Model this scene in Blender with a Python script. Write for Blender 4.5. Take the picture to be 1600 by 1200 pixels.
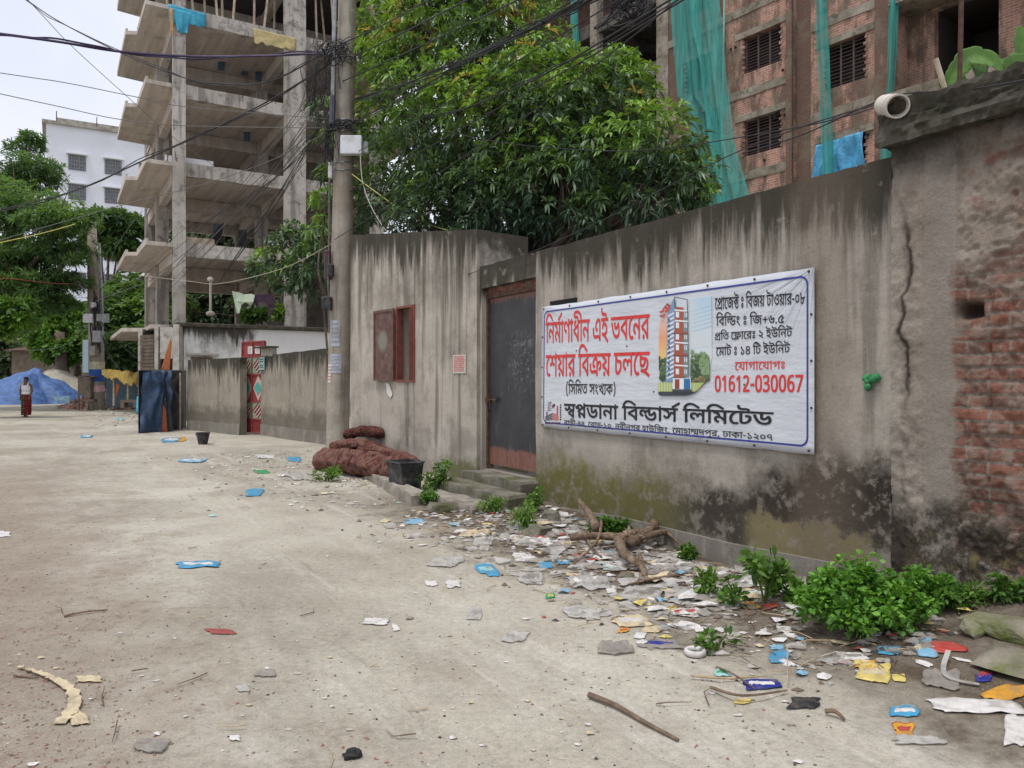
import bpy, bmesh, math, random
import numpy as np
from mathutils import Vector, Matrix
from mathutils import noise as mn
R = math.radians
for o in list(bpy.data.objects): bpy.data.objects.remove(o)
SC = bpy.context.scene
COL = SC.collection

# ------------------------------------------------------------ camera, sky, sun
EYE = 1.5; FPX = 1200.0; CX = 800.0; HY = 594.0
cam = bpy.data.objects.new('camera', bpy.data.cameras.new('camera'))
COL.objects.link(cam); SC.camera = cam
cam.location = (0, 0, EYE); cam.rotation_euler = (R(90), 0, 0)
cam.data.sensor_width = 36; cam.data.lens = 36 * FPX / 1600
cam.data.shift_y = -6 / 1600; cam.data.clip_end = 2000; cam.data.clip_start = 0.05

SUN_EL, SUN_AZ = R(70), R(215)      # high sun behind a bright overcast
w = bpy.data.worlds.new('World'); SC.world = w; w.use_nodes = True
nt = w.node_tree; nt.nodes.clear()
sky = nt.nodes.new('ShaderNodeTexSky'); sky.sky_type = 'NISHITA'; sky.sun_disc = False
sky.sun_elevation = SUN_EL; sky.sun_rotation = SUN_AZ; sky.dust_density = 3; sky.air_density = 1
tc = nt.nodes.new('ShaderNodeTexCoord'); nz = nt.nodes.new('ShaderNodeTexNoise')
nz.inputs['Scale'].default_value = 2.2; nz.inputs['Detail'].default_value = 7; nz.inputs['Roughness'].default_value = .55
nt.links.new(tc.outputs['Generated'], nz.inputs['Vector'])
rp = nt.nodes.new('ShaderNodeValToRGB')
rp.color_ramp.elements[0].position = .32; rp.color_ramp.elements[0].color = (5.7, 6.0, 7.0, 1)
rp.color_ramp.elements[1].position = .66; rp.color_ramp.elements[1].color = (7.4, 7.5, 8.0, 1)
nt.links.new(nz.outputs['Fac'], rp.inputs['Fac'])
mx = nt.nodes.new('ShaderNodeMix'); mx.data_type = 'RGBA'; mx.inputs['Factor'].default_value = .9
nt.links.new(sky.outputs['Color'], mx.inputs['A']); nt.links.new(rp.outputs['Color'], mx.inputs['B'])
bg = nt.nodes.new('ShaderNodeBackground'); bg.inputs['Strength'].default_value = .1
ow = nt.nodes.new('ShaderNodeOutputWorld')
nt.links.new(mx.outputs['Result'], bg.inputs['Color']); nt.links.new(bg.outputs['Background'], ow.inputs['Surface'])
sun = bpy.data.objects.new('sun', bpy.data.lights.new('sun', 'SUN')); COL.objects.link(sun)
sun.data.energy = 1.5; sun.data.angle = R(14); sun.data.color = (1, .96, .9)
sd = Vector((math.sin(SUN_AZ) * math.cos(SUN_EL), math.cos(SUN_AZ) * math.cos(SUN_EL), math.sin(SUN_EL)))
sun.rotation_euler = sd.to_track_quat('Z', 'Y').to_euler(); sun.location = sd * 30
vs = SC.view_settings; vs.view_transform = 'Standard'; vs.look = 'None'; vs.gamma = 1; vs.exposure = .53
SC.cycles.use_denoising = True
SC.cycles.max_bounces = 6; SC.cycles.transparent_max_bounces = 12

# ------------------------------------------------------------ plan helpers
U = Vector((.510, -.860, 0)); U.normalize()          # along the concrete wall, towards the camera
NW = Vector((U.y, -U.x, 0))                           # out of the wall, into the lane
O = Vector((.27, 9.25, 0))
def at(px, py, Y): return Vector(((px - CX) / FPX * Y, Y, EYE - (py - HY) / FPX * Y))
def wall_s(px):
    q = (px - CX) / FPX; return (O.y * q - O.x) / (U.x - U.y * q)
def wall_pt(px, py):
    s = wall_s(px); Y = O.y + U.y * s; return s, EYE - (py - HY) / FPX * Y
def W(s, d, z): return O + U * s + NW * d + Vector((0, 0, z))
PROF = [(-9, .05), (-4, .1), (-1.5, .12), (.5, .06), (2.07, -.04), (3.1, -.08), (4.2, .02), (4.95, .2), (5.5, .26), (8, .26)]
def lerp_prof(s):
    if s <= PROF[0][0]: return PROF[0][1]
    for (a, b), (c, d) in zip(PROF, PROF[1:]):
        if s <= c:
            t = (s - a) / (c - a); t = t * t * (3 - 2 * t); return b + (d - b) * t
    return PROF[-1][1]
def gz(x, y):
    """height of the ground"""
    p = Vector((x, y, 0)) - O
    s = p.dot(U); d = p.dot(NW)
    h = 0
    if -9 < s < 8.5 and d < 2.5:
        h += lerp_prof(s) * math.exp(-(max(d, 0) / .62) ** 2) * min(1, (s + 9) / 3)
        k = math.exp(-((d - .8) / .55) ** 2) * max(0, min(1, (s + .3) / 1.2)) * max(0, min(1, (6.5 - s)))
        h += k * (.03 + .05 * mn.noise(Vector((x * 1.8, y * 1.8, 3))) + .03 * mn.noise(Vector((x * 5, y * 5, 1))))
    h += .018 * mn.noise(Vector((x * .6, y * .6, 0))) + .006 * mn.noise(Vector((x * 2.6, y * 2.6, 5)))
    # shallow wheel ruts running along the lane
    for dd, wd, dp in ((1.75, .1, .02), (2.1, .16, .022), (2.55, .1, .02), (3.5, .22, .02), (3.95, .12, .014)):
        dr = d - dd - .12 * math.sin(s * .5)
        h -= dp * math.exp(-(dr / wd) ** 2) * (.6 + .6 * mn.noise(Vector((s * .7, dd, 0))))
    return h
def G(px, py, up=0):
    """point on the ground seen at a pixel"""
    z = 0
    for _ in range(8):
        Y = FPX * (EYE - z) / (py - HY); X = (px - CX) / FPX * Y; z = gz(X, Y)
    return Vector((X, Y, z + up))

# ------------------------------------------------------------ mesh builder
class MB:
    def __init__(s): s.v = []; s.f = []; s.m = []
    def add(s, vs, fs, m=0):
        b = len(s.v); s.v += [tuple(p) for p in vs]; s.f += [tuple(i + b for i in f) for f in fs]; s.m += [m] * len(fs); return s
    def obox(s, c, ax, ay, az, m=0):
        """box from its centre and three half-axes"""
        c = Vector(c); P = [c + ax * i + ay * j + az * k for k in (-1, 1) for j in (-1, 1) for i in (-1, 1)]
        F = [(0, 2, 3, 1), (4, 5, 7, 6), (0, 1, 5, 4), (2, 6, 7, 3), (0, 4, 6, 2), (1, 3, 7, 5)]
        if ax.cross(ay).dot(az) < 0: F = [f[::-1] for f in F]
        return s.add(P, F, m)
    def box(s, lo, hi, m=0):
        lo = Vector(lo); hi = Vector(hi); c = (lo + hi) / 2; h = (hi - lo) / 2
        return s.obox(c, Vector((h.x, 0, 0)), Vector((0, h.y, 0)), Vector((0, 0, h.z)), m)
    def wbox(s, s0, s1, d0, d1, z0, z1, m=0, o=None, u=None, n=None):
        """box in a wall's own axes: along, outwards, up"""
        o = O if o is None else o; u = U if u is None else u; n = NW if n is None else n
        return s.obox(o + u * (s0 + s1) / 2 + n * (d0 + d1) / 2 + Vector((0, 0, (z0 + z1) / 2)), u * (s1 - s0) / 2, n * (d1 - d0) / 2, Vector((0, 0, (z1 - z0) / 2)), m)
    def tube(s, pts, rad, n=8, m=0, caps=True, flat=1):
        pts = [Vector(p) for p in pts]; k = len(pts)
        rad = rad if isinstance(rad, (list, tuple)) else [rad] * k
        b = len(s.v); up = Vector((0, 0, 1)); t0 = (pts[1] - pts[0]).normalized()
        a = t0.cross(up if abs(t0.z) < .9 else Vector((1, 0, 0))).normalized()
        for i, p in enumerate(pts):
            t = (pts[min(i + 1, k - 1)] - pts[max(i - 1, 0)]).normalized()
            a = (a - t * a.dot(t)).normalized(); c = t.cross(a)
            for j in range(n):
                th = 2 * math.pi * j / n
                s.v.append(tuple(p + (a * math.cos(th) + c * math.sin(th) * flat) * rad[i]))
        for i in range(k - 1):
            for j in range(n):
                j2 = (j + 1) % n
                s.f.append((b + i * n + j, b + i * n + j2, b + (i + 1) * n + j2, b + (i + 1) * n + j)); s.m.append(m)
        if caps:
            s.f.append(tuple(b + j for j in range(n))[::-1]); s.m.append(m)
            s.f.append(tuple(b + (k - 1) * n + j for j in range(n))); s.m.append(m)
        return s
    def prism(s, poly, dz, m=0):
        """polygon (3-D points, any plane) pushed along dz"""
        n = len(poly); P = [Vector(p) for p in poly]; Q = [p + Vector(dz) for p in P]
        return s.add(P + Q, [tuple(range(n))[::-1], tuple(range(n, 2 * n))] + [(i, (i + 1) % n, n + (i + 1) % n, n + i) for i in range(n)], m)
    def chunk(s, c, r, seed, m=0, n=22, yaw=0):
        """an angular broken lump: the hull of scattered points, its flats roughened"""
        rr = random.Random(seed); bm = bmesh.new(); M = Matrix.Rotation(yaw, 3, 'Z')
        for _ in range(n): v = Vector([rr.gauss(0, 1) for _ in range(3)]).normalized(); v /= max(abs(v.x), abs(v.y), abs(v.z)) ** .6; bm.verts.new(v * rr.uniform(.7, 1.05))
        h = bmesh.ops.convex_hull(bm, input=bm.verts); bmesh.ops.delete(bm, geom=[v for v in bm.verts if not v.link_faces], context='VERTS')
        bmesh.ops.subdivide_edges(bm, edges=bm.edges[:], cuts=4, use_grid_fill=True); bmesh.ops.triangulate(bm, faces=bm.faces[:])
        P = []
        for v in bm.verts:
            q = M @ Vector((v.co.x * r[0], v.co.y * r[1], v.co.z * r[2])); w_ = Vector(c) + q; k = min(r) * (.16 * mn.noise(w_ * 9 + Vector((seed, 0, 0))) + .1 * mn.noise(w_ * 30)); P.append(w_ + q.normalized() * k)
        bm.verts.index_update(); s.add(P, [tuple(v.index for v in f.verts) for f in bm.faces], m); bm.free(); return s
    def poly(s, pts, m=0): return s.add(pts, [tuple(range(len(pts)))], m)
    def grid(s, fn, nu, nv, m=0):
        P = [fn(i / nu, j / nv) for j in range(nv + 1) for i in range(nu + 1)]
        F = [(j * (nu + 1) + i, j * (nu + 1) + i + 1, (j + 1) * (nu + 1) + i + 1, (j + 1) * (nu + 1) + i) for j in range(nv) for i in range(nu)]
        return s.add(P, F, m)
    def blob(s, c, r, seed=0, rough=.25, n=2, m=0, freq=1.5, axes=None):
        bm = bmesh.new(); bmesh.ops.create_icosphere(bm, subdivisions=n, radius=1)
        c = Vector(c); r = Vector(r); P = []
        for v in bm.verts:
            k = 1 + rough * mn.noise(v.co * freq + Vector((seed * 3.7, seed * 1.3, seed)))
            q = Vector((v.co.x * r.x, v.co.y * r.y, v.co.z * r.z)) * k
            if axes: q = axes @ q
            P.append(c + q)
        s.add(P, [tuple(v.index for v in f.verts) for f in bm.faces], m); bm.free(); return s

def link_mesh(name, me, parent=None, origin=None):
    o = bpy.data.objects.new(name, me); COL.objects.link(o)
    if parent is not None: o.parent = parent
    elif origin is not None: o.location = origin
    return o
def world_loc(o):
    v = Vector(o.location)
    while o.parent: o = o.parent; v += o.location
    return v
def obj(name, mb, mats, parent=None, smooth=False, base=None):
    """one mesh object from world coordinates; a thing's origin is at its base, a part's at its thing's"""
    V = np.array(mb.v, dtype=np.float64)
    if parent is not None: org = np.array(world_loc(parent))
    elif base is not None: org = np.array(base)
    else:
        lo, hi = V.min(0), V.max(0); org = np.array([(lo[0] + hi[0]) / 2, (lo[1] + hi[1]) / 2, lo[2]])
    me = bpy.data.meshes.new(name)
    me.from_pydata((V - org).tolist(), [], mb.f)
    mats = mats if isinstance(mats, (list, tuple)) else [mats]
    for m in mats: me.materials.append(m)
    if len(mats) > 1: me.polygons.foreach_set('material_index', mb.m)
    if smooth: me.polygons.foreach_set('use_smooth', [True] * len(me.polygons))
    me.update()
    return link_mesh(name, me, parent, Vector(org) if parent is None else None)
def tag(o, label=None, cat=None, group=None, kind=None):
    if label: o['label'] = label
    if cat: o['category'] = cat
    if group: o['group'] = group
    if kind: o['kind'] = kind
    return o
def thing(name, loc, label, cat, group=None):
    o = bpy.data.objects.new(name, None); COL.objects.link(o); o.location = loc; o.empty_display_size = .2
    return tag(o, label, cat, group)
def bevel(o, wd=.01, seg=1):
    m = o.modifiers.new('bevel', 'BEVEL'); m.width = wd; m.segments = seg; m.limit_method = 'ANGLE'; return o
def solid(o, t=.004, off=0):
    m = o.modifiers.new('solidify', 'SOLIDIFY'); m.thickness = t; m.offset = off; return o
def big_mesh(name, V, quads, mat, parent=None, tone=None, origin=None, nper=4):
    """many faces at once from numpy arrays"""
    me = bpy.data.meshes.new(name)
    org = np.array(world_loc(parent)) if parent is not None else (np.array(origin) if origin is not None else np.zeros(3))
    me.vertices.add(len(V)); me.vertices.foreach_set('co', (V - org).astype(np.float32).ravel())
    nf = len(quads); me.loops.add(nf * nper); me.loops.foreach_set('vertex_index', quads.astype(np.int32).ravel())
    me.polygons.add(nf); me.polygons.foreach_set('loop_start', np.arange(nf, dtype=np.int32) * nper)
    me.materials.append(mat)
    if tone is not None:
        a = me.attributes.new('tone', 'FLOAT', 'POINT'); a.data.foreach_set('value', tone.astype(np.float32))
    me.update(calc_edges=True); me.validate()
    return link_mesh(name, me, parent, Vector(org) if parent is None else None)

# ------------------------------------------------------------ material builder
class MT:
    def __init__(s, name, rough=.85, spec=.3):
        s.m = bpy.data.materials.new(name); s.m.use_nodes = True; s.nt = s.m.node_tree
        s.b = s.nt.nodes['Principled BSDF']; s.out = s.nt.nodes['Material Output']
        s.b.inputs['Roughness'].default_value = rough; s.b.inputs['Specular IOR Level'].default_value = spec
    def n(s, t): return s.nt.nodes.new(t)
    def l(s, a, b): s.nt.links.new(a, b)
    def set(s, sock, v):
        if hasattr(v, 'is_linked') or isinstance(v, bpy.types.NodeSocket): s.l(v, sock)
        elif isinstance(v, (tuple, list)) and len(v) == 3 and len(sock.default_value) == 4: sock.default_value = (*v, 1)
        else: sock.default_value = v
    def pos(s): return s.n('ShaderNodeNewGeometry').outputs['Position']
    def vec(s, v, sc=(1, 1, 1), off=(0, 0, 0)):
        k = s.n('ShaderNodeMapping'); s.l(v, k.inputs['Vector']); k.inputs['Scale'].default_value = sc; k.inputs['Location'].default_value = off; return k.outputs['Vector']
    def axes(s, o, u, nn):
        """position in a wall's own axes"""
        p = s.n('ShaderNodeVectorMath'); p.operation = 'SUBTRACT'; s.l(s.pos(), p.inputs[0]); p.inputs[1].default_value = o
        r = []
        for a in (u, nn, (0, 0, 1)):
            d = s.n('ShaderNodeVectorMath'); d.operation = 'DOT_PRODUCT'; s.l(p.outputs['Vector'], d.inputs[0]); d.inputs[1].default_value = a; r.append(d.outputs['Value'])
        c = s.n('ShaderNodeCombineXYZ')
        for i in range(3): s.l(r[i], c.inputs[i])
        return c.outputs['Vector'], r[0], r[1], r[2]
    def noise(s, v, sc, det=4, ro=.55, dist=0):
        k = s.n('ShaderNodeTexNoise'); s.l(v, k.inputs['Vector'])
        for a, b in (('Scale', sc), ('Detail', det), ('Roughness', ro), ('Distortion', dist)): k.inputs[a].default_value = b
        return k.outputs['Fac']
    def voro(s, v, sc, feat='F1', out='Distance', rnd=1):
        k = s.n('ShaderNodeTexVoronoi'); k.feature = feat; s.l(v, k.inputs['Vector']); k.inputs['Scale'].default_value = sc; k.inputs['Randomness'].default_value = rnd
        return k.outputs[out]
    def ma(s, op, a, b=0, cl=False):
        k = s.n('ShaderNodeMath'); k.operation = op; k.use_clamp = cl; s.set(k.inputs[0], a); s.set(k.inputs[1], b); return k.outputs[0]
    def sm(s, v, a, b):
        """smooth step of v from a to b (a may exceed b)"""
        k = s.n('ShaderNodeMapRange'); k.interpolation_type = 'SMOOTHSTEP'; s.set(k.inputs['Value'], v)
        if a < b: k.inputs['From Min'].default_value = a; k.inputs['From Max'].default_value = b
        else: k.inputs['From Min'].default_value = b; k.inputs['From Max'].default_value = a; k.inputs['To Min'].default_value = 1; k.inputs['To Max'].default_value = 0
        return k.outputs['Result']
    def band(s, v, a, b, c, d): return s.ma('MULTIPLY', s.sm(v, a, b), s.sm(v, d, c))
    def ramp(s, f, st):
        k = s.n('ShaderNodeValToRGB'); e = k.color_ramp.elements
        while len(e) < len(st): e.new(.5)
        for i, (p, c) in enumerate(st):
            e[i].position = p; e[i].color = (*c, 1) if isinstance(c, (tuple, list)) else (c, c, c, 1)
        s.l(f, k.inputs['Fac']); return k.outputs['Color']
    def mix(s, f, a, b, mode='MIX'):
        k = s.n('ShaderNodeMix'); k.data_type = 'RGBA'; k.blend_type = mode
        s.set(k.inputs['Factor'], f); s.set(k.inputs['A'], a); s.set(k.inputs['B'], b); return k.outputs['Result']
    def attr(s, nm):
        k = s.n('ShaderNodeAttribute'); k.attribute_name = nm; return k.outputs['Fac']
    def bump(s, h, st=.5, d=.01, prev=None):
        k = s.n('ShaderNodeBump'); k.inputs['Strength'].default_value = st; k.inputs['Distance'].default_value = d; s.l(h, k.inputs['Height'])
        if prev: s.l(prev, k.inputs['Normal'])
        s.l(k.outputs['Normal'], s.b.inputs['Normal']); return k.outputs['Normal']
    def col(s, c): s.set(s.b.inputs['Base Color'], c); return s
    def rough(s, c): s.set(s.b.inputs['Roughness'], c); return s
def simple(name, c, rough=.8, var=.25, sc=8, bump=.3, bd=.004, spec=.3, metal=0, dirt=None, dsc=3):
    """a plain material with tone noise, a little relief and, if asked, dirt blotches"""
    t = MT(name, rough, spec); p = t.pos()
    c0 = tuple(x * (1 - var) for x in c); c1 = tuple(min(1, x * (1 + var)) for x in c)
    k = t.ramp(t.noise(p, sc, 5), [(.3, c0), (.7, c1)])
    if dirt: k = t.mix(t.sm(t.noise(p, dsc, 6, .65), .45, .7), k, dirt)
    t.col(k); t.b.inputs['Metallic'].default_value = metal
    if bump: t.bump(t.noise(p, sc * 4, 5, .6), bump, bd)
    return t.m

# ------------------------------------------------------------ shared materials
def plane_s(px, o, u):
    q = (px - CX) / FPX; return (o.y * q - o.x) / (u.x - u.y * q)
def plane_pt(px, py, o, u):
    s = plane_s(px, o, u); Y = o.y + u.y * s; return s, EYE - (py - HY) / FPX * Y

def plaster(name, o, u, ztop, c0=(.34, .305, .26), c1=(.50, .455, .395), streak=.5, extra=None, sscale=1.0, foot=None, tilt=0):
    t = MT(name, .9, .2); nn = Vector((u.y, -u.x, 0)); wv, s, d, z = t.axes(o, u, nn)
    zt = t.ma('SUBTRACT', z, ztop) if not tilt else t.ma('SUBTRACT', t.ma('SUBTRACT', z, ztop), t.ma('MULTIPLY', s, tilt))
    k = t.ramp(t.noise(wv, 1.1, 7, .6), [(.28, c0), (.5, tuple((a + b) / 2 for a, b in zip(c0, c1))), (.72, c1)])
    # pale run-off streaks, then dark ones that thin out downwards
    st1 = t.noise(t.vec(wv, (5.5 * sscale, 1, .45), (3, 0, 1)), 1, 6, .62)
    k = t.mix(t.ma('MULTIPLY', t.sm(st1, .52, .72), .45), k, (.5, .46, .39))
    st2 = t.noise(t.vec(wv, (4.2 * sscale, 1, .22), (9, 0, 4)), 1, 7, .66)
    f = t.ma('ADD', st2, t.ma('MULTIPLY', zt, .075))
    k = t.mix(t.ma('MULTIPLY', t.sm(f, .42, .58), streak), k, (.085, .075, .06))
    k = t.mix(t.ma('MULTIPLY', t.sm(t.noise(wv, .9, 7, .7), .48, .64), .45), k, (.15, .13, .105))
    k = t.mix(t.ma('MULTIPLY', t.sm(t.noise(t.vec(wv, (1, 1, .6), (2, 2, 2)), 2.2, 8, .75), .5, .62), .35), k, (.14, .13, .095))
    st3 = t.noise(t.vec(wv, (9 * sscale, 1, .8), (1, 0, 7)), 1, 6, .7)
    f2 = t.ma('ADD', t.ma('MULTIPLY', st3, 1.6), t.ma('MULTIPLY', zt, .95))
    f2 = t.ma('ADD', f2, t.ma('MULTIPLY', t.ma('SUBTRACT', t.noise(t.vec(wv, (1.1, 1, .12), (5, 0, 2)), 1, 3, .6), .5), 1.5))
    k = t.mix(t.ma('MULTIPLY', t.sm(f2, .22, .62), .94), k, (.045, .04, .03))
    # scuffs, spots and trowel patches
    sp = t.noise(wv, 17, 6, .7)
    k = t.mix(t.ma('MULTIPLY', t.sm(sp, .56, .74), .45), k, (.13, .115, .095))
    k = t.mix(t.ma('MULTIPLY', t.sm(t.noise(wv, 6, 4, .6), .60, .68), .3), k, (.46, .42, .36))
    if extra: k = extra(t, k, wv, s, z)
    if foot is not None:
        fz = t.ma('SUBTRACT', z, t.ma('MULTIPLY', t.noise(wv, 2.5, 5, .65), .9))
        k = t.mix(t.ma('MULTIPLY', t.sm(fz, foot, foot - .35), .7), k, (.12, .105, .085))
    g = t.noise(wv, 55, 5, .7); k = t.mix(.35, k, t.ramp(g, [(.3, .45), (.7, 1.0)]), 'MULTIPLY')
    t.col(k)
    h = t.ma('ADD', t.ma('MULTIPLY', t.noise(wv, 40, 6, .7), .5), t.noise(wv, 7, 5, .6))
    t.bump(h, .55, .012)
    return t.m

def main_wall_extra(t, k, wv, s, z):
    n1 = t.noise(wv, 2.6, 7, .68); n2 = t.noise(t.vec(wv, (1, 1, 1), (5, 2, 8)), 6, 6, .7)
    zn = t.ma('ADD', z, t.ma('MULTIPLY', t.ma('SUBTRACT', n1, .5), .95))
    zn2 = t.ma('ADD', z, t.ma('MULTIPLY', t.ma('SUBTRACT', n2, .5), .6))
    # black mould climbing at the far end of the panel
    zsh = t.ma('SUBTRACT', zn, t.ma('MULTIPLY', t.sm(s, 2.6, 4.2), .36))
    mo = t.ma('MULTIPLY', t.band(zsh, -.05, .1, .36, .66), t.band(s, 1.5, 2.8, 4.65, 4.75))
    k = t.mix(t.ma('MULTIPLY', mo, t.ma('MAXIMUM', t.sm(n2, .34, .5), .35)), k, (.022, .017, .012))
    mo2 = t.ma('MULTIPLY', t.band(t.ma('ADD', s, t.ma('MULTIPLY', n1, .3)), 3.95, 4.25, 4.35, 4.6), t.sm(zn2, 1.25, .7))
    k = t.mix(t.ma('MULTIPLY', mo2, t.sm(n2, .38, .55)), k, (.03, .025, .02))
    # ochre salts low down
    oc = t.ma('MULTIPLY', t.band(t.ma('ADD', s, t.ma('MULTIPLY', n2, .35)), 3.4, 3.6, 4.5, 4.7), t.sm(zn2, .45, .36))
    k = t.mix(t.ma('MULTIPLY', oc, t.sm(n2, .3, .5)), k, (.29, .24, .11))
    # moss
    ms = t.ma('MULTIPLY', t.sm(zn, .72, .34), t.band(t.ma('ADD', s, t.ma('MULTIPLY', n2, .4)), -.2, .2, 2.3, 3.1))
    k = t.mix(t.ma('MULTIPLY', ms, t.ma('MAXIMUM', t.sm(n2, .34, .52), .25)), k, (.15, .15, .022))
    ds = t.ma('MULTIPLY', t.sm(zn2, .95, .2), .45)
    k = t.mix(ds, k, (.12, .1, .08))
    # a run of brown rust colour beside the corner
    br = t.band(t.ma('ADD', s, t.ma('MULTIPLY', n1, .4)), 3.85, 4.1, 4.3, 4.75)
    k = t.mix(t.ma('MULTIPLY', br, .45), k, (.17, .135, .1))
    return k
M_WALL = plaster('stained_plaster', O, U, 3.04, extra=main_wall_extra, streak=.55)
M_PLINTH = plaster('plinth_cement', O, U, 9, (.20, .185, .16), (.30, .275, .24), streak=.25)

RL = Vector((-2.856, 13.6, 0)); RR = O + U * -1.38 + NW * .05
UR = (RR - RL); LR = UR.length; UR.normalize(); NR = Vector((UR.y, -UR.x, 0))
def room_extra(t, k, wv, s, z):
    n2 = t.noise(t.vec(wv, (1, 1, 1), (5, 2, 8)), 5, 6, .7)
    ms = t.ma('MULTIPLY', t.sm(t.ma('ADD', z, t.ma('MULTIPLY', n2, .5)), .75, .5), t.sm(s, 2.9, 3.4))
    k = t.mix(t.ma('MULTIPLY', ms, .8), k, (.09, .1, .02))
    a = t.sm(t.noise(t.vec(wv, (3.2, 1, .16), (2, 0, 0)), 1, 5, .6), .52, .66)
    return t.mix(t.ma('MULTIPLY', a, t.ma('MULTIPLY', t.sm(z, .2, .6), .62)), k, (.075, .065, .05))
M_ROOM = plaster('streaked_room_plaster', RL, UR, 4.05, extra=room_extra, streak=.8, c0=(.37, .335, .285), c1=(.56, .51, .44), tilt=-(4.05 - 3.55) / 4)
M_CONC_DARK = simple('dark_weathered_concrete', (.075, .068, .055), .95, .45, 5, .7, .02, dirt=(.035, .035, .02), dsc=4)
M_CONC = simple('bare_concrete', (.36, .33, .285), .9, .22, 3, .4, .008, dirt=(.2, .18, .15), dsc=1.6)
M_BLACKIN = simple('painted_interior_shade', (.012, .011, .011), .95, .3, 3, 0)  # near-black colour standing in for the shade inside openings

# ------------------------------------------------------------ ground: one sheet, dense near the camera
def ground_material():
    t = MT('dusty_lane_earth', .95, .15); p = t.pos()
    wv, s, d, z = t.axes(O, U, NW)
    big = t.noise(p, .35, 6, .6); mid = t.noise(p, 1.7, 7, .65); fine = t.noise(p, 22, 6, .7); grit = t.noise(p, 90, 4, .75)
    k = t.ramp(big, [(.34, (.36, .325, .262)), (.5, (.48, .445, .37)), (.66, (.565, .53, .45))])
    k = t.mix(t.ma('MULTIPLY', t.sm(mid, .42, .7), .5), k, (.36, .31, .25))
    # pale dried cement dust trodden into the lane
    k = t.mix(t.ma('MULTIPLY', t.sm(t.noise(t.vec(wv, (.5, 1.4, 1)), 1.2, 7, .7), .53, .7), .5), k, (.62, .585, .53))
    k = t.mix(t.ma('MULTIPLY', t.sm(t.noise(t.vec(wv, (.22, .55, 1), (4, 2, 0)), 1.6, 5, .6), .5, .66), .5), k, (.30, .265, .215))
    # broken-brick grit on the far side
    dn = t.ma('ADD', d, t.ma('MULTIPLY', t.ma('SUBTRACT', mid, .5), 2.2))
    k = t.mix(t.ma('MULTIPLY', t.ma('MULTIPLY', t.sm(dn, 3.6, 5.4), t.sm(s, -7, -.5)), .42), k, (.30, .25, .2))
    k = t.mix(t.ma('MULTIPLY', t.sm(dn, 3.9, 5.6), t.ma('MULTIPLY', t.ma('MULTIPLY', t.sm(fine, .36, .58), .7), t.sm(s, -14, -3))), k, (.25, .18, .14))
    k = t.mix(t.ma('MULTIPLY', t.band(dn, 3.4, 4.6, 5.4, 7), t.ma('MULTIPLY', t.sm(t.noise(p, 9, 6, .72), .5, .66), .5)), k, (.2, .15, .115))
    # dark humus soil below the wall
    soil = t.ma('MULTIPLY', t.sm(t.ma('ADD', d, t.ma('MULTIPLY', t.ma('SUBTRACT', mid, .5), 2.2)), 2.1, 1.2), t.band(s, -2.4, -.4, 6, 9))
    k = t.mix(t.ma('MULTIPLY', soil, t.ramp(t.noise(p, 5, 6, .7), [(.3, .55), (.6, 1.0)])), k, (.115, .085, .062))
    k = t.mix(t.ma('MULTIPLY', t.ma('MULTIPLY', soil, t.sm(t.noise(p, 3.4, 5, .7), .56, .7)), .5), k, (.06, .07, .02))
    # dark damp track marks
    tr = t.ma('MULTIPLY', t.sm(t.noise(t.vec(wv, (.55, 6, 1), (2, 1, 0)), 1, 7, .72), .58, .72), t.band(d, 1.2, 1.9, 3.6, 4.6))
    k = t.mix(t.ma('MULTIPLY', tr, .6), k, (.2, .165, .125))
    fl = t.ma('MULTIPLY', t.sm(t.noise(t.vec(wv, (.35, 4.5, 1), (8, 3, 0)), 1, 5, .6), .56, .68), t.band(d, 1.3, 1.7, 3.2, 4.2)); k = t.mix(t.ma('MULTIPLY', fl, .55), k, (.62, .575, .51))
    k = t.mix(.55, k, t.ramp(fine, [(.3, .6), (.65, 1.1)]), 'MULTIPLY')
    k = t.mix(.5, k, t.ramp(grit, [(.35, .55), (.6, 1.05)]), 'MULTIPLY')
    k = t.mix(t.ma('MULTIPLY', t.sm(t.voro(p, 38), .16, .06), t.sm(mid, .4, .6)), k, (.5, .46, .4))
    t.col(k)
    h = t.ma('ADD', t.ma('MULTIPLY', fine, .6), t.ma('ADD', t.ma('MULTIPLY', grit, .25), t.ma('MULTIPLY', mid, 1.0)))
    t.bump(h, .8, .02)
    return t.m
M_GROUND = ground_material()
def axis(a, b, d0, c, grow):
    """coordinates from a to b, fine (d0) near c and coarser away from it"""
    out = [c]; st = d0; x = c
    while x < b: x += st; st = max(d0, (x - c) * grow); out.append(min(x, b))
    st = d0; x = c
    while x > a: x -= st; st = max(d0, (c - x) * grow); out.insert(0, max(x, a))
    return out
xs = axis(-400, 400, .055, .6, .022); ys = axis(-30, 700, .055, 4.6, .022)
gv = np.array([(x, y, gz(x, y) if y < 60 and abs(x) < 60 else 0) for y in ys for x in xs])
nx = len(xs); ii, jj = np.meshgrid(np.arange(nx - 1), np.arange(len(ys) - 1)); b0 = (jj * nx + ii).ravel()
gq = np.stack([b0, b0 + 1, b0 + nx + 1, b0 + nx], 1)
ground = big_mesh('ground', gv, gq, M_GROUND); tag(ground, kind='structure')
ground.data.polygons.foreach_set('use_smooth', [True] * len(ground.data.polygons))

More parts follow.
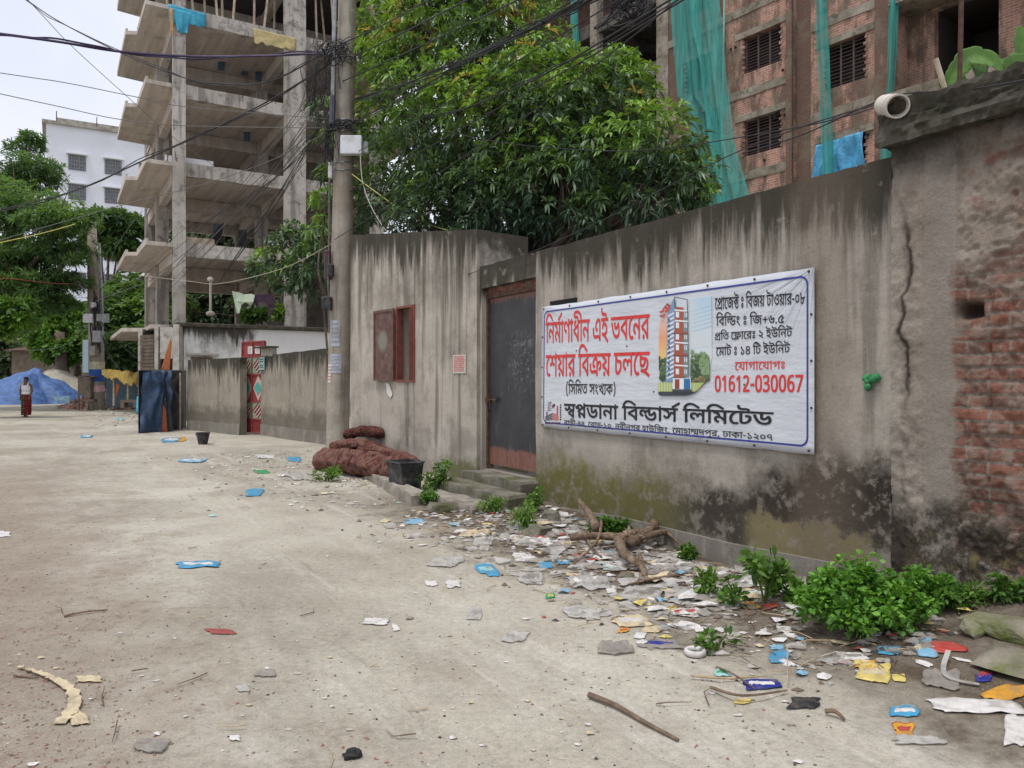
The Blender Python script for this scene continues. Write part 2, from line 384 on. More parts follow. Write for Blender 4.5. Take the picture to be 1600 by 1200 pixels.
# ------------------------------------------------------------ concrete compound wall with its metal door
wall_root = thing('compound_wall', W(1.5, -.1, 0), 'long grey stained cement wall with the white banner and black metal door', 'wall')
mb = MB()
ZT = 3.04
def wtop(s): return ZT + .012 * mn.noise(Vector((s * 2.2, 0, 0))) + .006 * mn.noise(Vector((s * 11, 3, 0)))
def wd(s, z): return .012 * mn.noise(Vector((s * .9, z * .9, 2))) + .004 * mn.noise(Vector((s * 4, z * 4, 6)))
mb.grid(lambda a, b: W(.03 + 4.57 * a, wd(.03 + 4.57 * a, b * 3) , -.35 + (wtop(.03 + 4.57 * a) + .35) * b), 100, 70)
mb.grid(lambda a, b: W(.03 + 4.57 * a, wd(.03 + 4.57 * a, 3) * (1 - b) - .25 * b, wtop(.03 + 4.57 * a)), 100, 1)
mb.wbox(.035, 4.6, -.25, -.03, -.35, 3.01)
# over the door, and the jamb to its left
mb.grid(lambda a, b: W(-1.42 + 1.45 * a, wd(-1.42 + 1.45 * a, b), 2.74 + (wtop(-1.42 + 1.45 * a) - 2.74) * b), 30, 8)
mb.grid(lambda a, b: W(-1.42 + 1.45 * a, -.25 * b, wtop(-1.42 + 1.45 * a)), 30, 1)
mb.wbox(-1.44, .03, -.25, -.02, 2.74, 3.0)
mb.wbox(-1.44, -1.33, -.25, .0, -.3, 2.74)
mb.wbox(-1.33, .033, -.25, -.015, -.3, .30)
obj('wall_body', mb, M_WALL, wall_root)
mb = MB()
P = [wall_pt(px, py) for px, py in ((872, 792), (972, 807), (1142, 848), (1290, 876), (1412, 898))]
P = [(P[0][0], P[0][1])] + P[1:]
for (a, za), (b, zb) in zip(P, P[1:]):
    k = [W(a, .022, -.4), W(b, .022, -.4), W(b, .03, zb), W(a, .03, za)]
    mb.prism(k, NW * -.04)
obj('plinth', mb, M_PLINTH, wall_root)
# thin black block on the wall face at the banner's top corner
a, b = wall_pt(861, 474), wall_pt(902, 462)
mb = MB(); mb.wbox(a[0], b[0], .0, .016, a[1] - .05, a[1] + .02); obj('black_block', mb, M_BLACKIN, wall_root)

def door_mat():
    t = MT('worn_black_door_paint', .55, .4); wv, s, d, z = t.axes(O, U, NW)
    n = t.noise(wv, 3, 7, .7); n2 = t.noise(t.vec(wv, (4, 1, 1.2)), 4, 7, .75)
    k = t.ramp(n, [(.3, (.022, .022, .026)), (.6, (.04, .04, .045)), (.75, (.07, .068, .068))])
    pat = t.ma('MULTIPLY', t.band(t.ma('ADD', z, t.ma('MULTIPLY', n, .6)), 1.55, 1.95, 2.3, 2.55), t.band(t.ma('ADD', s, t.ma('MULTIPLY', n2, .3)), -.75, -.45, -.15, .15))
    k = t.mix(t.ma('MULTIPLY', pat, t.ma('MULTIPLY', t.sm(t.noise(wv, 24, 6, .8), .53, .64), .7)), k, (.3, .3, .3))
    st = t.ma('MULTIPLY', t.sm(t.noise(t.vec(wv, (22, 1, 2.5)), 1, 6, .75), .57, .68), t.sm(z, 2.2, 1.2))
    k = t.mix(t.ma('MULTIPLY', st, .4), k, (.2, .19, .18))
    up = t.ma('MULTIPLY', t.sm(t.ma('ADD', z, t.ma('MULTIPLY', n2, .35)), 2.68, 2.76), .85)
    k = t.mix(up, k, (.17, .07, .04))
    lo = t.sm(t.ma('ADD', z, t.ma('MULTIPLY', t.noise(t.vec(wv, (9, 1, 2)), 1, 4), .12)), .69, .63)
    k = t.mix(lo, k, t.ramp(n2, [(.35, (.15, .06, .045)), (.6, (.22, .105, .08)), (.75, (.30, .22, .18))]))
    t.col(k); t.bump(n2, .35, .006); return t.m
M_DOOR = door_mat()
M_IRON = simple('rusty_iron', (.09, .05, .035), .75, .5, 12, .5, .004, metal=.2)
M_REDPRIMER = simple('red_oxide_paint', (.19, .06, .047), .65, .3, 10, .3, .003, dirt=(.16, .07, .05), dsc=6)
mb = MB(); mb.wbox(-1.29, -.01, -.14, -.1, .37, 2.6); door = obj('door', mb, M_DOOR, wall_root)
mb = MB()
mb.wbox(-1.33, -1.29, -.16, -.07, .31, 2.66); mb.wbox(-.012, .03, -.16, -.07, .31, 2.66); mb.wbox(-1.29, -.012, -.16, -.07, 2.602, 2.66)
obj('door_frame', mb, M_IRON, wall_root)
mb = MB(); mb.grid(lambda a, b: W(-1.29 + 1.27 * a, -.085 + .02 * mn.noise(Vector((a * 9, b * 4, 2))), 2.655 + .09 * b), 24, 5)
obj('lintel_packing', mb, simple('broken_brick_packing', (.24, .1, .07), .95, .5, 14, .9, .03, dirt=(.2, .17, .14), dsc=8), wall_root)
mb = MB(); mb.tube([W(-1.36, -.06, 1.235), W(-1.02, -.06, 1.24)], .012); mb.wbox(-1.3, -1.24, -.1, -.04, 1.2, 1.28); mb.wbox(-1.1, -1.06, -.1, -.05, 1.21, 1.27)
mb.tube([W(-1.2, -.05, 1.23), W(-1.2, -.045, 1.12), W(-1.17, -.045, 1.12)], .008)
obj('bolt_latch', mb, M_IRON, door)

# ------------------------------------------------------------ taller brick end wall with flaking plaster
def brick_end():
    s0, s1, z0, z1 = 4.6, 7.2, -.2, 3.3; n, m = 200, 250
    V = []; T = []
    for j in range(m + 1):
        z = z0 + (z1 - z0) * j / m
        for i in range(n + 1):
            s = s0 + (s1 - s0) * i / n
            k = mn.noise(Vector((s * 2.2, z * 2.2, 1))); k2 = mn.noise(Vector((s * 6, z * 6, 4))); k3 = mn.noise(Vector((s * 17, z * 17, 9)))
            # exposed brickwork (1) and flaking plaster (0)
            e = (s - 5.05) * 22 + k2 * 1.6 + k3; e = max(0, min(1, e))
            zc = max(0, min(1, (2.35 + .6 * k + .35 * k2 - z) / .3)) * max(0, min(1, (z - .52 - .25 * k2) / .25))
            e *= zc
            sp = max(0, min(1, (mn.noise(Vector((s * 2.6, z * 3.4, 21))) + .25 * k3 - .05 - .25 * max(0, 5.25 - s) / .2) * 5)) if s > 5.06 and z < 3.0 else 0
            e = max(e, sp * .75)
            k4 = mn.noise(Vector((s * 38, z * 38, 2))); d = .05 + .018 * k + .016 * k2 + .01 * k3 + .005 * k4
            if s > 5.07: d += .02 * k2 - .028 * abs(k3) - .012 * abs(k4)
            d -= .028 * e
            row = math.floor(z / .083); off = .125 * (row % 2); a = ((s + off) % .25) / .25; b = (z % .083) / .083
            jt = max(0, 1 - min(a, 1 - a) / .045) + max(0, 1 - min(b, 1 - b) / .13)
            hs = mn.noise(Vector((math.floor((s + off) / .25) * 3.3, row * 1.7, 2)))
            d -= e * (.016 * min(1, jt) - .008 * hs)
            # cracked joint between the two walls
            cx = 4.73 + .07 * mn.noise(Vector((0, z * 2.4, 5))) + .03 * mn.noise(Vector((0, z * 9, 8))) + .018 * mn.noise(Vector((0, z * 26, 8)))
            g = math.exp(-((s - cx) / (.022 + .02 * mn.noise(Vector((3, z * 7, 1))))) ** 2) * max(0, min(1, (z - 1.2) * 3)) * max(0, min(1, (2.75 - z) * 3))
            d -= .038 * g * (.6 + k3)
            if s < cx: d -= .045 * max(0, min(1, (cx - s) / .06))
            # a hole where a brick is missing
            hh = math.exp(-(((s - 5.13) / .075) ** 4 + ((z - 1.94) / .05) ** 4)); d -= .13 * hh
            if 4.85 < s < 5.07: d = .055 + .25 * (d - .05)
            V.append(tuple(W(s, d, z))); T.append((e, g + hh))
    ii, jj = np.meshgrid(np.arange(n), np.arange(m)); b0 = (jj * (n + 1) + ii).ravel()
    q = np.stack([b0, b0 + 1, b0 + n + 2, b0 + n + 1], 1)
    t = MT('flaking_plaster_over_brick', .95, .15); wv, s, d, z = t.axes(O, U, NW)
    n1 = t.noise(wv, 2.6, 7, .68); n2 = t.noise(wv, 9, 6, .72)
    pl = t.ramp(n1, [(.3, (.19, .155, .125)), (.5, (.31, .265, .22)), (.7, (.40, .35, .30))])
    pl = t.mix(t.ma('MULTIPLY', t.sm(s, 5.05, 5.12), t.ma('MULTIPLY', t.sm(n2, .52, .66), .6)), pl, (.24, .12, .085))
    pl = t.mix(t.ma('MULTIPLY', t.band(s, 4.84, 4.86, 5.05, 5.07), .55), pl, (.27, .245, .215))
    pl = t.mix(t.ma('MULTIPLY', t.sm(n2, .35, .28), .5), pl, (.42, .38, .33))
    pl = t.mix(t.ma('MULTIPLY', t.sm(t.ma('ADD', s, t.ma('MULTIPLY', n2, .06)), 4.80, 4.70), .75), pl, t.ramp(n1, [(.3, (.30, .265, .22)), (.7, (.43, .39, .33))]))
    bk = t.n('ShaderNodeTexBrick'); cx = t.n('ShaderNodeCombineXYZ'); t.l(s, cx.inputs[0]); t.l(z, cx.inputs[1]); t.l(cx.outputs[0], bk.inputs['Vector'])
    for a, b in (('Scale', 1), ('Brick Width', .25), ('Row Height', .083), ('Mortar Size', .009), ('Mortar Smooth', .3), ('Bias', -.2)): bk.inputs[a].default_value = b
    bk.inputs['Color1'].default_value = (.27, .12, .085, 1); bk.inputs['Color2'].default_value = (.15, .07, .055, 1); bk.inputs['Mortar'].default_value = (.24, .21, .175, 1)
    bc = t.mix(t.ma('MULTIPLY', t.sm(n2, .42, .6), .8), bk.outputs['Color'], (.27, .215, .175))
    k = t.mix(t.attr('expo'), pl, bc)
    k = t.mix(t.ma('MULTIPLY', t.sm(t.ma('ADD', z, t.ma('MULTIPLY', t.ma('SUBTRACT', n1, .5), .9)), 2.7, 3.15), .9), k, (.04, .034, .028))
    zl = t.ma('ADD', z, t.ma('MULTIPLY', t.ma('SUBTRACT', n1, .5), .9))
    k = t.mix(t.ma('MULTIPLY', t.ma('MULTIPLY', t.sm(zl, .85, .5), t.sm(n2, .33, .55)), .9), k, (.03, .024, .018))
    k = t.mix(t.ma('MULTIPLY', t.ma('MULTIPLY', t.sm(zl, .6, .4), t.sm(n2, .5, .62)), .7), k, (.2, .165, .08))
    k = t.mix(t.ma('MULTIPLY', t.band(t.ma('ADD', s, t.ma('MULTIPLY', n1, .12)), 4.6, 4.68, 4.76, 4.86), t.ma('MULTIPLY', t.sm(zl, 1.0, .3), .9)), k, (.05, .04, .032))
    k = t.mix(t.attr('gap'), k, (.05, .038, .03))
    k = t.mix(.5, k, t.ramp(t.noise(wv, 60, 5, .75), [(.3, .5), (.65, 1.05)]), 'MULTIPLY')
    t.col(k); t.bump(t.ma('ADD', t.noise(wv, 45, 6, .75), t.ma('MULTIPLY', n2, 1.2)), .9, .012)
    root = thing('brick_wall', W(5.6, -.1, 0), 'taller end wall of flaking plaster over red brick with a dark broken coping', 'wall')
    o = big_mesh('wall_face', np.array(V), q, t.m, root)
    for nm, i in (('expo', 0), ('gap', 1)):
        at_ = o.data.attributes.new(nm, 'FLOAT', 'POINT'); at_.data.foreach_set('value', np.array([x[i] for x in T], np.float32))
    mb = MB(); mb.wbox(4.62, 7.2, -.3, -.12, -.2, 3.28); mb.wbox(4.6, 4.63, -.3, -.02, 3.0, 3.3); obj('wall_core', mb, M_CONC_DARK, root)
    mb = MB()
    def cop(a, b):
        s = 4.55 + 2.65 * a; th = 2 * math.pi * b
        cz, sz = math.cos(th), math.sin(th); k = 1 / max(abs(cz), abs(sz))
        r = 1 + .22 * mn.noise(Vector((s * 2.6, cz * 1.5, sz * 1.5))) + .13 * mn.noise(Vector((s * 9, cz * 4, sz * 4))) + .08 * mn.noise(Vector((s * 26, cz * 9, sz * 9)))
        en = 1 if 0.012 < a else .86
        return W(s, -.11 + .24 * cz * k * r * en, 3.215 + .13 * sz * k * r * en)
    mb.grid(cop, 200, 40); mb.poly([cop(0, j / 40) for j in range(40)][::-1])
    obj('coping', mb, M_CONC_DARK, root)
brick_end()

# ------------------------------------------------------------ guard room with the shuttered window
room = thing('guard_room', RL.lerp(RR, .5) - NR * .8, 'small streaked cement room with a rusty shuttered window', 'building')
def rW(s, d, z): return RL + UR * s + NR * d + Vector((0, 0, z))
def rtop(s): return 4.07 + (3.55 - 4.07) * s / LR + .012 * mn.noise(Vector((s * 3, 1, 0)))
wa = plane_pt(620, 477, RL, UR); wb = plane_pt(649, 597, RL, UR); ws0, ws1, wz0, wz1 = wa[0], wb[0], wb[1], wa[1] - .03
mb = MB()
def rgrid(s0, s1, za, zb, nu, nv):
    mb.grid(lambda a, b: rW(s0 + (s1 - s0) * a, .008 * mn.noise(Vector((s0 + (s1 - s0) * a, za * 0 + b, 3))), za + ((zb if zb is not None else rtop(s0 + (s1 - s0) * a)) - za) * b), nu, nv)
rgrid(0, ws0, -.2, None, 30, 10); rgrid(ws1, LR, -.2, None, 30, 10); rgrid(ws0, ws1, -.2, wz0, 8, 4); rgrid(ws0, ws1, wz1, None, 8, 6)
mb.grid(lambda a, b: rW(LR * a, -.22 * b, rtop(LR * a)), 40, 1)
for s in (0, LR):   # thickness at both ends, then the return walls
    mb.add([rW(s, 0, -.2), rW(s, -.22, -.2), rW(s, -.22, rtop(s)), rW(s, 0, rtop(s))], [(0, 1, 2, 3) if s else (3, 2, 1, 0)])
mb.add([rW(0, -.22, -.2), rW(LR, -.22, -.2), rW(LR, -.22, rtop(LR)), rW(0, -.22, rtop(0))], [(0, 1, 2, 3)]) if False else None
for s, z in ((ws0, 0), (ws1, 0)):
    mb.add([rW(s, 0, wz0), rW(s, -.22, wz0), rW(s, -.22, wz1), rW(s, 0, wz1)], [(0, 1, 2, 3)])
mb.add([rW(ws0, 0, wz0), rW(ws1, 0, wz0), rW(ws1, -.22, wz0), rW(ws0, -.22, wz0)], [(0, 1, 2, 3)])
mb.add([rW(ws0, 0, wz1), rW(ws1, 0, wz1), rW(ws1, -.22, wz1), rW(ws0, -.22, wz1)], [(3, 2, 1, 0)])
# end pier that shows above the compound wall, side walls and roof slab
mb.obox(rW(LR - .11, -.55, 1.75) + Vector((0, 0, .0)), UR * .109, NR * .33, Vector((0, 0, 1.79)))
mb.obox(rW(.11, -1.4, 1.9), UR * .109, NR * 1.18, Vector((0, 0, 2.05)))
obj('walls', mb, M_ROOM, room)
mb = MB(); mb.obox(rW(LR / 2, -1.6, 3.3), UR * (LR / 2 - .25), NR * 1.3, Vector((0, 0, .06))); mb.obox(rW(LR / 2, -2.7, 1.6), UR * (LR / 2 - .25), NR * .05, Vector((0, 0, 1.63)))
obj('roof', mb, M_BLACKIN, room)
mb = MB(); mb.wbox(ws0 - .5, ws1 + .5, -1.0, -.95, wz0 - .4, wz1 + .4, 0, RL, UR, NR); obj('painted_interior_shade', mb, M_BLACKIN, room)  # added black panel that paints the room's shade behind the window
def shutter_mat():
    t = MT('rusty_shutter_paint', .7, .3); wv, s, d, z = t.axes(RL, UR, NR); n = t.noise(wv, 9, 7, .72)
    k = t.ramp(n, [(.3, (.07, .04, .034)), (.5, (.125, .066, .054)), (.7, (.19, .12, .1))])
    cs, cz = plane_pt(602, 533, RL, UR)
    r = t.ma('ADD', t.ma('POWER', t.ma('SUBTRACT', s, cs), 2), t.ma('POWER', t.ma('SUBTRACT', z, cz), 2))
    k = t.mix(t.ma('MULTIPLY', t.sm(t.ma('ADD', r, t.ma('MULTIPLY', n, .06)), .075, .035), .5), k, (.28, .33, .27))
    t.col(k); t.bump(n, .4, .004); return t.m
M_SHUT = shutter_mat()
win = MB()
for a, b, c, d in ((ws0, ws0 + .035, wz0, wz1), (ws1 - .035, ws1, wz0, wz1), (ws0 + .035, ws1 - .035, wz0, wz0 + .035), (ws0 + .035, ws1 - .035, wz1 - .035, wz1)):
    win.wbox(a, b, -.1, .02, c, d, 0, RL, UR, NR)
window = obj('window', win, M_REDPRIMER, room)
la = plane_pt(588.5, 481, RL, UR); lb = plane_pt(617.5, 594, RL, UR)
mb = MB(); mb.wbox(la[0], ws0 - .01, .03, .05, wz0 + .02, wz1 - .02, 0, RL, UR, NR)
for a, b, c, d in ((la[0], la[0] + .04, wz0 + .02, wz1 - .02), (ws0 - .05, ws0 - .01, wz0 + .02, wz1 - .02), (la[0] + .04, ws0 - .05, wz0 + .02, wz0 + .06), (la[0] + .04, ws0 - .05, wz1 - .06, wz1 - .02)):
    mb.wbox(a, b, .05, .063, c, d, 0, RL, UR, NR)
tag(obj('shutter', mb, M_SHUT, room), 'brown rusty shutter leaf folded back on the wall')
lx = plane_pt(646, 540, RL, UR)[0]
mb = MB(); z0_, z1_ = wz0 + .04, wz1 - .04; zm = (z0_ + z1_) / 2
for z0q, z1q in ((z0_, zm - .02), (zm, z1_)):
    mb.prism([rW(ws1 - .04, .0, z0q), rW(lx, .08, z0q), rW(lx, .08, z1q), rW(ws1 - .04, .0, z1q)], NR * -.02)
mb.prism([rW(lx + .02, .09, zm - .02), rW(ws1 - .04, .012, zm - .02), rW(ws1 - .04, .012, zm), rW(lx + .02, .09, zm)], NR * -.03)
tag(obj('shutter', mb, M_REDPRIMER, room), 'red shutter leaf standing half closed')
mb = MB(); c = rW((ws0 + lx) / 2 + .05, -.14, wz0)
mb.tube([c, c + Vector((0, 0, .2)), c + Vector((0, 0, .27)), c + Vector((0, 0, .33))], [.045, .045, .018, .018], 10)
tag(obj('water_bottle', mb, simple('violet_plastic', (.03, .025, .12), .3, .2, 5, 0)), 'violet bottle standing on the sill inside the shuttered window', 'bottle')
# tin roof sheet behind the lintel
mb = MB(); mb.grid(lambda a, b: at(752 + 58 * a, 383 - 3 * a, 12.4 + 1.2 * b) + Vector((0, 0, .02 * math.sin(a * 40) + .12 * b)), 40, 2)
tr = solid(obj('tin_roof_sheet', mb, simple('turquoise_tin', (.05, .3, .28), .5, .2, 4, .1)), .01)
tag(tr, 'turquoise corrugated tin roof edge showing above the door wall', 'roof sheet')
mb = MB(); mb.obox(at(780, 395, 12.3) + Vector((0, .9, -1.6)), Vector((.55, 0, 0)), Vector((0, .05, 0)), Vector((0, 0, 1.6)))
mb.tube([at(756, 390, 12.5), at(756, 390, 12.5) * 1 + Vector((0, 0, -3.5))], .05); mb.tube([at(806, 392, 12.5), at(806, 392, 12.5) + Vector((0, 0, -3.5))], .05)
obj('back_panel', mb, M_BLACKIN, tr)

# ------------------------------------------------------------ lettering: outlines of the letters on the banner, as counts and steps
GN = [1,26,69,156,0,-18,-26,0,0,-138,-19,0,0,138,-26,0,0,18,22,0,-15,20,18,27,11,11,12,8,20,6,25,0,25,-6,12,-5,48,-34,-10,-14,-45,32,-26,9,-27,0,-20,-9,-15,-17,-7,-11,14,-17,1,32,154,156,0,-18,-27,0,0,-138,-19,0,0,61,4,-14,-18,21,-20,14,-20,6,-9,-1,-7,-4,-5,-9,0,-12,4,-6,17,-10,-10,-18,-24,17,-8,16,0,16,5,13,15,12,19,4,12,-1,22,-9,19,-15,9,-10,-4,-1,-1,23,0,45,-110,0,0,18,
2,36,158,156,0,-18,-26,0,0,-138,-20,0,0,34,5,-14,-18,25,-18,18,-11,5,-11,2,-9,-1,-7,-3,-5,-9,0,-13,5,-7,7,-5,11,-4,-7,-20,-21,12,-8,7,-8,16,-1,9,2,11,4,9,15,12,19,4,14,-1,12,-4,20,-15,16,-21,-4,-1,-2,24,0,68,-114,0,0,18,12,74,76,-19,4,-1,14,-4,10,-14,13,-26,7,3,18,11,-4,12,-1,18,-8,13,-14,7,-21,1,4,-64,177,82,52,10,-14,-80,-54,1,17,69,156,0,-18,-26,0,0,-138,-19,
0,0,117,-9,15,-7,4,-10,2,0,18,9,-1,7,-3,6,-5,4,-7,0,32,13,0,5,-16,1,35,158,156,0,-18,-27,0,0,-138,-19,0,0,106,5,-15,-22,27,-20,16,-10,4,-17,0,-6,-2,-8,-8,-4,-12,1,-8,3,-6,5,-5,17,-6,13,-2,-2,-21,-29,7,-12,7,-13,16,-3,18,3,16,10,15,19,9,23,0,11,-3,21,-13,21,-22,-4,1,-2,53,13,0,6,-16,3,16,152,156,0,-18,-27,0,0,-138,-19,0,-9,14,-12,14,-30,21,-17,7,-19,5,-10,
24,50,26,26,11,27,9,-6,-11,0,36,12,106,118,5,-6,-40,-16,-20,-9,-19,-11,29,-10,15,-8,14,-10,11,-12,9,-14,-3,0,-1,25,15,63,157,10,-1,-1,-18,-16,0,-8,-6,0,-11,10,-8,15,-7,-15,-12,-16,11,-11,11,-4,15,1,7,7,11,7,5,1,45,69,138,-26,0,0,-138,-19,0,0,138,-26,0,0,18,26,0,-5,19,-4,8,-8,10,-24,13,-30,5,-30,1,-28,-6,-4,-4,0,-8,11,-3,31,0,28,-5,9,-10,3,-6,2,-16,-17,0,-1,10,-4,
6,-17,3,-34,0,-21,5,-9,9,-2,10,2,9,5,8,9,6,13,5,16,3,44,0,21,-3,18,-6,16,-8,12,-10,9,-13,6,-15,3,-17,25,0,0,1,50,145,155,11,-7,8,-9,3,-17,0,-122,-19,0,-2,7,-8,9,-11,5,-15,1,-34,-4,-19,0,-19,4,-9,4,-8,7,-9,17,-2,32,2,12,20,-2,-3,-22,3,-18,9,-10,12,-5,14,-1,46,4,19,-3,7,-4,7,-7,0,90,-3,17,-8,5,-17,0,-16,-7,-13,-12,-7,-14,0,-9,2,-6,6,-3,16,0,
2,-17,-6,-2,-18,0,-13,7,-5,6,-4,17,1,10,10,20,8,10,20,14,12,4,4,17,90,156,-3,11,-6,6,-11,2,-33,0,-19,5,-13,10,-7,15,1,23,18,-1,0,-19,4,-8,18,-7,46,-2,13,-7,7,-11,3,-17,40,73,124,10,-2,20,-11,7,-9,5,-11,1,-10,-6,-23,-8,-9,-11,-7,-15,-5,-17,-2,3,3,23,-9,25,-14,25,-17,-11,-14,-29,20,-25,15,-27,11,-31,8,3,18,17,-4,20,-1,27,4,8,5,5,6,4,14,-4,15,-13,9,-17,4,-15,
-2,-8,-5,-2,-9,1,-8,-18,-3,-2,15,1,9,4,7,15,10,11,2,9,44,116,-3,8,-12,12,-11,3,6,11,12,-3,20,-12,5,-8,3,-10,4,135,156,0,-18,-137,0,0,18,3,28,90,12,-15,4,-14,7,-21,20,-14,23,-13,31,-6,19,19,5,13,-38,16,-27,8,-10,9,-7,10,-5,23,-4,23,4,8,6,6,8,4,9,1,17,-3,12,-8,14,12,19,14,-27,4,-26,-3,-19,-9,-17,-15,-12,-21,-6,19,86,72,-8,2,-12,11,-4,15,2,12,4,10,20,-6,
-4,-7,0,-13,7,-6,11,-1,10,5,13,12,7,10,16,3,-2,-13,-7,-11,-15,-15,-18,-8,4,183,156,0,-18,-185,0,0,18,2,18,152,156,0,-18,-27,0,0,-138,-19,0,-9,14,-12,14,-30,21,-17,7,-19,5,-10,24,50,26,26,11,27,9,-6,-11,0,18,-108,0,0,18,12,106,118,5,-6,-40,-16,-20,-9,-19,-11,29,-10,15,-8,14,-10,11,-12,9,-14,-3,0,-1,25,1,30,89,156,0,-18,-5,0,-17,-8,-17,-15,-13,-22,-4,-13,0,-26,4,-17,6,-9,16,-10,
13,0,10,2,5,3,9,-15,-14,-7,-16,-2,-19,3,-16,11,-7,8,-9,20,-3,24,4,26,10,22,15,17,14,10,15,7,-21,-9,-51,0,0,18,3,18,152,156,0,-18,-27,0,0,-138,-19,0,-9,14,-12,14,-30,21,-17,7,-19,5,-10,24,50,26,26,11,27,9,-6,-11,0,18,-108,0,0,18,12,106,118,5,-6,-40,-16,-20,-9,-19,-11,29,-10,15,-8,14,-10,11,-12,9,-14,-3,0,-1,25,10,40,-1,-8,8,0,12,8,8,12,0,5,-3,3,-5,0,-12,-3,-5,
-5,-3,3,10,172,156,0,-18,-26,0,0,-138,-20,0,0,128,2,5,-2,39,14,0,6,-16,24,100,156,8,-2,15,-11,11,-16,-2,-26,-11,20,-14,14,-16,4,-9,-1,-7,-4,-5,-10,0,-13,7,-10,15,-6,11,-1,-1,-19,-20,3,-17,10,-6,9,-4,10,0,24,4,9,6,8,16,8,21,29,156,10,-3,9,-5,10,-15,2,-8,-1,-20,-3,-9,-7,-9,-16,-9,-19,-3,-2,19,11,1,15,7,4,4,3,17,-6,10,-12,5,-22,0,-5,-2,-2,19,11,2,3,17,159,156,
0,-18,-26,0,0,-138,-19,0,-24,25,-29,17,-12,5,-28,6,-9,23,51,28,-22,12,-29,10,8,16,0,-4,-22,0,0,18,16,114,138,-80,0,5,-1,21,-11,18,-12,6,-6,1,-14,-38,-18,-16,-10,-3,4,20,-4,18,-6,28,-17,24,-22,-4,-1,0,23,10,39,-1,-8,8,0,12,8,8,12,0,5,-3,3,-5,0,-12,-3,-5,-5,-3,3,4,235,156,0,-18,-237,0,0,18,48,126,132,13,-4,10,-8,5,-13,1,-31,0,-76,-19,0,-3,10,-5,6,-7,4,-17,2,-31,
-4,-18,0,-17,4,-9,4,-13,14,-4,16,2,32,19,-3,-2,-19,2,-15,3,-5,12,-8,15,-2,45,4,16,-3,6,-4,6,-7,0,70,-1,9,-4,6,-20,3,-13,-6,-10,-8,-6,-10,0,-9,6,-5,18,0,1,-18,-17,-2,-10,2,-10,5,-7,12,0,17,8,16,7,8,18,12,11,3,22,199,105,15,-7,8,-14,2,-9,-4,-15,-4,-8,-7,-7,-25,-11,-6,18,20,8,5,6,2,7,-2,10,-3,3,-12,3,-9,-2,-8,-5,-16,-22,-11,10,14,20,15,12,8,3,1,35,
144,156,0,-18,-101,0,0,-44,0,-52,4,-13,8,-4,16,0,17,9,13,14,5,8,4,18,-5,11,-40,6,-12,7,-13,14,3,22,11,-16,14,-9,46,-6,9,-6,6,-13,-2,-22,-5,-15,-8,-13,-20,-18,-22,-9,-21,0,-13,5,-9,9,-5,15,0,12,0,90,-26,0,0,18,1,45,185,156,0,-18,-26,0,0,-138,-19,0,0,84,1,-7,-11,13,-7,4,-11,0,-7,-3,-5,-7,0,-16,-16,-2,-2,10,-9,14,-6,5,-7,3,-13,0,-13,-9,-2,-10,3,-12,4,-5,21,-12,
-6,-18,-12,4,-18,13,-7,9,-4,10,0,22,4,9,6,8,18,8,23,0,11,-3,17,-16,-4,0,4,7,13,9,16,0,22,-13,-3,-3,0,42,-142,0,0,18,3,31,154,78,-2,-13,-4,-11,-13,-16,-19,-9,-21,-5,-5,6,26,-5,27,-9,28,-13,-9,-15,-40,17,-20,7,-44,9,-22,3,2,18,15,-3,19,-1,26,3,19,7,11,11,5,9,1,18,-8,12,-6,4,-21,3,-3,-1,-3,16,26,0,19,-9,11,-13,31,57,54,-15,2,-11,6,-6,10,-2,7,0,11,0,
50,19,0,0,-56,2,-6,7,-6,17,0,16,8,5,5,5,11,-1,4,-7,3,-19,1,-21,9,-7,7,3,16,14,-12,15,-3,26,-2,12,-10,3,-5,0,-15,-7,-14,-9,-9,-11,-6,-13,-4,4,-2,138,0,18,176,0,0,-18,1,18,64,-34,-11,17,-9,18,-12,40,-4,42,4,42,5,20,7,19,9,18,11,16,20,0,-19,-35,-7,-19,-8,-41,0,-41,8,-41,7,-19,19,-36,2,31,173,156,0,-18,-26,0,0,-138,-19,0,0,88,5,-16,-13,16,-11,6,-7,-2,-28,-45,
-12,-12,-15,-3,-13,2,-12,10,-13,17,15,9,11,-16,10,-3,8,2,9,9,22,38,6,7,7,4,15,0,7,-3,15,-14,-5,-1,-1,45,-130,0,0,18,11,68,68,-5,27,-4,9,-5,6,-18,9,-26,5,3,19,46,-15,12,-11,4,-8,4,-20,2,38,102,12,-26,5,-24,14,-11,11,-18,30,-16,44,19,6,19,-52,16,-22,8,-7,10,-5,22,-4,20,2,13,8,7,13,2,15,-4,19,-11,13,-8,4,-18,0,-9,-8,1,-18,-19,-4,-3,19,1,9,10,13,7,5,20,
3,19,-3,16,-9,11,-15,4,-9,2,-21,-1,-14,-5,-14,-5,-8,-15,-12,-21,-7,4,179,156,0,-18,-181,0,0,18,3,8,31,78,30,-22,25,-28,20,-30,-16,-8,-21,28,-22,24,-29,20,14,21,131,3,8,13,12,18,5,18,-5,7,-5,9,-15,0,-19,-9,-15,-16,-9,-19,0,-15,9,-6,6,-3,9,11,38,114,4,-6,6,-3,14,0,6,3,4,6,0,15,-4,6,-6,3,-14,0,-10,-9,3,19,176,156,0,-18,-26,0,0,-138,-19,0,-16,20,-20,17,-24,14,-29,9,
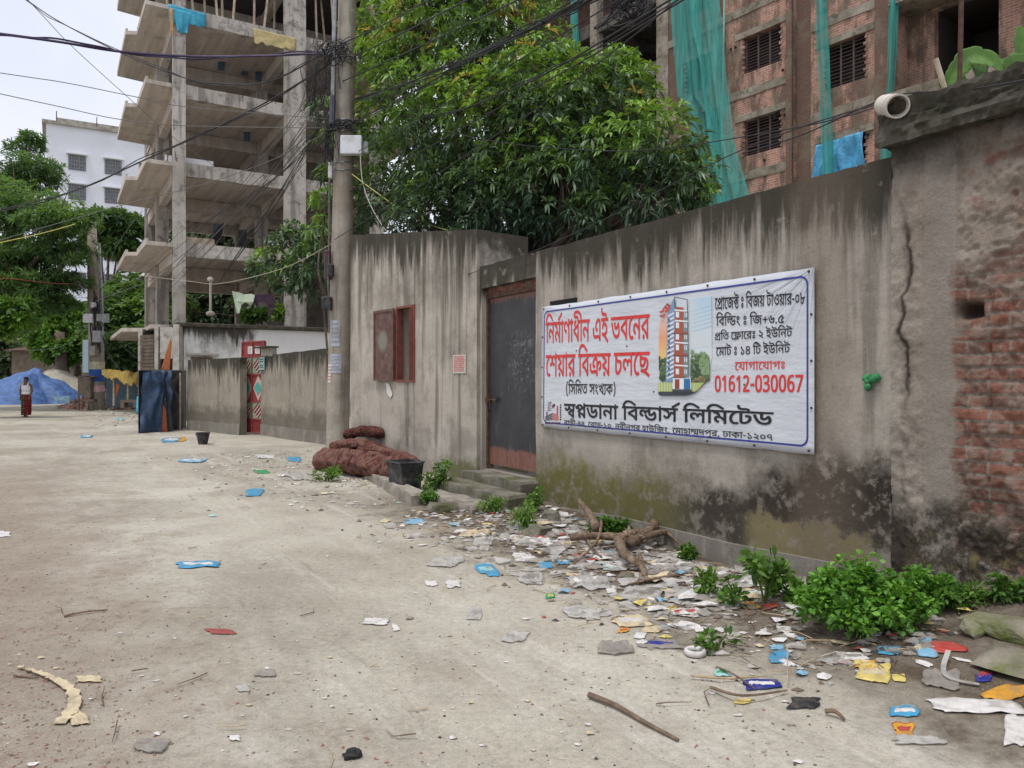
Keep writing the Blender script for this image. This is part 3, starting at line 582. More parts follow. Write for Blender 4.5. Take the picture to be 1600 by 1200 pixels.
-6,23,12,-9,27,-7,27,-14,22,-19,8,-10,-1,24,0,124,13,0,6,-16,17,112,108,-7,-15,-13,-12,-23,-9,-17,-3,-12,2,-4,12,23,3,21,8,8,6,6,16,-1,8,-7,13,-7,6,14,13,14,-17,4,-11,19,36,108,-15,7,-5,6,-3,7,0,15,5,14,19,-5,-5,-14,1,-6,7,-6,11,0,11,4,11,13,6,10,14,3,0,-12,-5,-11,-14,-16,-18,-8,1,25,66,156,0,-18,-17,0,15,5,-16,-15,-7,-13,-1,-16,8,-57,-2,-18,-3,-8,-11,-14,-20,-11,
-14,-4,-6,17,18,6,12,10,4,6,2,16,-8,56,2,17,6,14,11,14,4,-5,-45,0,0,18,3,18,204,156,0,-18,-81,0,0,-20,0,-118,-19,0,-20,28,-14,12,-16,10,-17,7,-18,4,-10,24,49,25,51,19,-5,-10,0,19,-106,0,0,18,11,104,117,5,-7,-53,-22,-24,-12,15,-4,14,-6,28,-19,10,-12,8,-13,-2,0,-1,25,21,189,64,-2,-8,-4,-6,-7,-6,-8,-3,-26,0,1,18,9,-1,12,2,6,8,1,6,-6,16,-7,7,-23,10,-15,3,0,18,
19,-3,17,-6,18,-12,12,-16,3,-9,1,18,20,-34,11,17,9,18,12,39,4,41,-4,42,-5,20,-16,38,-11,17,21,0,11,-17,9,-18,7,-19,8,-42,0,-42,-8,-41,-7,-19,-20,-34,4,36,113,77,-17,7,-13,15,-5,10,3,1,-10,-24,-13,-10,-16,0,-13,5,-13,13,-7,10,15,9,9,-12,8,-6,11,0,9,8,6,20,1,15,17,0,5,-18,8,-14,12,-10,15,-3,8,1,6,3,3,6,0,17,-4,9,-12,15,20,4,8,-9,6,-13,2,-16,-4,-19,-6,-7,
-17,-7,4,182,156,0,-18,-184,0,0,18,9,155,92,0,-92,-19,0,-27,24,-22,10,-13,3,-9,19,33,20,38,15,6,136,76,-50,-26,15,-5,25,-14,10,-9,0,18,5,28,87,156,13,-5,12,-8,20,-20,18,-23,-14,-10,-17,23,-14,15,-15,8,-16,3,-18,-3,-15,-7,-10,-8,9,3,20,-3,9,-13,1,-17,-28,-16,9,9,3,12,-3,8,-5,3,-10,1,-12,-5,-18,18,20,19,22,13,12,3,6,124,118,-70,-58,-14,14,29,21,11,10,33,27,9,182,156,0,-18,-27,
0,0,-67,-19,0,0,53,0,48,13,0,6,-16,21,84,62,13,-2,22,-10,20,-18,9,-12,-4,-20,-18,22,-19,16,-21,6,-11,-3,-3,-4,0,-9,8,-7,7,-3,-9,-18,-14,8,-10,11,-3,13,1,9,9,13,14,7,6,155,78,0,-78,-19,0,0,41,0,13,0,24,1,46,180,156,0,-18,-91,0,2,-56,7,-3,10,3,11,10,13,16,15,2,13,-24,4,-25,-3,-19,-9,-17,-15,-12,-21,-6,-28,0,-28,12,-13,11,-15,21,-13,29,-12,36,19,5,13,-40,7,-16,16,
-23,19,-13,22,-4,13,1,10,3,14,13,4,9,0,20,-2,9,-8,13,11,5,-7,-12,-16,-16,-16,-8,-8,-2,-10,2,-9,5,-7,10,-2,12,0,49,-72,0,0,18,2,36,57,124,14,-4,12,-9,5,-7,-4,0,4,8,12,8,17,0,23,-19,-2,-21,-13,16,-7,6,-13,0,-8,-5,-2,-12,1,-3,-16,-1,-6,14,-10,9,-12,3,-8,-1,-7,-4,-4,-5,0,-13,2,-5,13,-9,10,-4,-6,-19,-21,9,-14,15,-4,9,0,21,4,8,6,7,8,5,9,3,45,236,156,
0,-18,-92,0,1,-56,1,-5,8,-3,9,3,11,9,14,17,14,3,8,-12,8,-25,0,-23,-2,-10,-9,-16,-15,-12,-21,-6,-27,0,-30,12,-22,22,-14,26,18,7,15,-26,9,-10,11,-7,13,-5,27,0,10,3,14,13,4,9,0,20,-5,16,-5,6,11,5,-7,-12,-16,-16,-16,-8,-13,-1,-10,3,-7,7,-5,11,-1,50,0,11,-127,0,0,18,2,36,144,156,0,-18,-101,0,0,-87,1,-15,3,-7,8,-4,15,0,18,9,13,14,8,18,0,16,-3,5,-6,3,-21,-1,
-3,18,21,3,17,-4,6,-4,5,-7,3,-8,1,-11,-2,-15,-5,-14,-8,-13,-10,-10,-20,-13,-12,-4,-21,0,-13,5,-9,9,-5,15,0,12,0,90,-26,0,0,18,18,99,156,-3,11,-6,6,-11,2,-38,0,-19,5,-13,10,-7,15,1,23,18,-1,0,-19,4,-8,18,-7,31,0,20,-2,14,-7,4,-5,5,-23,2,46,180,156,0,-18,-91,0,2,-56,7,-3,10,3,11,10,13,16,15,2,13,-24,4,-25,-3,-19,-9,-17,-15,-12,-21,-6,-28,0,-28,12,-13,11,-15,21,-13,
29,-12,36,19,5,13,-40,7,-16,16,-23,19,-13,22,-4,13,1,10,3,14,13,4,9,0,20,-2,9,-8,13,11,5,-7,-12,-16,-16,-16,-8,-8,-2,-10,2,-9,5,-7,10,-2,12,0,49,-72,0,0,18,9,90,-38,-10,4,-4,6,0,12,8,8,12,0,6,-4,4,-10,-4,-12,1,4,12,84,61,0,0,-20,-61,0,3,36,56,1,-14,4,-12,7,-8,8,-5,11,0,20,3,8,13,14,24,11,0,-6,-22,11,-12,13,-5,16,2,9,5,9,8,8,10,6,19,5,
24,0,20,-5,14,-8,8,-14,2,-9,-5,-18,-14,-12,-19,-9,-1,5,22,-10,9,-6,6,-7,4,-19,-1,-13,-5,-11,-9,-8,-11,-6,-15,-4,16,86,19,10,2,12,9,3,6,0,15,-4,6,-7,6,-26,10,-12,-3,-17,-9,-8,-12,0,-13,3,-6,5,-5,8,-4,9,-2,14,74,91,9,2,15,8,10,11,2,6,-5,10,-12,7,-20,3,-17,-2,-13,-7,-5,-11,1,-6,8,-10,16,-8,1,7,48,29,1,-3,-5,-18,-16,-38,-16,0,6,30,5,29,1,36,59,1,-11,3,
-13,12,-4,14,1,10,10,14,16,7,8,-19,-11,-5,-3,-3,-1,-4,5,-8,16,-3,17,3,7,4,7,12,0,14,-2,7,-10,12,-37,28,-19,19,-4,14,4,13,9,13,17,-9,-6,-7,-2,-8,1,-6,4,-7,26,-20,24,-18,12,-17,3,-29,-6,-16,-8,-9,-23,-11,2,20,58,24,-21,9,-12,14,-4,9,-3,22,2,15,4,13,11,16,8,6,20,7,25,0,10,-2,17,-10,10,-15,4,-13,1,-15,-6,-28,-11,-15,-17,-11,-11,-2,16,65,117,-9,-3,-13,-14,-4,-10,0,
-22,7,-17,15,-9,12,-2,10,2,9,4,8,6,9,18,0,22,-3,9,-12,13,-8,3,1,45,121,0,0,106,5,-16,-16,22,-15,15,-14,9,-15,3,-16,-3,-13,-11,-7,-9,7,4,17,2,10,-1,9,-4,10,-11,3,-7,-1,-16,-3,-9,-13,-16,-23,-15,-13,18,13,6,16,12,4,12,-1,5,-8,7,-13,1,-18,-6,-20,16,16,23,9,9,10,6,11,4,24,0,11,-3,20,-13,20,-22,-5,3,-1,51,13,0,6,-16,26,0,0,-18,-26,0,0,-138,3,40,73,124,10,
-2,20,-11,7,-9,5,-11,1,-10,-6,-23,-8,-9,-11,-7,-15,-5,-17,-2,3,3,23,-9,25,-14,25,-17,-11,-14,-29,20,-25,15,-27,11,-31,8,3,18,17,-4,20,-1,27,4,8,5,5,6,4,14,-4,15,-13,9,-17,4,-15,-2,-8,-5,-2,-9,1,-8,-18,-3,-2,15,1,9,4,7,15,10,11,2,9,44,116,-3,8,-12,12,-11,3,6,11,12,-3,20,-12,5,-8,3,-10,4,135,156,0,-18,-137,0,0,18,2,18,127,156,-2,11,-7,6,-11,2,-49,0,-19,5,-13,
10,-7,15,1,23,18,-1,0,-19,4,-8,18,-7,42,0,21,-2,13,-7,4,-5,5,-23,46,180,156,0,-18,-91,0,2,-56,7,-3,10,3,11,10,13,16,15,2,13,-24,4,-25,-3,-19,-9,-17,-15,-12,-21,-6,-28,0,-28,12,-13,11,-15,21,-13,29,-12,36,19,5,13,-40,7,-16,16,-23,19,-13,22,-4,13,1,10,3,14,13,4,9,0,20,-2,9,-8,13,11,5,-7,-12,-16,-16,-16,-8,-8,-2,-10,2,-9,5,-7,10,-2,12,0,49,-72,0,0,18,2,51,86,17,
-14,4,-13,7,-24,23,-16,32,-12,33,19,5,12,-36,7,-14,16,-21,18,-11,22,-4,21,3,12,11,3,8,1,17,-6,16,16,0,-15,-14,-16,-8,-19,-4,-18,4,-11,11,-5,17,2,11,6,11,15,14,11,6,-24,0,-76,0,0,18,234,0,0,-18,-78,0,-20,0,-24,-11,-17,-13,-8,-13,0,-12,7,-6,14,0,8,3,17,13,21,-8,4,-12,2,-15,-2,-13,-4,-11,-11,-13,-7,-5,-21,-6,19,201,39,8,-37,-19,-4,-7,29,-2,29,2,23,6,18,-23,2,-22,9,-10,
7,-15,21,19,4,10,-13,16,-9,30,-3,8,1,9,-18,-8,-22,-2,-12,5,31,88,76,-10,3,-29,19,-8,2,-7,-2,-3,-7,3,-7,6,-7,-14,-14,-11,13,-5,16,5,14,10,9,14,3,11,-2,34,-20,13,-3,8,1,6,3,4,5,1,8,-5,19,-13,15,20,4,8,-9,6,-13,3,-16,-4,-19,-5,-7,-7,-5,-9,-3,12,22,150,21,-7,12,-11,4,-6,2,-7,-1,-18,-19,1,1,9,-2,10,-4,8,-11,8,-9,2,9,220,156,0,-18,-26,0,0,-138,-20,0,0,
54,0,84,-176,0,0,18,7,118,58,-5,12,-9,8,17,9,8,-7,5,-10,2,-13,20,123,59,13,-1,11,-4,20,-14,17,-20,-6,-17,-16,19,-18,14,-9,4,-15,1,-6,-5,0,-9,13,-9,-9,-17,-18,13,-5,8,-2,10,4,15,5,5,10,5,1,28,153,156,0,-18,-113,0,0,-75,-4,5,36,31,30,16,17,7,16,-16,-8,-18,-4,-17,-1,-20,2,-23,6,-26,-18,-4,-7,29,-3,29,2,19,4,16,5,11,3,-1,-28,-14,-26,-19,-27,-24,-15,10,0,84,-22,0,0,
18,1,47,182,156,0,-18,-27,0,0,-138,-19,0,0,99,6,-16,-19,26,-16,17,-16,10,-17,3,-18,-4,-14,-10,-11,-12,8,3,20,-3,6,-5,6,-12,-1,-16,-4,2,12,12,37,35,13,-13,-72,-67,-14,13,20,20,-9,-11,-7,-5,6,9,3,11,-4,10,-5,3,-10,0,-12,-4,-18,18,20,23,22,16,12,4,26,0,12,-4,22,-16,22,-26,-5,2,-1,28,0,32,13,0,6,-16,1,32,-79,-66,-15,6,-10,13,-2,9,5,15,5,6,8,4,20,3,15,-1,14,-4,30,
-16,31,-23,-11,-14,-31,24,-26,14,-24,4,-13,-3,-4,-4,0,-11,4,-4,11,-3,9,1,11,7,4,5,4,12,1,28,19,0,0,-21,-4,-18,-4,-9,-14,-15,-16,-5,1,36,144,156,0,-18,-101,0,0,-87,1,-15,3,-7,8,-4,15,0,18,9,13,14,8,18,0,16,-3,5,-6,3,-21,-1,-3,18,21,3,17,-4,6,-4,5,-7,3,-8,1,-11,-2,-15,-5,-14,-8,-13,-10,-10,-20,-13,-12,-4,-21,0,-13,5,-9,9,-5,15,0,12,0,90,-26,0,0,18,1,37,32,
140,10,18,16,-9,-4,-6,-1,-9,5,-5,37,-9,12,-5,14,-13,4,-18,-2,-11,-4,-9,-18,-15,-13,-5,-18,-2,-8,2,10,2,22,-10,23,-13,21,-16,-11,-13,-40,28,-25,11,-46,13,4,18,18,-4,22,-2,27,3,14,9,3,6,1,13,-7,9,-14,6,-25,6,-18,8,-5,4,-3,6,2,27,96,75,12,-3,-10,-5,-21,-4,-25,0,-12,4,-10,6,-7,8,-4,10,0,23,3,10,13,16,18,12,21,4,17,-3,13,-7,8,-12,3,-20,0,-78,1,-10,5,-5,11,-2,-2,
-19,-12,1,-15,7,-5,6,-2,7,14,66,80,19,3,16,6,-5,-5,-1,34,-2,11,-6,6,-7,2,-12,0,-13,-5,-14,-16,-3,-14,3,-13,5,-4,2,47,191,156,0,-18,-26,0,0,-138,-19,0,0,99,5,-16,-19,26,-23,23,-16,6,-18,0,-17,-7,-21,-20,8,4,8,1,16,-3,6,-5,6,-12,-1,-16,-4,2,12,12,37,35,12,-13,-71,-67,-14,13,20,20,-9,-11,-7,-5,6,9,2,16,-3,5,-5,3,-10,0,-12,-4,-19,18,31,32,12,7,12,4,26,0,12,-4,
21,-16,23,-26,-5,2,-1,28,0,32,13,0,6,-16,26,165,-11,-19,0,-6,13,-4,4,-11,4,-19,0,-25,-3,-23,0,-19,4,-9,4,-14,14,-4,15,0,23,2,5,19,-3,-2,-7,0,-9,4,-17,5,-5,8,-4,19,-3,47,5,18,-3,14,-11,0,23,19,0,5,28,96,-2,-12,3,-16,13,-6,18,4,17,23,39,1,51,20,0,0,-45,-7,-21,-17,-26,-4,-15,1,-6,7,-8,13,-3,17,0,15,6,8,9,1,8,-6,7,13,14,13,-15,1,-7,-2,-10,-5,-10,-8,
-8,-11,-7,-18,-4,15,96,112,-45,-16,-21,-10,-2,3,16,-3,26,-13,12,-9,-10,-12,-16,10,-27,10,-11,1,-9,23,29,13,30,12,27,9,15,122,62,3,18,14,0,5,5,0,9,-9,9,-17,7,-12,2,0,18,32,-9,12,-7,8,-8,6,-20,-7,-17,-13,-7,4,-2,138,0,18,185,0,0,-18,19,138,156,-3,11,-6,6,-11,2,-50,0,-19,5,-7,4,-10,13,-3,24,1,7,19,-1,-1,-10,4,-17,19,-7,41,0,21,-2,13,-7,7,-11,3,-17,4,14,21,131,3,
8,13,12,18,5,18,-5,7,-5,9,-15,0,-19,-9,-15,-16,-9,-19,0,-15,9,-6,6,-3,9,10,38,114,4,-6,6,-3,14,0,6,3,4,6,0,15,-10,9,-14,0,-10,-9,16,21,44,3,8,13,12,8,3,19,0,9,-3,7,-5,9,-15,0,-19,-9,-16,-7,-5,-18,-4,-10,1,-8,3,-13,12,-3,9,11,38,27,4,-6,6,-4,14,0,6,4,4,6,0,15,-10,9,-14,0,-6,-4,-4,-6,2,36,139,156,10,-3,8,-5,6,-8,4,-9,1,-10,-2,-12,-4,-10,
-17,-16,-25,-13,-8,18,15,6,11,7,6,6,3,6,1,7,-2,9,-4,6,-15,5,-17,-4,-14,-7,-10,-10,-3,-9,2,-7,4,-3,7,-1,-5,-19,-16,6,-9,9,-3,13,1,8,4,9,14,16,10,7,11,5,12,3,31,169,43,-6,-11,-8,-9,-12,-7,-13,-4,-17,-2,-17,2,-16,5,-15,8,-23,22,-16,26,-19,54,19,5,14,-42,17,-30,9,-11,11,-9,11,-6,12,-3,24,-1,16,6,9,12,1,9,-2,9,-4,8,-8,6,-9,4,20,9,10,-7,7,-8,5,-10,2,
31,59,0,-16,3,-10,7,-10,19,0,12,0,79,-1,10,-5,5,-11,2,2,19,16,-2,10,-5,6,-10,2,-14,0,-36,14,4,18,0,28,-3,16,3,10,11,18,-8,-3,-8,-11,-10,-24,-5,-8,1,4,4,4,-5,4,-13,-3,-27,-9,-16,-14,-11,13,67,19,13,5,8,11,4,12,-3,20,-9,7,-12,2,-14,-2,-12,-4,0,-35,2,-9,4,-5,6,-3,1,12,65,72,-47,0,0,18,47,0,0,47,18,0,0,-47,47,0,0,-18,-47,0,0,-48,-18,0,1,50,74,11,
-12,4,-11,6,-11,10,-10,14,-15,32,-10,36,19,6,12,-42,6,-16,7,-12,8,-9,18,-10,21,0,8,3,7,5,6,8,3,10,0,22,-8,20,10,0,-4,-10,-11,-15,-14,-8,-13,0,-9,3,-7,7,-5,13,-1,34,-5,6,-11,1,2,19,23,-4,5,-4,4,-9,2,-13,0,-29,5,-6,8,0,8,4,12,23,14,3,8,-14,5,-16,2,-16,-6,-29,-4,-8,-13,-13,-9,-4,-10,-2,1,11,18,19,4,7,5,3,12,0,8,-6,2,-9,-1,-8,-4,-6,-11,-4,-11,4,
-3,6,2,27,66,1,-22,6,-17,13,-11,18,-3,11,0,26,10,24,19,21,35,24,27,13,9,-13,-5,-14,2,-7,4,-5,7,-3,12,-1,9,-14,-24,-15,-15,-14,-4,-8,0,-15,4,-6,11,-5,18,-1,8,-21,-28,-11,-16,-3,25,99,19,15,3,-11,2,-9,4,-11,12,-3,7,0,18,3,9,14,16,22,16,-1,-6,-14,5,-6,4,-6,12,2,16,2,-4,-33,-20,-13,-12,-14,-22,-4,-19,1,-10,7,-15,7,-8,10,-5,11,-3,2,45,208,156,0,-18,-170,0,-6,4,20,
-6,17,-10,14,-12,1,-13,-42,-20,37,-8,29,-17,0,18,0,54,17,-1,37,-9,10,-6,15,-15,7,-16,0,-17,-7,-14,-7,-6,-8,-3,-26,0,1,17,21,2,6,8,0,14,-5,8,-16,12,-12,4,-14,2,0,-72,-18,-1,-21,15,-13,6,-29,8,-17,2,-9,22,42,22,-21,11,-24,7,8,17,0,-7,-27,0,0,18,38,44,46,11,-2,16,-9,5,-8,8,9,8,2,7,-1,6,-3,12,-13,-9,7,0,15,19,0,0,-54,-19,0,0,38,8,-23,-8,12,-6,4,-10,1,
-6,-7,0,-12,-15,-2,-4,15,-9,10,-12,4,-7,-1,-7,-7,0,-11,10,-10,10,-4,-8,-17,-13,6,-11,8,-5,7,-4,17,4,15,5,6,15,7,2,17,159,156,0,-18,-26,0,0,-138,-19,0,-24,25,-29,17,-12,5,-28,6,-9,23,51,28,-22,12,-29,10,8,16,0,-4,-22,0,0,18,16,114,138,-80,0,5,-1,21,-11,18,-12,6,-6,1,-14,-38,-18,-16,-10,-3,4,20,-4,18,-6,28,-17,24,-22,-4,-1,0,23,2,25,69,-2,-18,2,-14,8,-11,14,-8,18,-4,
23,-2,27,2,34,8,28,6,10,17,14,11,4,13,1,17,-2,15,-8,11,-14,8,-18,4,-23,2,-26,-2,-35,-8,-28,-6,-10,-8,-9,-9,-6,-11,-3,18,69,16,11,2,9,6,7,10,7,33,0,45,-7,32,-7,10,-9,6,-11,2,-12,-2,-8,-6,-7,-10,-7,-32,0,-45,7,-32,7,-10,8,-6,1,8,65,0,0,112,1,44,-32,-29,-12,15,46,36,19,0,0,-178,2,33,62,-2,-20,8,-15,15,-10,24,-3,31,2,31,6,28,6,13,8,11,10,9,22,10,24,3,
21,-2,0,-19,-21,3,-19,-3,-8,-3,-9,-7,-13,-19,-7,-40,2,0,14,15,14,5,19,0,9,-2,15,-9,11,-13,6,-19,0,-22,-6,-20,-5,-9,-14,-12,-18,-7,16,81,17,15,9,5,8,3,11,0,23,-7,16,-6,6,-19,4,-10,-1,-16,-9,-6,-7,-4,-15,4,-22,5,-9,7,-8,12,-6,1,25,12,19,42,47,21,23,14,21,5,22,-4,17,-10,10,-15,3,-21,-4,-18,-12,-12,14,14,11,17,7,20,3,19,-3,15,-7,11,-12,5,-16,0,-23,-11,-25,-31,-37,-34,
-38,84,0,0,-20,-111,0,1,45,44,-2,-34,9,0,21,23,-9,24,-3,13,1,11,3,9,6,9,15,0,21,-11,14,-21,6,-30,1,0,19,29,1,10,3,8,5,6,7,4,17,0,8,-3,7,-11,9,-16,3,-23,-4,-19,-10,-11,15,10,7,13,6,14,4,27,0,18,-5,14,-9,9,-17,0,-23,-9,-18,-17,-11,-11,-4,13,-2,20,-11,10,-18,0,-21,-6,-18,-13,-14,-9,-5,-23,-6,1,7,103,158,-92,0,0,20,115,0,0,-17,-68,-161,-24,0]
GROWS = [[[0,0],[1,66],[2,218],[3,373],[4,373],[5,440],[4,594],[6,661],[7,810],[1,876],[8,1028],[9,1092],[10,1282],[8,1414],[11,1480],[12,1660],[13,1809],[1,1895],[14,2046]],[[13,0],[15,86],[16,256],[4,412],[14,479],[8,628],[0,693],[12,759],[17,908],[16,1141],[8,1297],[18,1362],[19,1504],[13,1687],[20,1773]],[[21,0],[0,105],[22,171],[0,342],[2,408],[23,564],[8,740],[22,806],[24,976],[25,1086],[26,1260],[27,1323],[28,1525]],[[29,0],[30,180],[31,359],[4,537],[1,604],[4,754],[8,821],[0,886],[12,952],[32,1102],[4,1335],[22,1401],[3,1572],[8,1572],[0,1637],[19,1703],[0,1886],[2,1952],[13,2108],[33,2194],[31,2336]],[[12,0],[4,149],[34,216],[7,394],[35,460],[36,545],[36,693],[37,841],[8,907],[13,972],[14,1058],[4,1207],[31,1274],[35,1452],[38,1537],[39,1685],[37,1833],[8,1898],[1,1964],[12,2114],[7,2264],[1,2330],[40,2481],[14,2645],[8,2794],[41,2859],[4,2992],[42,3058],[0,3236],[43,3302],[24,3532],[37,3641],[8,3707],[13,3772],[2,3858],[4,4014],[41,4080],[4,4213],[44,4280],[45,4497],[46,4648],[47,4826],[14,4826],[37,4976],[8,5041],[48,5106],[4,5248],[27,5314],[4,5516],[35,5583],[38,5668],[49,5816],[39,5964],[50,6112]],[[13,0],[51,86],[4,275],[13,342],[43,428],[52,658],[8,838],[53,903],[8,1012],[0,1078],[12,1144],[43,1293],[16,1522],[8,1679],[33,1744],[4,1886],[54,1952],[16,2136],[4,2293],[14,2360],[35,2508],[39,2594],[55,2742]],[[0,0],[12,66],[0,216],[32,282],[24,515],[8,625],[53,690],[8,799],[0,864],[43,931],[56,1160],[57,1308],[58,1456],[59,1523]],[[51,0],[0,189],[23,255],[8,432],[13,497],[60,584],[4,790],[13,856],[14,942],[53,1092],[8,1201],[49,1266],[8,1414],[10,1479],[42,1612],[0,1790],[1,1856],[33,2007]],[[13,0],[2,86],[4,242],[33,308],[8,450],[53,515],[8,625],[38,690],[36,838],[8,986],[0,1051],[33,1117],[8,1259],[10,1324],[42,1456],[0,1634],[1,1701],[33,1852]],[[13,0],[61,86],[4,243],[40,310],[4,474],[13,540],[61,626],[4,783],[40,850],[53,1014]],[[62,0],[63,138],[64,276],[63,413],[65,551],[35,689],[62,774],[66,912],[62,1049],[62,1187],[64,1325],[67,1462]]]
def glyphs():
    i = 0; out = []
    while i < len(GN):
        nc = GN[i]; i += 1; cs = []
        for _ in range(nc):
            n = GN[i]; i += 1; x = y = 0; c = []
            for k in range(n): x += GN[i]; y += GN[i + 1]; i += 2; c.append((x, y))
            cs.append(c)
        out.append(cs)
    return out
GL = glyphs()
from mathutils.geometry import delaunay_2d_cdt
def area(c): return sum(a[0] * b[1] - b[0] * a[1] for a, b in zip(c, c[1:] + c[:1])) / 2
LET = {}
def letter(g, wt):
    """triangles of one letter, filled by winding number so that crossing strokes stay solid"""
    if (g, wt) in LET: return LET[(g, wt)]
    sg = area(max(GL[g], key=lambda c: abs(area(c)))); cs = [fatten(c if sg < 0 else c[::-1], wt) for c in GL[g]]
    V = []; E = []
    for c in cs: b = len(V); V += [Vector(p) for p in c]; E += [(b + i, b + (i + 1) % len(c)) for i in range(len(c))]
    v, _, f, *_ = delaunay_2d_cdt(V, E, [], 0, 1e-4); F = []
    for t in f:
        x = sum(v[i].x for i in t) / len(t); y = sum(v[i].y for i in t) / len(t); wn = 0
        for c in cs:
            for (x0, y0), (x1, y1) in zip(c, c[1:] + c[:1]):
                if (y0 > y) != (y1 > y) and x < (x1 - x0) * (y - y0) / (y1 - y0) + x0: wn += 1 if y1 > y0 else -1
        if wn: F.append(tuple(t))
    LET[(g, wt)] = ([tuple(p) for p in v], F); return LET[(g, wt)]
def fatten(c, w):
    n = len(c); o = []
    for i in range(n):
        (x0, y0), (x1, y1), (x2, y2) = c[i - 1], c[i], c[(i + 1) % n]
        a = math.hypot(x1 - x0, y1 - y0) or 1; b = math.hypot(x2 - x1, y2 - y1) or 1
        n1 = (-(y1 - y0) / a, (x1 - x0) / a); n2 = (-(y2 - y1) / b, (x2 - x1) / b)
        sx, sy = n1[0] + n2[0], n1[1] + n2[1]; k = max(.5, (sx * sx + sy * sy) / 2); o.append((x1 + w * sx / k, y1 + w * sy / k))
    return o
def put_text(mb, row, L, Rt, head=156, wt=0, layer=0):
    """L, Rt = (px, head py, base py) at the two ends of the line, on the banner"""
    sl, zlh = wall_pt(L[0], L[1]); zlb = wall_pt(L[0], L[2])[1]; sr, zrh = wall_pt(Rt[0], Rt[1]); zrb = wall_pt(Rt[0], Rt[2])[1]
    X0 = min(x + p[0] for g, x in row for c in GL[g] for p in c); X1 = max(x + p[0] for g, x in row for c in GL[g] for p in c)
    for g, x in row:
        if not GL[g]: continue
        V, F = letter(g, wt); P = []
        for p in V:
            f = (x + p[0] - X0) / (X1 - X0); v = p[1] / head
            P.append(W(sl + (sr - sl) * f, DB + .004, (zlb + (zrb - zlb) * f) * (1 - v) + (zlh + (zrh - zlh) * f) * v))
        mb.add(P, F)
DB = .035
def banner():
    root = thing('banner', W(2, .02, 1.2), 'big white printed banner with red and black Bengali lettering nailed to the cement wall', 'banner')
    C = [wall_pt(850.5, 480.5), wall_pt(1277, 418), wall_pt(1277, 710), wall_pt(849, 667)]
    def bp(a, b, d=0):
        s = (C[0][0] * (1 - a) + C[1][0] * a) * b + (C[3][0] * (1 - a) + C[2][0] * a) * (1 - b)
        z = (C[0][1] * (1 - a) + C[1][1] * a) * b + (C[3][1] * (1 - a) + C[2][1] * a) * (1 - b)
        e = min(a * 2.7, (1 - a) * 2.7, b, 1 - b)
        ed = .010 * mn.noise(Vector((a * 13, b * 5, 0))) * max(0, 1 - e * 18)
        return W(s, DB + d, z + ed)
    t = MT('glossy_banner_vinyl', .32, .5); wv, s, d, z = t.axes(O, U, NW)
    k = t.ramp(t.noise(wv, 2, 5, .6), [(.3, (.53, .56, .61)), (.7, (.62, .645, .69))])
    t.col(t.mix(t.ma('MULTIPLY', t.sm(t.noise(wv, 5, 6, .75), .6, .75), .25), k, (.42, .41, .4)))
    def fan(cs, cz, rad):
        ds = t.ma('SUBTRACT', s, cs); dz = t.ma('SUBTRACT', z, cz); an = t.ma('ARCTAN2', dz, ds)
        r = t.ma('SQRT', t.ma('ADD', t.ma('MULTIPLY', ds, ds), t.ma('MULTIPLY', dz, dz)))
        c = t.n('ShaderNodeCombineXYZ'); t.l(t.ma('MULTIPLY', an, 5), c.inputs[0]); t.l(t.ma('MULTIPLY', r, .6), c.inputs[1])
        return t.ma('MULTIPLY', t.noise(c.outputs[0], 1.6, 3, .5), t.sm(r, rad, .05))
    h = t.ma('ADD', t.ma('MULTIPLY', fan(C[1][0], C[1][1], 1.2), 1.3), t.ma('MULTIPLY', fan(C[0][0], C[0][1], .8), 1.0))
    h = t.ma('ADD', h, t.ma('MULTIPLY', fan(C[2][0] - 1.2, C[2][1] + .05, .5), .5))
    h = t.ma('ADD', h, t.ma('MULTIPLY', t.noise(t.vec(wv, (.9, 1, 3.2)), 2.2, 4, .55), .5))
    h = t.ma('ADD', h, t.ma('MULTIPLY', t.noise(t.vec(wv, (.35, 1, 34)), 1, 2), .05))
    t.bump(h, .8, .035)
    mb = MB(); mb.grid(lambda a, b: bp(a, b), 60, 24)
    solid(obj('sheet', mb, t.m, root, True), .002, -1)
    red = simple('red_print', (.62, .035, .03), .4, .1, 5, 0, spec=.4); blk = simple('black_print', (.012, .012, .018), .4, .1, 5, 0, spec=.4)
    blue = simple('blue_print', (.035, .045, .26), .4, .1, 5, 0, spec=.4)
    mb = MB()
    put_text(mb, GROWS[0], (857, 505, 536), (1019.5, 491.5, 529), wt=2.5)
    put_text(mb, GROWS[1], (857, 555.5, 588), (1019.5, 550, 586), wt=2.5)
    put_text(mb, GROWS[9], (1153, 566, 579), (1231, 564.5, 576), wt=2)
    put_text(mb, GROWS[10], (1122, 587.5, 611.5), (1259.5, 586, 612), head=178, wt=5)
    obj('red_lettering', mb, red, root)
    mb = MB()
    put_text(mb, GROWS[2], (889, 600, 615.5), (966, 600.5, 616), wt=2)
    put_text(mb, GROWS[3], (886, 631, 651.5), (1213, 644.5, 664.5), wt=4.5)
    put_text(mb, GROWS[4], (885.5, 656.5, 664), (1212, 678.5, 688), wt=2)
    put_text(mb, GROWS[5], (1122, 466.5, 484), (1263, 457.5, 475), wt=2)
    put_text(mb, GROWS[6], (1124, 495, 509.5), (1230, 492, 505), wt=2)
    put_text(mb, GROWS[7], (1122, 521, 532), (1243, 513, 526), wt=2)
    put_text(mb, GROWS[8], (1123.5, 543, 556), (1239.5, 538, 551), wt=2)
    obj('black_lettering', mb, blk, root)
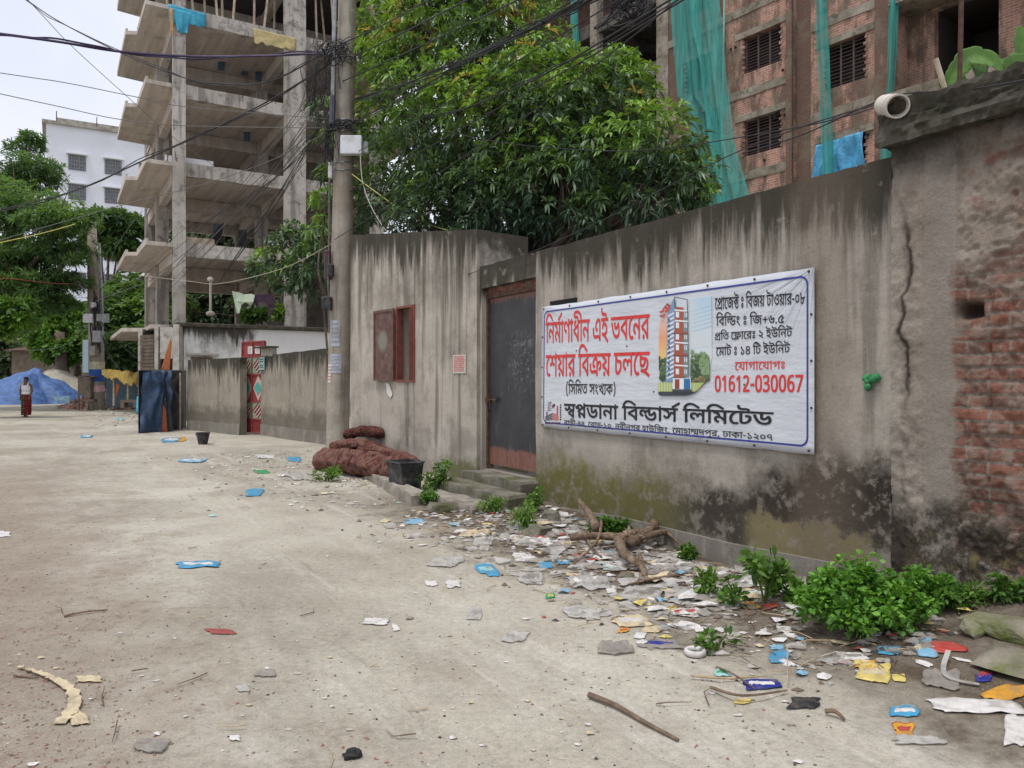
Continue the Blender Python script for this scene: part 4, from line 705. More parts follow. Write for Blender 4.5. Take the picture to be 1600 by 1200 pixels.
    # the blue ruled border with rounded corners
    def ring(ins, rad):
        Wd, H = 3.72, 1.4; pts = []
        for cx, cy, a0 in ((Wd - ins - rad, H - ins - rad, 0), (ins + rad, H - ins - rad, 90), (ins + rad, ins + rad, 180), (Wd - ins - rad, ins + rad, 270)):
            for i in range(7):
                a = R(a0 + 15 * i); pts.append(((cx + rad * math.cos(a)) / Wd, (cy + rad * math.sin(a)) / H))
        return pts
    a, b = ring(.05, .075), ring(.066, .06); n = len(a); mb = MB()
    A = []; B = []
    for i in range(n):   # follow the sheet between the corners
        m = 14 if i % 7 == 6 else 1
        for j in range(m):
            f = j / m; q = (i + 1) % n
            A.append((a[i][0] * (1 - f) + a[q][0] * f, a[i][1] * (1 - f) + a[q][1] * f)); B.append((b[i][0] * (1 - f) + b[q][0] * f, b[i][1] * (1 - f) + b[q][1] * f))
    n = len(A)
    for i in range(n):
        q = (i + 1) % n; mb.add([bp(*A[i], .003), bp(*A[q], .003), bp(*B[q], .003), bp(*B[i], .003)], [(0, 1, 2, 3)])
    obj('border_line', mb, blue, root)
    mb = MB()
    for i in range(8):
        for v in (.018, .982): mb.blob(bp(.012 + i * .1394, v, .004), (.012, .012, .012), i, 0, 1)
    for v in (.25, .5, .75):
        for u_ in (.006, .994): mb.blob(bp(u_, v, .004), (.011, .011, .011), 3, 0, 1)
    for px, py in ((905, 548), (984, 541), (1026, 612), (1168, 601)): s_, z_ = wall_pt(px, py); mb.blob(W(s_, DB + .005, z_), (.009, .009, .009), 1, 0, 1)
    obj('nails', mb, M_IRON, root)
    # printed picture of the tower
    cols = dict(peach=(.75, .36, .2), sky=(.42, .60, .70), pale=(.62, .68, .72), brick=(.36, .09, .05), white=(.75, .76, .78), blue=(.20, .30, .45), glass=(.16, .25, .27),
                dark=(.05, .06, .07), green=(.12, .20, .06), fern=(.26, .38, .2), deep=(.035, .07, .03), lime=(.42, .50, .16), road=(.045, .055, .07), door=(.26, .06, .03), gate=(.02, .16, .36), red=(.6, .07, .06), yellow=(.75, .58, .16), tan=(.35, .25, .12))
    t = MT('printed_picture', .4, .4); ca = t.n('ShaderNodeAttribute'); ca.attribute_name = 'ink'; t.col(ca.outputs['Color']); inkc = []
    mb = MB(); lay = [0]
    def Q(cx, cy): s_, z_ = wall_pt(1020 + cx / 6.6636, 450 + cy / 6.6636); return W(s_, DB + .003 + lay[0] * .0007, z_)
    def pg(c, *pts, up=1, c2=None):
        """a printed patch; with c2 its colour runs from c at the top to c2 at the bottom"""
        lay[0] += up; mb.poly([Q(*p) for p in pts]); c = cols.get(c, c); c2 = cols.get(c2, c2) or c; y0 = min(p[1] for p in pts); y1 = max(p[1] for p in pts)
        for p in pts: f = (p[1] - y0) / (y1 - y0 + 1e-6); inkc.append(tuple(a * (1 - f) + b * f for a, b in zip(c, c2)) + (1,))
    pg('pale', (95, 1090), (95, 420), (108, 340), (150, 250), (215, 185), (270, 100), (645, 85), (650, 720), (630, 850), (590, 950), (520, 1050), (440, 1105), (380, 1122), (120, 1122))
    pg((.70, .62, .60), (108, 345), (150, 255), (200, 215), (200, 520), (96, 520), (95, 440), c2=(.78, .34, .18)); pg((.78, .34, .18), (95, 520), (200, 520), (200, 800), (95, 800), c2=(.78, .62, .2), up=.2)
    for i in range(10): f = i / 10; x0 = 415 + 18 * i * .6; pg((.60 - .28 * (1 - f) * .0 - .02 * i, .66 - .006 * i, .71 + .004 * i), (x0, 110 + i), (645, 90), (649, 600 - 24 * i), (x0, 640 - 26 * i), c2=(.62, .67, .71), up=.08)
    for i in range(6): y = 200 + i * 42; pg((.36, .55, .66), (430, y + 40), (646, y - 20), (647, y - 4), (470, y + 48), up=.05, c2=(.5, .62, .7))
    rr = random.Random(4)
    def bush(x0, x1, y0, y1, c, n):
        for i in range(n):
            x = rr.uniform(x0, x1); y = y1 - (y1 - y0) * rr.random() ** 1.4; r = rr.uniform(9, 24)
            pg(c, *[(min(max(x + r * rr.uniform(.7, 1.2) * math.cos(a), x0 - 3), x1 + 3), y + r * 1.3 * math.sin(a)) for a in np.arange(0, 6.28, .9)], up=.04, c2=(.05, .08, .04) if c != 'fern' else (.16, .26, .12))
    bush(430, 628, 660, 940, 'fern', 60); bush(430, 628, 700, 960, 'green', 70); bush(440, 560, 800, 990, 'deep', 22); bush(520, 628, 640, 900, 'fern', 40); bush(102, 172, 720, 960, 'deep', 30); bush(110, 180, 740, 900, 'green', 16); bush(450, 585, 920, 990, 'tan', 14)
    pg('lime', (96, 985), (575, 985), (520, 1050), (480, 1078), (96, 1078))
    for i in range(14): pg('white', (105 + i * 28, 992), (109 + i * 28, 992), (109 + i * 28, 1070), (105 + i * 28, 1070), up=.05)
    pg('road', (95, 1080), (500, 1078), (440, 1106), (380, 1122), (120, 1122), (98, 1105))
    pg('blue', (175, 975), (186, 600), (190, 290), (262, 98), (276, 200), (266, 972))
    for i in range(15): y = 270 + i * 46; pg('white', (196 - i * .7, y + 20), (262, y - 18), (262, y + 3), (196 - i * .7, y + 36), up=.05)
    for i in range(11): y = 330 + i * 56; pg('dark', (200, y), (220, y - 8), (220, y + 16), (200, y + 24), up=.05)
    pg('brick', (275, 200), (360, 206), (366, 935), (262, 930)); pg('glass', (360, 245), (404, 250), (418, 922), (366, 922))
    for y in (270, 380, 500, 610, 735, 860):
        pg('white', (284, y - 20), (318, y - 18), (318, y + 40), (284, y + 38), up=.1)
        pg('pale', (374, y - 12), (384, y - 12), (384, y + 36), (374, y + 36), up=.05); pg('pale', (391, y - 10), (402, y - 10), (402, y + 36), (391, y + 36), up=.05)
    for y in (232, 340, 566, 803): pg('white', (272, y - 7), (413, y + 3), (413, y + 18), (272, y + 10), up=.1)
    for y in (458, 684): pg('brick', (258, y + 14), (272, y - 8), (413, y), (413, y + 22), up=.1); pg('dark', (258, y + 14), (413, y + 22), (413, y + 28), (258, y + 20), up=.05)
    for a in (((268, 92), (274, 92), (278, 205), (270, 205)), ((270, 92), (406, 120), (406, 128), (270, 100)), ((400, 122), (408, 124), (410, 260), (402, 260))): pg('dark', *a, up=.1)
    pg('white', (255, 940), (442, 940), (446, 1058), (255, 1056)); pg('door', (276, 950), (324, 950), (324, 1050), (276, 1050)); pg('gate', (370, 945), (434, 945), (438, 1056), (370, 1056), up=0)
    pg('dark', (250, 1052), (450, 1056), (452, 1082), (250, 1080)); lay[0] += .2
    for i in range(22):
        x = rr.uniform(125, 222); y = 300 - (x - 125) * 1.15 + rr.uniform(-45, 35); r = rr.uniform(8, 17)
        pg('red' if i % 3 else 'door', *[(x + r * math.cos(a), y + r * math.sin(a)) for a in np.arange(0, 6.28, 1.05)], up=.04)
    po = obj('tower_picture', mb, t.m, root); at_ = po.data.attributes.new('ink', 'FLOAT_COLOR', 'POINT'); at_.data.foreach_set('color', [x for c in inkc for x in c])
    # emblem: stacked bars over an open book
    mb = MB()
    def E(*pts, m=0): mb.poly([W(*[(lambda q: (q[0], DB + .0045, q[1]))(wall_pt(840 + x / 17.15, 610 + y / 17.15))][0]) for x, y in pts], m)
    for i in range(6): y = 300 + i * 45; sk = 40 - i * 8; E((345, y + sk), (440 - (i == 0) * 20, y), (455, y + 6), (345, y + sk + 14 + i))
    E((460, 400), (510, 350), (548, 375), (530, 430), (470, 475), m=2); E((585, 420), (618, 400), (618, 660), (585, 640), m=1); E((305, 590), (335, 545), (335, 650), (305, 655), m=2)
    for i in range(5):
        y = 600 + i * 42; E((280, y + 85 - i * 16), (480, y), (480, y + 22), (280, y + 103 - i * 16)); E((480, y), (640, y + 85 - i * 16), (640, y + 100 - i * 16), (480, y + 24), m=1)
    for i in range(9): x = 280 + i * 46; E((x, 845), (x + 32, 848), (x + 32, 900), (x, 897), m=i % 2 * 2)
    for i in range(7): y = 370 + i * 65; E((672, y), (705, y), (705, y + 42), (672, y + 42))
    obj('emblem', mb, [blk, red, simple('plum_print', (.16, .03, .1), .4, .1, 5, 0)], root)
banner()

# ------------------------------------------------------------ paper notices
M_PAPER = simple('sunned_paper', (.62, .6, .56), .85, .12, 12, .1); M_REDINK = simple('red_ink', (.55, .14, .13), .8, .2, 30, 0); M_INK = simple('grey_ink', (.28, .29, .32), .8, .2, 30, 0)
def notice(name, o, u, n, s0, s1, z0, z1, d, label, ink, rows=7, seed=1):
    rr = random.Random(seed); root = thing(name, o + u * (s0 + s1) / 2 + n * d + Vector((0, 0, z0)), label, 'notice')
    mb = MB(); mb.grid(lambda a, b: o + u * (s0 + (s1 - s0) * a) + n * (d + .003 * mn.noise(Vector((a * 3, b * 4, seed)))) + Vector((0, 0, z0 + (z1 - z0) * b)), 6, 6)
    solid(obj('paper_sheet', mb, M_PAPER, root), .002, -1)
    mb = MB(); h = (z1 - z0) / (rows + 1)
    for i in range(rows):
        z = z1 - h * (i + .75); x = .07
        while x < .9:
            wd_ = rr.uniform(.05, .16)
            a, b = s0 + (s1 - s0) * x, s0 + (s1 - s0) * min(.94, x + wd_)
            mb.poly([o + u * a + n * (d + .005) + Vector((0, 0, z - h * .3)), o + u * b + n * (d + .005) + Vector((0, 0, z - h * .3)), o + u * b + n * (d + .005) + Vector((0, 0, z + h * .28)), o + u * a + n * (d + .005) + Vector((0, 0, z + h * .28))])
            x += wd_ + rr.uniform(.015, .04)
    obj('print', mb, ink, root); return root
a = plane_pt(709, 555, RL, UR); b = plane_pt(728.5, 583, RL, UR)
notice('notice', RL, UR, NR, a[0], b[0], b[1], a[1], .012, 'white notice printed in red between the shuttered window and black door', M_REDINK, 9)
a = plane_pt(604, 598, RL, UR); b = plane_pt(614, 622, RL, UR)
mb = MB(); mb.poly([rW(a[0], .012, a[1]), rW(a[0] + .12, .014, a[1] - .02), rW(b[0] - .03, .012, a[1] - .13), rW(b[0] + .02, .02, b[1] + .06), rW(b[0] - .06, .014, b[1]), rW(a[0] + .04, .012, a[1] - .18)][::-1])
tag(solid(obj('paper_scrap', mb, M_PAPER), .002), 'torn white paper scrap stuck under the shuttered window', 'paper')

# ------------------------------------------------------------ lower compound walls and the red gate
def low_wall(pA, pB, zA, zB, label, seed, foot=True):
    A, B = Vector((*pA, 0)), Vector((*pB, 0)); u = (B - A); L = u.length; u.normalize(); n = Vector((u.y, -u.x, 0))
    m = plaster('low_wall_plaster', A, u, (zA + zB) / 2, (.30, .265, .21), (.42, .375, .305), streak=.42, sscale=1.3, foot=.42 if foot else None)
    root = thing('boundary_wall', A.lerp(B, .5), label, 'wall')
    def top(s): return zA + (zB - zA) * s / L + .015 * mn.noise(Vector((s * 2, seed, 0)))
    mb = MB(); mb.grid(lambda a, b: A + u * L * a + n * .01 * mn.noise(Vector((a * L * 2, b * 3, seed))) + Vector((0, 0, -.2 + (top(L * a) + .2) * b)), 30, 12)
    mb.grid(lambda a, b: A + u * L * a - n * .2 * b + Vector((0, 0, top(L * a))), 30, 1)
    for s in (0, L): mb.add([A + u * s + Vector((0, 0, -.2)), A + u * s - n * .2 + Vector((0, 0, -.2)), A + u * s - n * .2 + Vector((0, 0, top(s))), A + u * s + Vector((0, 0, top(s)))], [(0, 1, 2, 3)])
    mb.add([A - n * .2 + Vector((0, 0, -.2)), B - n * .2 + Vector((0, 0, -.2)), B - n * .2 + Vector((0, 0, top(L))), A - n * .2 + Vector((0, 0, top(0)))], [(0, 1, 2, 3)])
    obj('wall_body', mb, m, root)
    if foot:
        mb = MB(); mb.grid(lambda a, b: A + u * L * a + n * (.025 - .01 * b) + Vector((0, 0, -.2 + (.5 + .03 * mn.noise(Vector((a * L * 3, seed, 2)))) * b)), 40, 2)
        mb.grid(lambda a, b: A + u * L * a + n * (.015 - .02 * b) + Vector((0, 0, .3 + .03 * mn.noise(Vector((a * L * 3, seed, 2))))), 40, 1)
        obj('render_skirt', mb, M_PLINTH, root)
    return A, u, n
low_wall((-9.75, 23.1), (-7.42, 20.95), 2.1, 2.12, 'stained low cement wall between the tarp booth and red gate', 1)
FA, FU, FN = low_wall((-6.84, 20.92), (-4.15, 17.6), 2.16, 2.24, 'stained low cement wall between the red gate and utility pole', 2)
gA = Vector((-7.55, 21.5, 0)); gB = Vector((-6.72, 20.9, 0)); gu = (gB - gA).normalized(); gn = Vector((gu.y, -gu.x, 0)); gL = (gB - gA).length
gate = thing('metal_gate', gA.lerp(gB, .5), 'narrow red metal gate with diamond panels between two low walls', 'gate')
M_GRED = simple('faded_red_gate_paint', (.27, .055, .05), .6, .25, 14, .2); M_GGREEN = simple('pale_green_gate_paint', (.27, .33, .24), .6, .2, 14, .1); M_GWHITE = simple('pinkish_white_gate_paint', (.5, .4, .36), .6, .15, 14, .1); M_TEAL = simple('teal_paint', (.08, .36, .31), .6, .15, 9, .1)
def gq(a, b, d=0): return gA + gu * gL * a + gn * d + Vector((0, 0, .06 + 2.5 * b))
def gz_(cy): return 1 - (cy - 95) / (1075 - 95)
mb = MB(); mb.prism([gq(0, 0), gq(1, 0), gq(1, 1), gq(0, 1)], gn * -.04); obj('leaf', mb, M_GRED, gate)
mb = MB()
for c in (95, 255, 450, 740, 930, 1070): mb.prism([gq(0, gz_(c) - .008, .0), gq(1, gz_(c) - .008, .0), gq(1, gz_(c) + .008, .0), gq(0, gz_(c) + .008, .0)], gn * .03)
for a in (0.02, .46, .98): mb.prism([gq(a - .02, 0), gq(a + .02, 0), gq(a + .02, 1), gq(a - .02, 1)], gn * .035)
for i in range(12): a = .06 + i * .08; mb.prism([gq(a - .008, .01), gq(a + .008, .01), gq(a + .008, .13), gq(a - .008, .13)], gn * .02)
obj('gate_frame', mb, M_GRED, gate)
mbG = MB(); mbW = MB(); mbT = MB()
for c0, c1 in ((265, 440), (750, 925)):
    for a0, a1 in ((.04, .44), (.48, .96)):
        z0, z1 = gz_(c1), gz_(c0); am = (a0 + a1) / 2; zm = (z0 + z1) / 2
        for P in (((a0, z0), (am, z0), (a0, zm)), ((am, z0), (a1, z0), (a1, zm)), ((a1, zm), (a1, z1), (am, z1)), ((am, z1), (a0, z1), (a0, zm))): mbG.prism([gq(*p, .002) for p in P], gn * .012)
        for k in (.2, .5, .8): mbW.prism([gq(a0 + (am - a0) * k - .02, zm - (zm - z0) * k, .003), gq(a0 + (am - a0) * k + .03, zm - (zm - z0) * k, .003), gq(am + (a1 - am) * k + .03, z1 - (z1 - zm) * k, .003), gq(am + (a1 - am) * k - .02, z1 - (z1 - zm) * k, .003)], gn * .018)
for a0, a1 in ((.05, .44), (.5, .94)):
    z0, z1 = gz_(735), gz_(455); am = (a0 + a1) / 2; zm = (z0 + z1) / 2
    mbW.prism([gq(am, z0, .001), gq(a1, zm, .001), gq(am, z1, .001), gq(a0, zm, .001)], gn * .012)
    mbT.prism([gq(am, z0 + .07, .016), gq(a1 - .06, zm, .016), gq(am, z1 - .07, .016), gq(a0 + .06, zm, .016)], gn * .01)
obj('green_panel', mbG, M_GGREEN, gate); obj('white_stripe', mbW, M_GWHITE, gate); obj('teal_diamond', mbT, M_TEAL, gate)
for a, lb in ((.4, 'white paper pasted high on the red gate, the one by its hinge side'), (.72, 'white paper pasted high on the red gate, the one by the green plate')):
    mb = MB(); z = gz_(185); mb.prism([gq(a - .1, z - .04, .036), gq(a + .1, z - .045, .036), gq(a + .1, z + .04, .036), gq(a - .1, z + .04, .036)], gn * .003)
    for k in range(4): mb.prism([gq(a - .07, z - .025 + .014 * k, .04), gq(a + .06, z - .025 + .014 * k, .04), gq(a + .06, z - .02 + .014 * k, .04), gq(a - .07, z - .02 + .014 * k, .04)], gn * .001, 1)
    tag(obj('notice', mb, [M_PAPER, M_INK]), lb, 'notice')
np_ = thing('name_plate', FA + Vector((0, 0, 1.6)), 'pale green house name plate at the corner beside the red gate', 'sign')
mb = MB(); mb.wbox(.0, .36, .03, .05, 1.78, 2.12, 0, FA, FU, FN); obj('plate', mb, simple('pale_green_enamel', (.33, .5, .45), .4, .12, 9, .1), np_)
mb = MB()
rr = random.Random(8)
for z in (2.06, 2.0, 1.9, 1.85):
    x = .04
    while x < .3: k = rr.uniform(.02, .06); mb.wbox(x, min(x + k, .32), .05, .053, z - .014, z + .014, 0, FA, FU, FN); x += k + .012
obj('lettering', mb, simple('dark_green_paint', (.03, .12, .09), .6, .1, 9, 0), np_)
mb = MB(); mb.wbox(.05, .95, -.16, .22, 2.36, 2.4, 0, FA - FU * .1, FU, FN); mb.wbox(.1, .9, -.12, .0, 2.14, 2.36, 1, FA - FU * .1, FU, FN)
cn = obj('gate_canopy', mb, [M_CONC_DARK, M_CONC]); tag(cn, 'small dark concrete ledge above the green name plate', 'ledge')

# ------------------------------------------------------------ concrete frame of a building under construction
FO = Vector((-12.83, 29.5, 0)); FAx = Vector((.848, .53, 0)).normalized(); FBx = Vector((-.51, .86, 0)).normalized()
def fp(a, b, z=0): return FO + FAx * a + FBx * b + Vector((0, 0, z))
t = MT('raw_frame_concrete', .92, .2); p = t.pos()
k = t.ramp(t.noise(p, .7, 7, .62), [(.3, (.36, .33, .29)), (.52, (.49, .455, .41)), (.72, (.58, .55, .50))])
st = t.noise(t.vec(p, (2.6, 2.6, .22)), 1, 7, .68); k = t.mix(t.ma('MULTIPLY', t.sm(st, .47, .62), .6), k, (.12, .1, .085))
k = t.mix(t.ma('MULTIPLY', t.sm(t.noise(p, 2.6, 7, .75), .5, .64), .6), k, (.09, .08, .065))
k = t.mix(.3, k, t.ramp(t.noise(t.vec(p, (1, 1, 1)), 30, 5, .7), [(.3, .5), (.65, 1.05)]), 'MULTIPLY')
t.col(k); t.bump(t.noise(p, 20, 6, .7), .5, .02); M_FRAME = t.m
t = MT('board_marked_soffit', .95, .15); p = t.pos()
wvx, sx, dx_, zx = t.axes(FO, FAx, FBx * -1)
brd = t.noise(t.vec(wvx, (4.2, .25, .3)), 1, 4, .6)
k = t.ramp(brd, [(.35, (.42, .37, .325)), (.65, (.58, .52, .465))])
k = t.mix(t.ma('MULTIPLY', t.sm(t.noise(p, 1.2, 7, .68), .5, .7), .5), k, (.2, .165, .14)); t.col(k); t.bump(brd, .4, .03); M_SOFFIT = t.m
M_BAMBOO = simple('pale_bamboo', (.50, .42, .31), .7, .2, 4, .2, dirt=(.3, .24, .17)); M_BLUENET = simple('blue_plastic_sheet', (.05, .33, .48), .55, .25, 6, .3); M_YELLOWSTAIN = simple('yellowed_sacking', (.48, .40, .2), .9, .2, 8, .5)
M_WHITEWASH = simple('white_board_paint', (.68, .68, .68), .7, .08, 3, .1); M_STACK = simple('stacked_red_brick', (.30, .14, .10), .9, .35, 9, .4)
fr = thing('concrete_frame', fp(4, 4), 'unfinished grey concrete building frame of open floors and bare columns', 'building')
LV = [3.62, 6.72, 9.80, 12.78, 15.72, 18.75]
AW, BW = 10.6, 10.8
for i, z in enumerate(LV):
    mb = MB(); nj = random.Random(i)
    if i == 0: out = [(-.95, .1), (AW, .1), (AW, BW), (-1.75, BW), (-1.75, 3.0), (-.95, 2.4)]
    else: out = [(-1.15, -.22), (AW, -.22), (AW, BW), (-.2, BW), (-.2, 8.2), (-1.6, 8.0), (-1.6, 3.0), (-1.2, 2.8)]
    th = .15
    mb.prism([fp(a, b, z - th) for a, b in out], (0, 0, th))
    # upturned rough kerb of the cantilever
    if i:
        for (a0, b0), (a1, b1) in (((-1.6, 3.0), (-1.6, 8.0)), ((-1.15, -.2), (-1.2, 2.8))):
            mb.prism([fp(a0, b0, z), fp(a1, b1, z), fp(a1 + .09, b1, z), fp(a0 + .09, b0, z)], (0, 0, .1))
    tag(obj('floor_slab', mb, M_SOFFIT, fr))
    if i == 0: continue
    mb = MB()
    # edge beams, then cross beams below the slab
    def beam(a0, b0, a1, b1, w_, dp, zt):
        d = (fp(a1, b1) - fp(a0, b0)); L_ = d.length; d.normalize(); n_ = Vector((d.y, -d.x, 0)); c = (fp(a0, b0) + fp(a1, b1)) / 2
        nseg = max(2, int(L_ / .5))
        P = []
        for s in range(nseg + 1):
            q = fp(a0, b0).lerp(fp(a1, b1), s / nseg); j = lambda k: .03 * mn.noise(Vector((s * .7, k, i * 3 + a0)))
            P.append([q + n_ * (w_ / 2 + j(1)) + Vector((0, 0, zt - dp + j(2))), q + n_ * (w_ / 2 + j(3)) + Vector((0, 0, zt + j(4))), q - n_ * w_ / 2 + Vector((0, 0, zt + j(5))), q - n_ * w_ / 2 + Vector((0, 0, zt - dp))])
        for s in range(nseg):
            for k in range(4): mb.add([P[s][k], P[s + 1][k], P[s + 1][(k + 1) % 4], P[s][(k + 1) % 4]], [(0, 1, 2, 3)])
        mb.add(P[0], [(0, 1, 2, 3)]); mb.add(P[-1], [(3, 2, 1, 0)])
    beam(-.15, -.1, AW, -.1, .27, .52, z + .04)
    tag(obj('edge_beam', mb, M_FRAME, fr))
    mb = MB()
    beam(0, .2, 0, BW, .3, .5, z - .16); beam(4.35, .2, 4.35, BW, .3, .5, z - .16); beam(8, .2, 8, BW, .3, .5, z - .16); beam(.2, 5.2, AW, 5.2, .3, .5, z - .17); beam(.2, BW - .2, AW, BW - .2, .3, .5, z - .17)
    tag(obj('cross_beam', mb, M_SOFFIT, fr))
for a, b, wa_, wb_ in ((0, 0, .44, .36), (4.42, 0, .84, .36), (8.0, 0, .5, .4), (AW - .3, 0, .4, .4), (0, 5.2, .5, .5), (0, 10, .5, .5), (4.3, 5.2, .45, .8), (8.0, 5.2, .5, .7), (4.3, 10, .5, .5), (8, 10, .5, .5), (AW - .3, 10, .4, .4)):
    mb = MB(); zt = 22 if b == 0 else 18.6
    nz_ = 40; P = []
    for s in range(nz_ + 1):
        z = zt * s / nz_; j = .02 * mn.noise(Vector((a, b, z * 1.3)))
        q = fp(a + j, b - (.27 if b == 0 else 0), z); P.append([q + FAx * wa_ / 2 - FBx * wb_ / 2, q + FAx * wa_ / 2 + FBx * wb_ / 2, q - FAx * wa_ / 2 + FBx * wb_ / 2, q - FAx * wa_ / 2 - FBx * wb_ / 2])
    for s in range(nz_):
        for k in range(4): mb.add([P[s][k], P[s][(k + 1) % 4], P[s + 1][(k + 1) % 4], P[s + 1][k]], [(0, 1, 2, 3)])
    mb.add(P[-1], [(0, 1, 2, 3)]); tag(obj('column', mb, M_FRAME, fr))
# stair flight and a few inner partitions
mb = MB()
for i in range(1, 5):
    z0, z1 = LV[i - 1], LV[i]
    for k in range(2):
        zz = z0 + (z1 - z0) * k / 2; b0, b1 = (6.2, 9) if k == 0 else (9, 6.2)
        mb.prism([fp(5.0 + 1.3 * k, b0, zz - .1), fp(6.2 + 1.3 * k, b0, zz - .1), fp(6.2 + 1.3 * k, b1, zz + 1.45), fp(5.0 + 1.3 * k, b1, zz + 1.45)], (0, 0, .16))
tag(obj('stair', mb, M_SOFFIT, fr))
mb = MB(); mb.prism([fp(6.5, 10.2, 0), fp(AW, 10.2, 0), fp(AW, 10.35, 0), fp(6.5, 10.35, 0)], (0, 0, 18.6)); mb.prism([fp(AW, 6.3, 0), fp(AW, 10.2, 0), fp(AW - .12, 10.2, 0), fp(AW - .12, 6.3, 0)], (0, 0, 18.6))
for i in (3, 4): mb.prism([fp(.3, 10.2, LV[i - 1]), fp(4.4, 10.2, LV[i - 1]), fp(4.4, 10.35, LV[i - 1]), fp(.3, 10.35, LV[i - 1])], (0, 0, 2.6))
tag(obj('partition', mb, M_SOFFIT, fr))
rr = random.Random(12)
for px0, px1, b in ((290, 302, 0), (330, 340, .1), (345, 348, .5), (372, 364, 0), (398, 397, .2), (425, 412, .1), (467, 478, .1), (492, 495, .2), (515, 523, 0), (600, 606, .1), (620, 624, .2), (430, 428, 1.2), (318, 321, 1.4), (258, 262, .2), (500, 510, 1.4)):
    def on(px, z, b): q = (px - CX) / FPX; o_ = fp(0, b); s = (o_.y * q - o_.x) / (FAx.x - FAx.y * q); return fp(s, b, z)
    mb = MB(); mb.tube([on(px1, LV[4], b), on(px0, LV[4] + 3.0, b)], [.05, .04], 6); tag(obj('bamboo_prop', mb, M_BAMBOO, fr))
tag(obj('formwork_deck', MB().prism([fp(-.9, -.3, 18.5), fp(AW, -.3, 18.5), fp(AW, 6, 18.5), fp(-.9, 6, 18.5)], (0, 0, .08)), simple('dark_formwork', (.06, .05, .055), .8, .3, 3, .2), fr))
for px0, px1, zf in ((258, 334, 9.86), (292, 336, 6.8)):
    a_, b_ = plane_s(px0, fp(0, 0), FAx), plane_s(px1, fp(0, 0), FAx); mb = MB(); mb.prism([fp(a_, .1, zf), fp(b_, .1, zf), fp(b_, .1, zf + .26), fp(a_, .1, zf + .26)], FBx * .05); tag(obj('board', mb, M_WHITEWASH if zf > 9 else M_BAMBOO, fr))
rr = random.Random(77)
for i in range(1, 5):   # stacks of bricks, rubble and starter bars left on the floors
    for _ in range(3):
        a_, b_ = rr.uniform(.8, 8), rr.uniform(.5, 3.5); n_ = rr.randint(2, 5); mb = MB()
        for k_ in range(n_ * 4): mb.obox(fp(a_ + (k_ % 4) * .26 + rr.uniform(-.02, .02), b_, LV[i] + .05 + (k_ // 4) * .09), FAx * .12, FBx * .3, Vector((0, 0, .042)))
        tag(obj('brick_stack', mb, M_STACK, fr))
    mb = MB()
    for _ in range(7): a_ = rr.uniform(-1, 10); mb.tube([fp(a_, -.2, LV[i] - .05), fp(a_ + rr.uniform(-.05, .05), -.45, LV[i] + rr.uniform(-.05, .1)), fp(a_ + rr.uniform(-.1, .1), -.5, LV[i] + rr.uniform(.1, .4))], .012, 4)
    tag(obj('rebar', mb, M_IRON, fr))
# cloths draped on the frame
def cloth(name, P, mat, label, cat, rip=.05, nu=16, nv=12, seed=0, thick=.006, parent=None, ragged=0):
    """four corners: top left, top right, bottom right, bottom left; ripples along it"""
    P = [Vector(p) for p in P]; nrm = (P[1] - P[0]).cross(P[3] - P[0]).normalized(); mb = MB(); wd_ = (P[1] - P[0]).length
    def f(a, b):
        q = P[0].lerp(P[1], a).lerp(P[3].lerp(P[2], a), b); k = mn.noise(Vector((a * wd_ * 2.2 + b * .7, b * .9, seed))) + .5 * mn.noise(Vector((a * wd_ * 6, b * 2, seed + 5)))
        q = q + nrm * rip * k * (.4 + b)
        if ragged: q.z += ragged * b * mn.noise(Vector((a * wd_ * 5, seed, 1)))
        return q
    mb.grid(f, nu, nv); o = solid(obj(name, mb, mat, parent, True), thick)
    return tag(o, label, cat) if parent is None else tag(o, label)
def fpx(px, py, e=0):
    o_ = fp(0, -.5 - e); s, z = plane_pt(px, py, o_, FAx); return fp(s, -.5 - e, z)
cloth('cloth', [fpx(263, 6), fpx(322, 22), fpx(322, 42), fpx(264, 36)], M_BLUENET, 'blue plastic sheet wrapped over the top corner beam of the concrete frame', 'plastic sheet', .08, ragged=.12, seed=1)
cloth('cloth', [fpx(270, 12, .06), fpx(298, 20, .06), fpx(293, 54, .06), fpx(277, 48, .06)], M_BLUENET, 'blue plastic flap hanging down the corner column of the concrete frame', 'plastic sheet', .1, ragged=.2, seed=3)
cloth('cloth', [fpx(396, 44), fpx(463, 60), fpx(462, 80), fpx(398, 66)], M_YELLOWSTAIN, 'yellowed sacking hung over the upper beam of the concrete frame', 'sacking', .05, ragged=.12, seed=4)
cloth('cloth', [fpx(265, 12, .1), fpx(270, 14, .1), fpx(271, 55, .1), fpx(267, 50, .1)], simple('orange_rag', (.5, .28, .1), .9), 'narrow orange rag hanging by the blue plastic on the frame', 'rag', .03, 4, 8)
# ------------------------------------------------------------ white walled ground-floor house below the frame
sh = thing('shop_house', fp(3, -1), 'low white stained house with a flat concrete roof below the open frame', 'house')
HB = -1.55
wm = plaster('whitewashed_wall', fp(0, HB), FAx, 3.45, (.66, .65, .62), (.80, .80, .78), streak=.3, sscale=.9, foot=.5, extra=lambda t, k, wv, s, z: t.mix(t.ma('MULTIPLY', t.sm(t.ma('ADD', s, t.ma('MULTIPLY', t.noise(wv, 2, 5), .8)), 2.7, 3.1), .9), k, (.84, .84, .83)))
mb = MB()
mb.grid(lambda a, b: fp(9.5 * a, HB, -.1 + 3.55 * b), 20, 8); mb.grid(lambda a, b: fp(-.02, HB + 1.7 * (1 - a), -.1 + 3.55 * b), 4, 8)
mb.prism([fp(0.02, HB + .05, -.1), fp(9.5, HB + .05, -.1), fp(9.5, HB + .2, -.1), fp(.02, HB + .2, -.1)], (0, 0, 3.5))
obj('white_wall', mb, wm, sh)
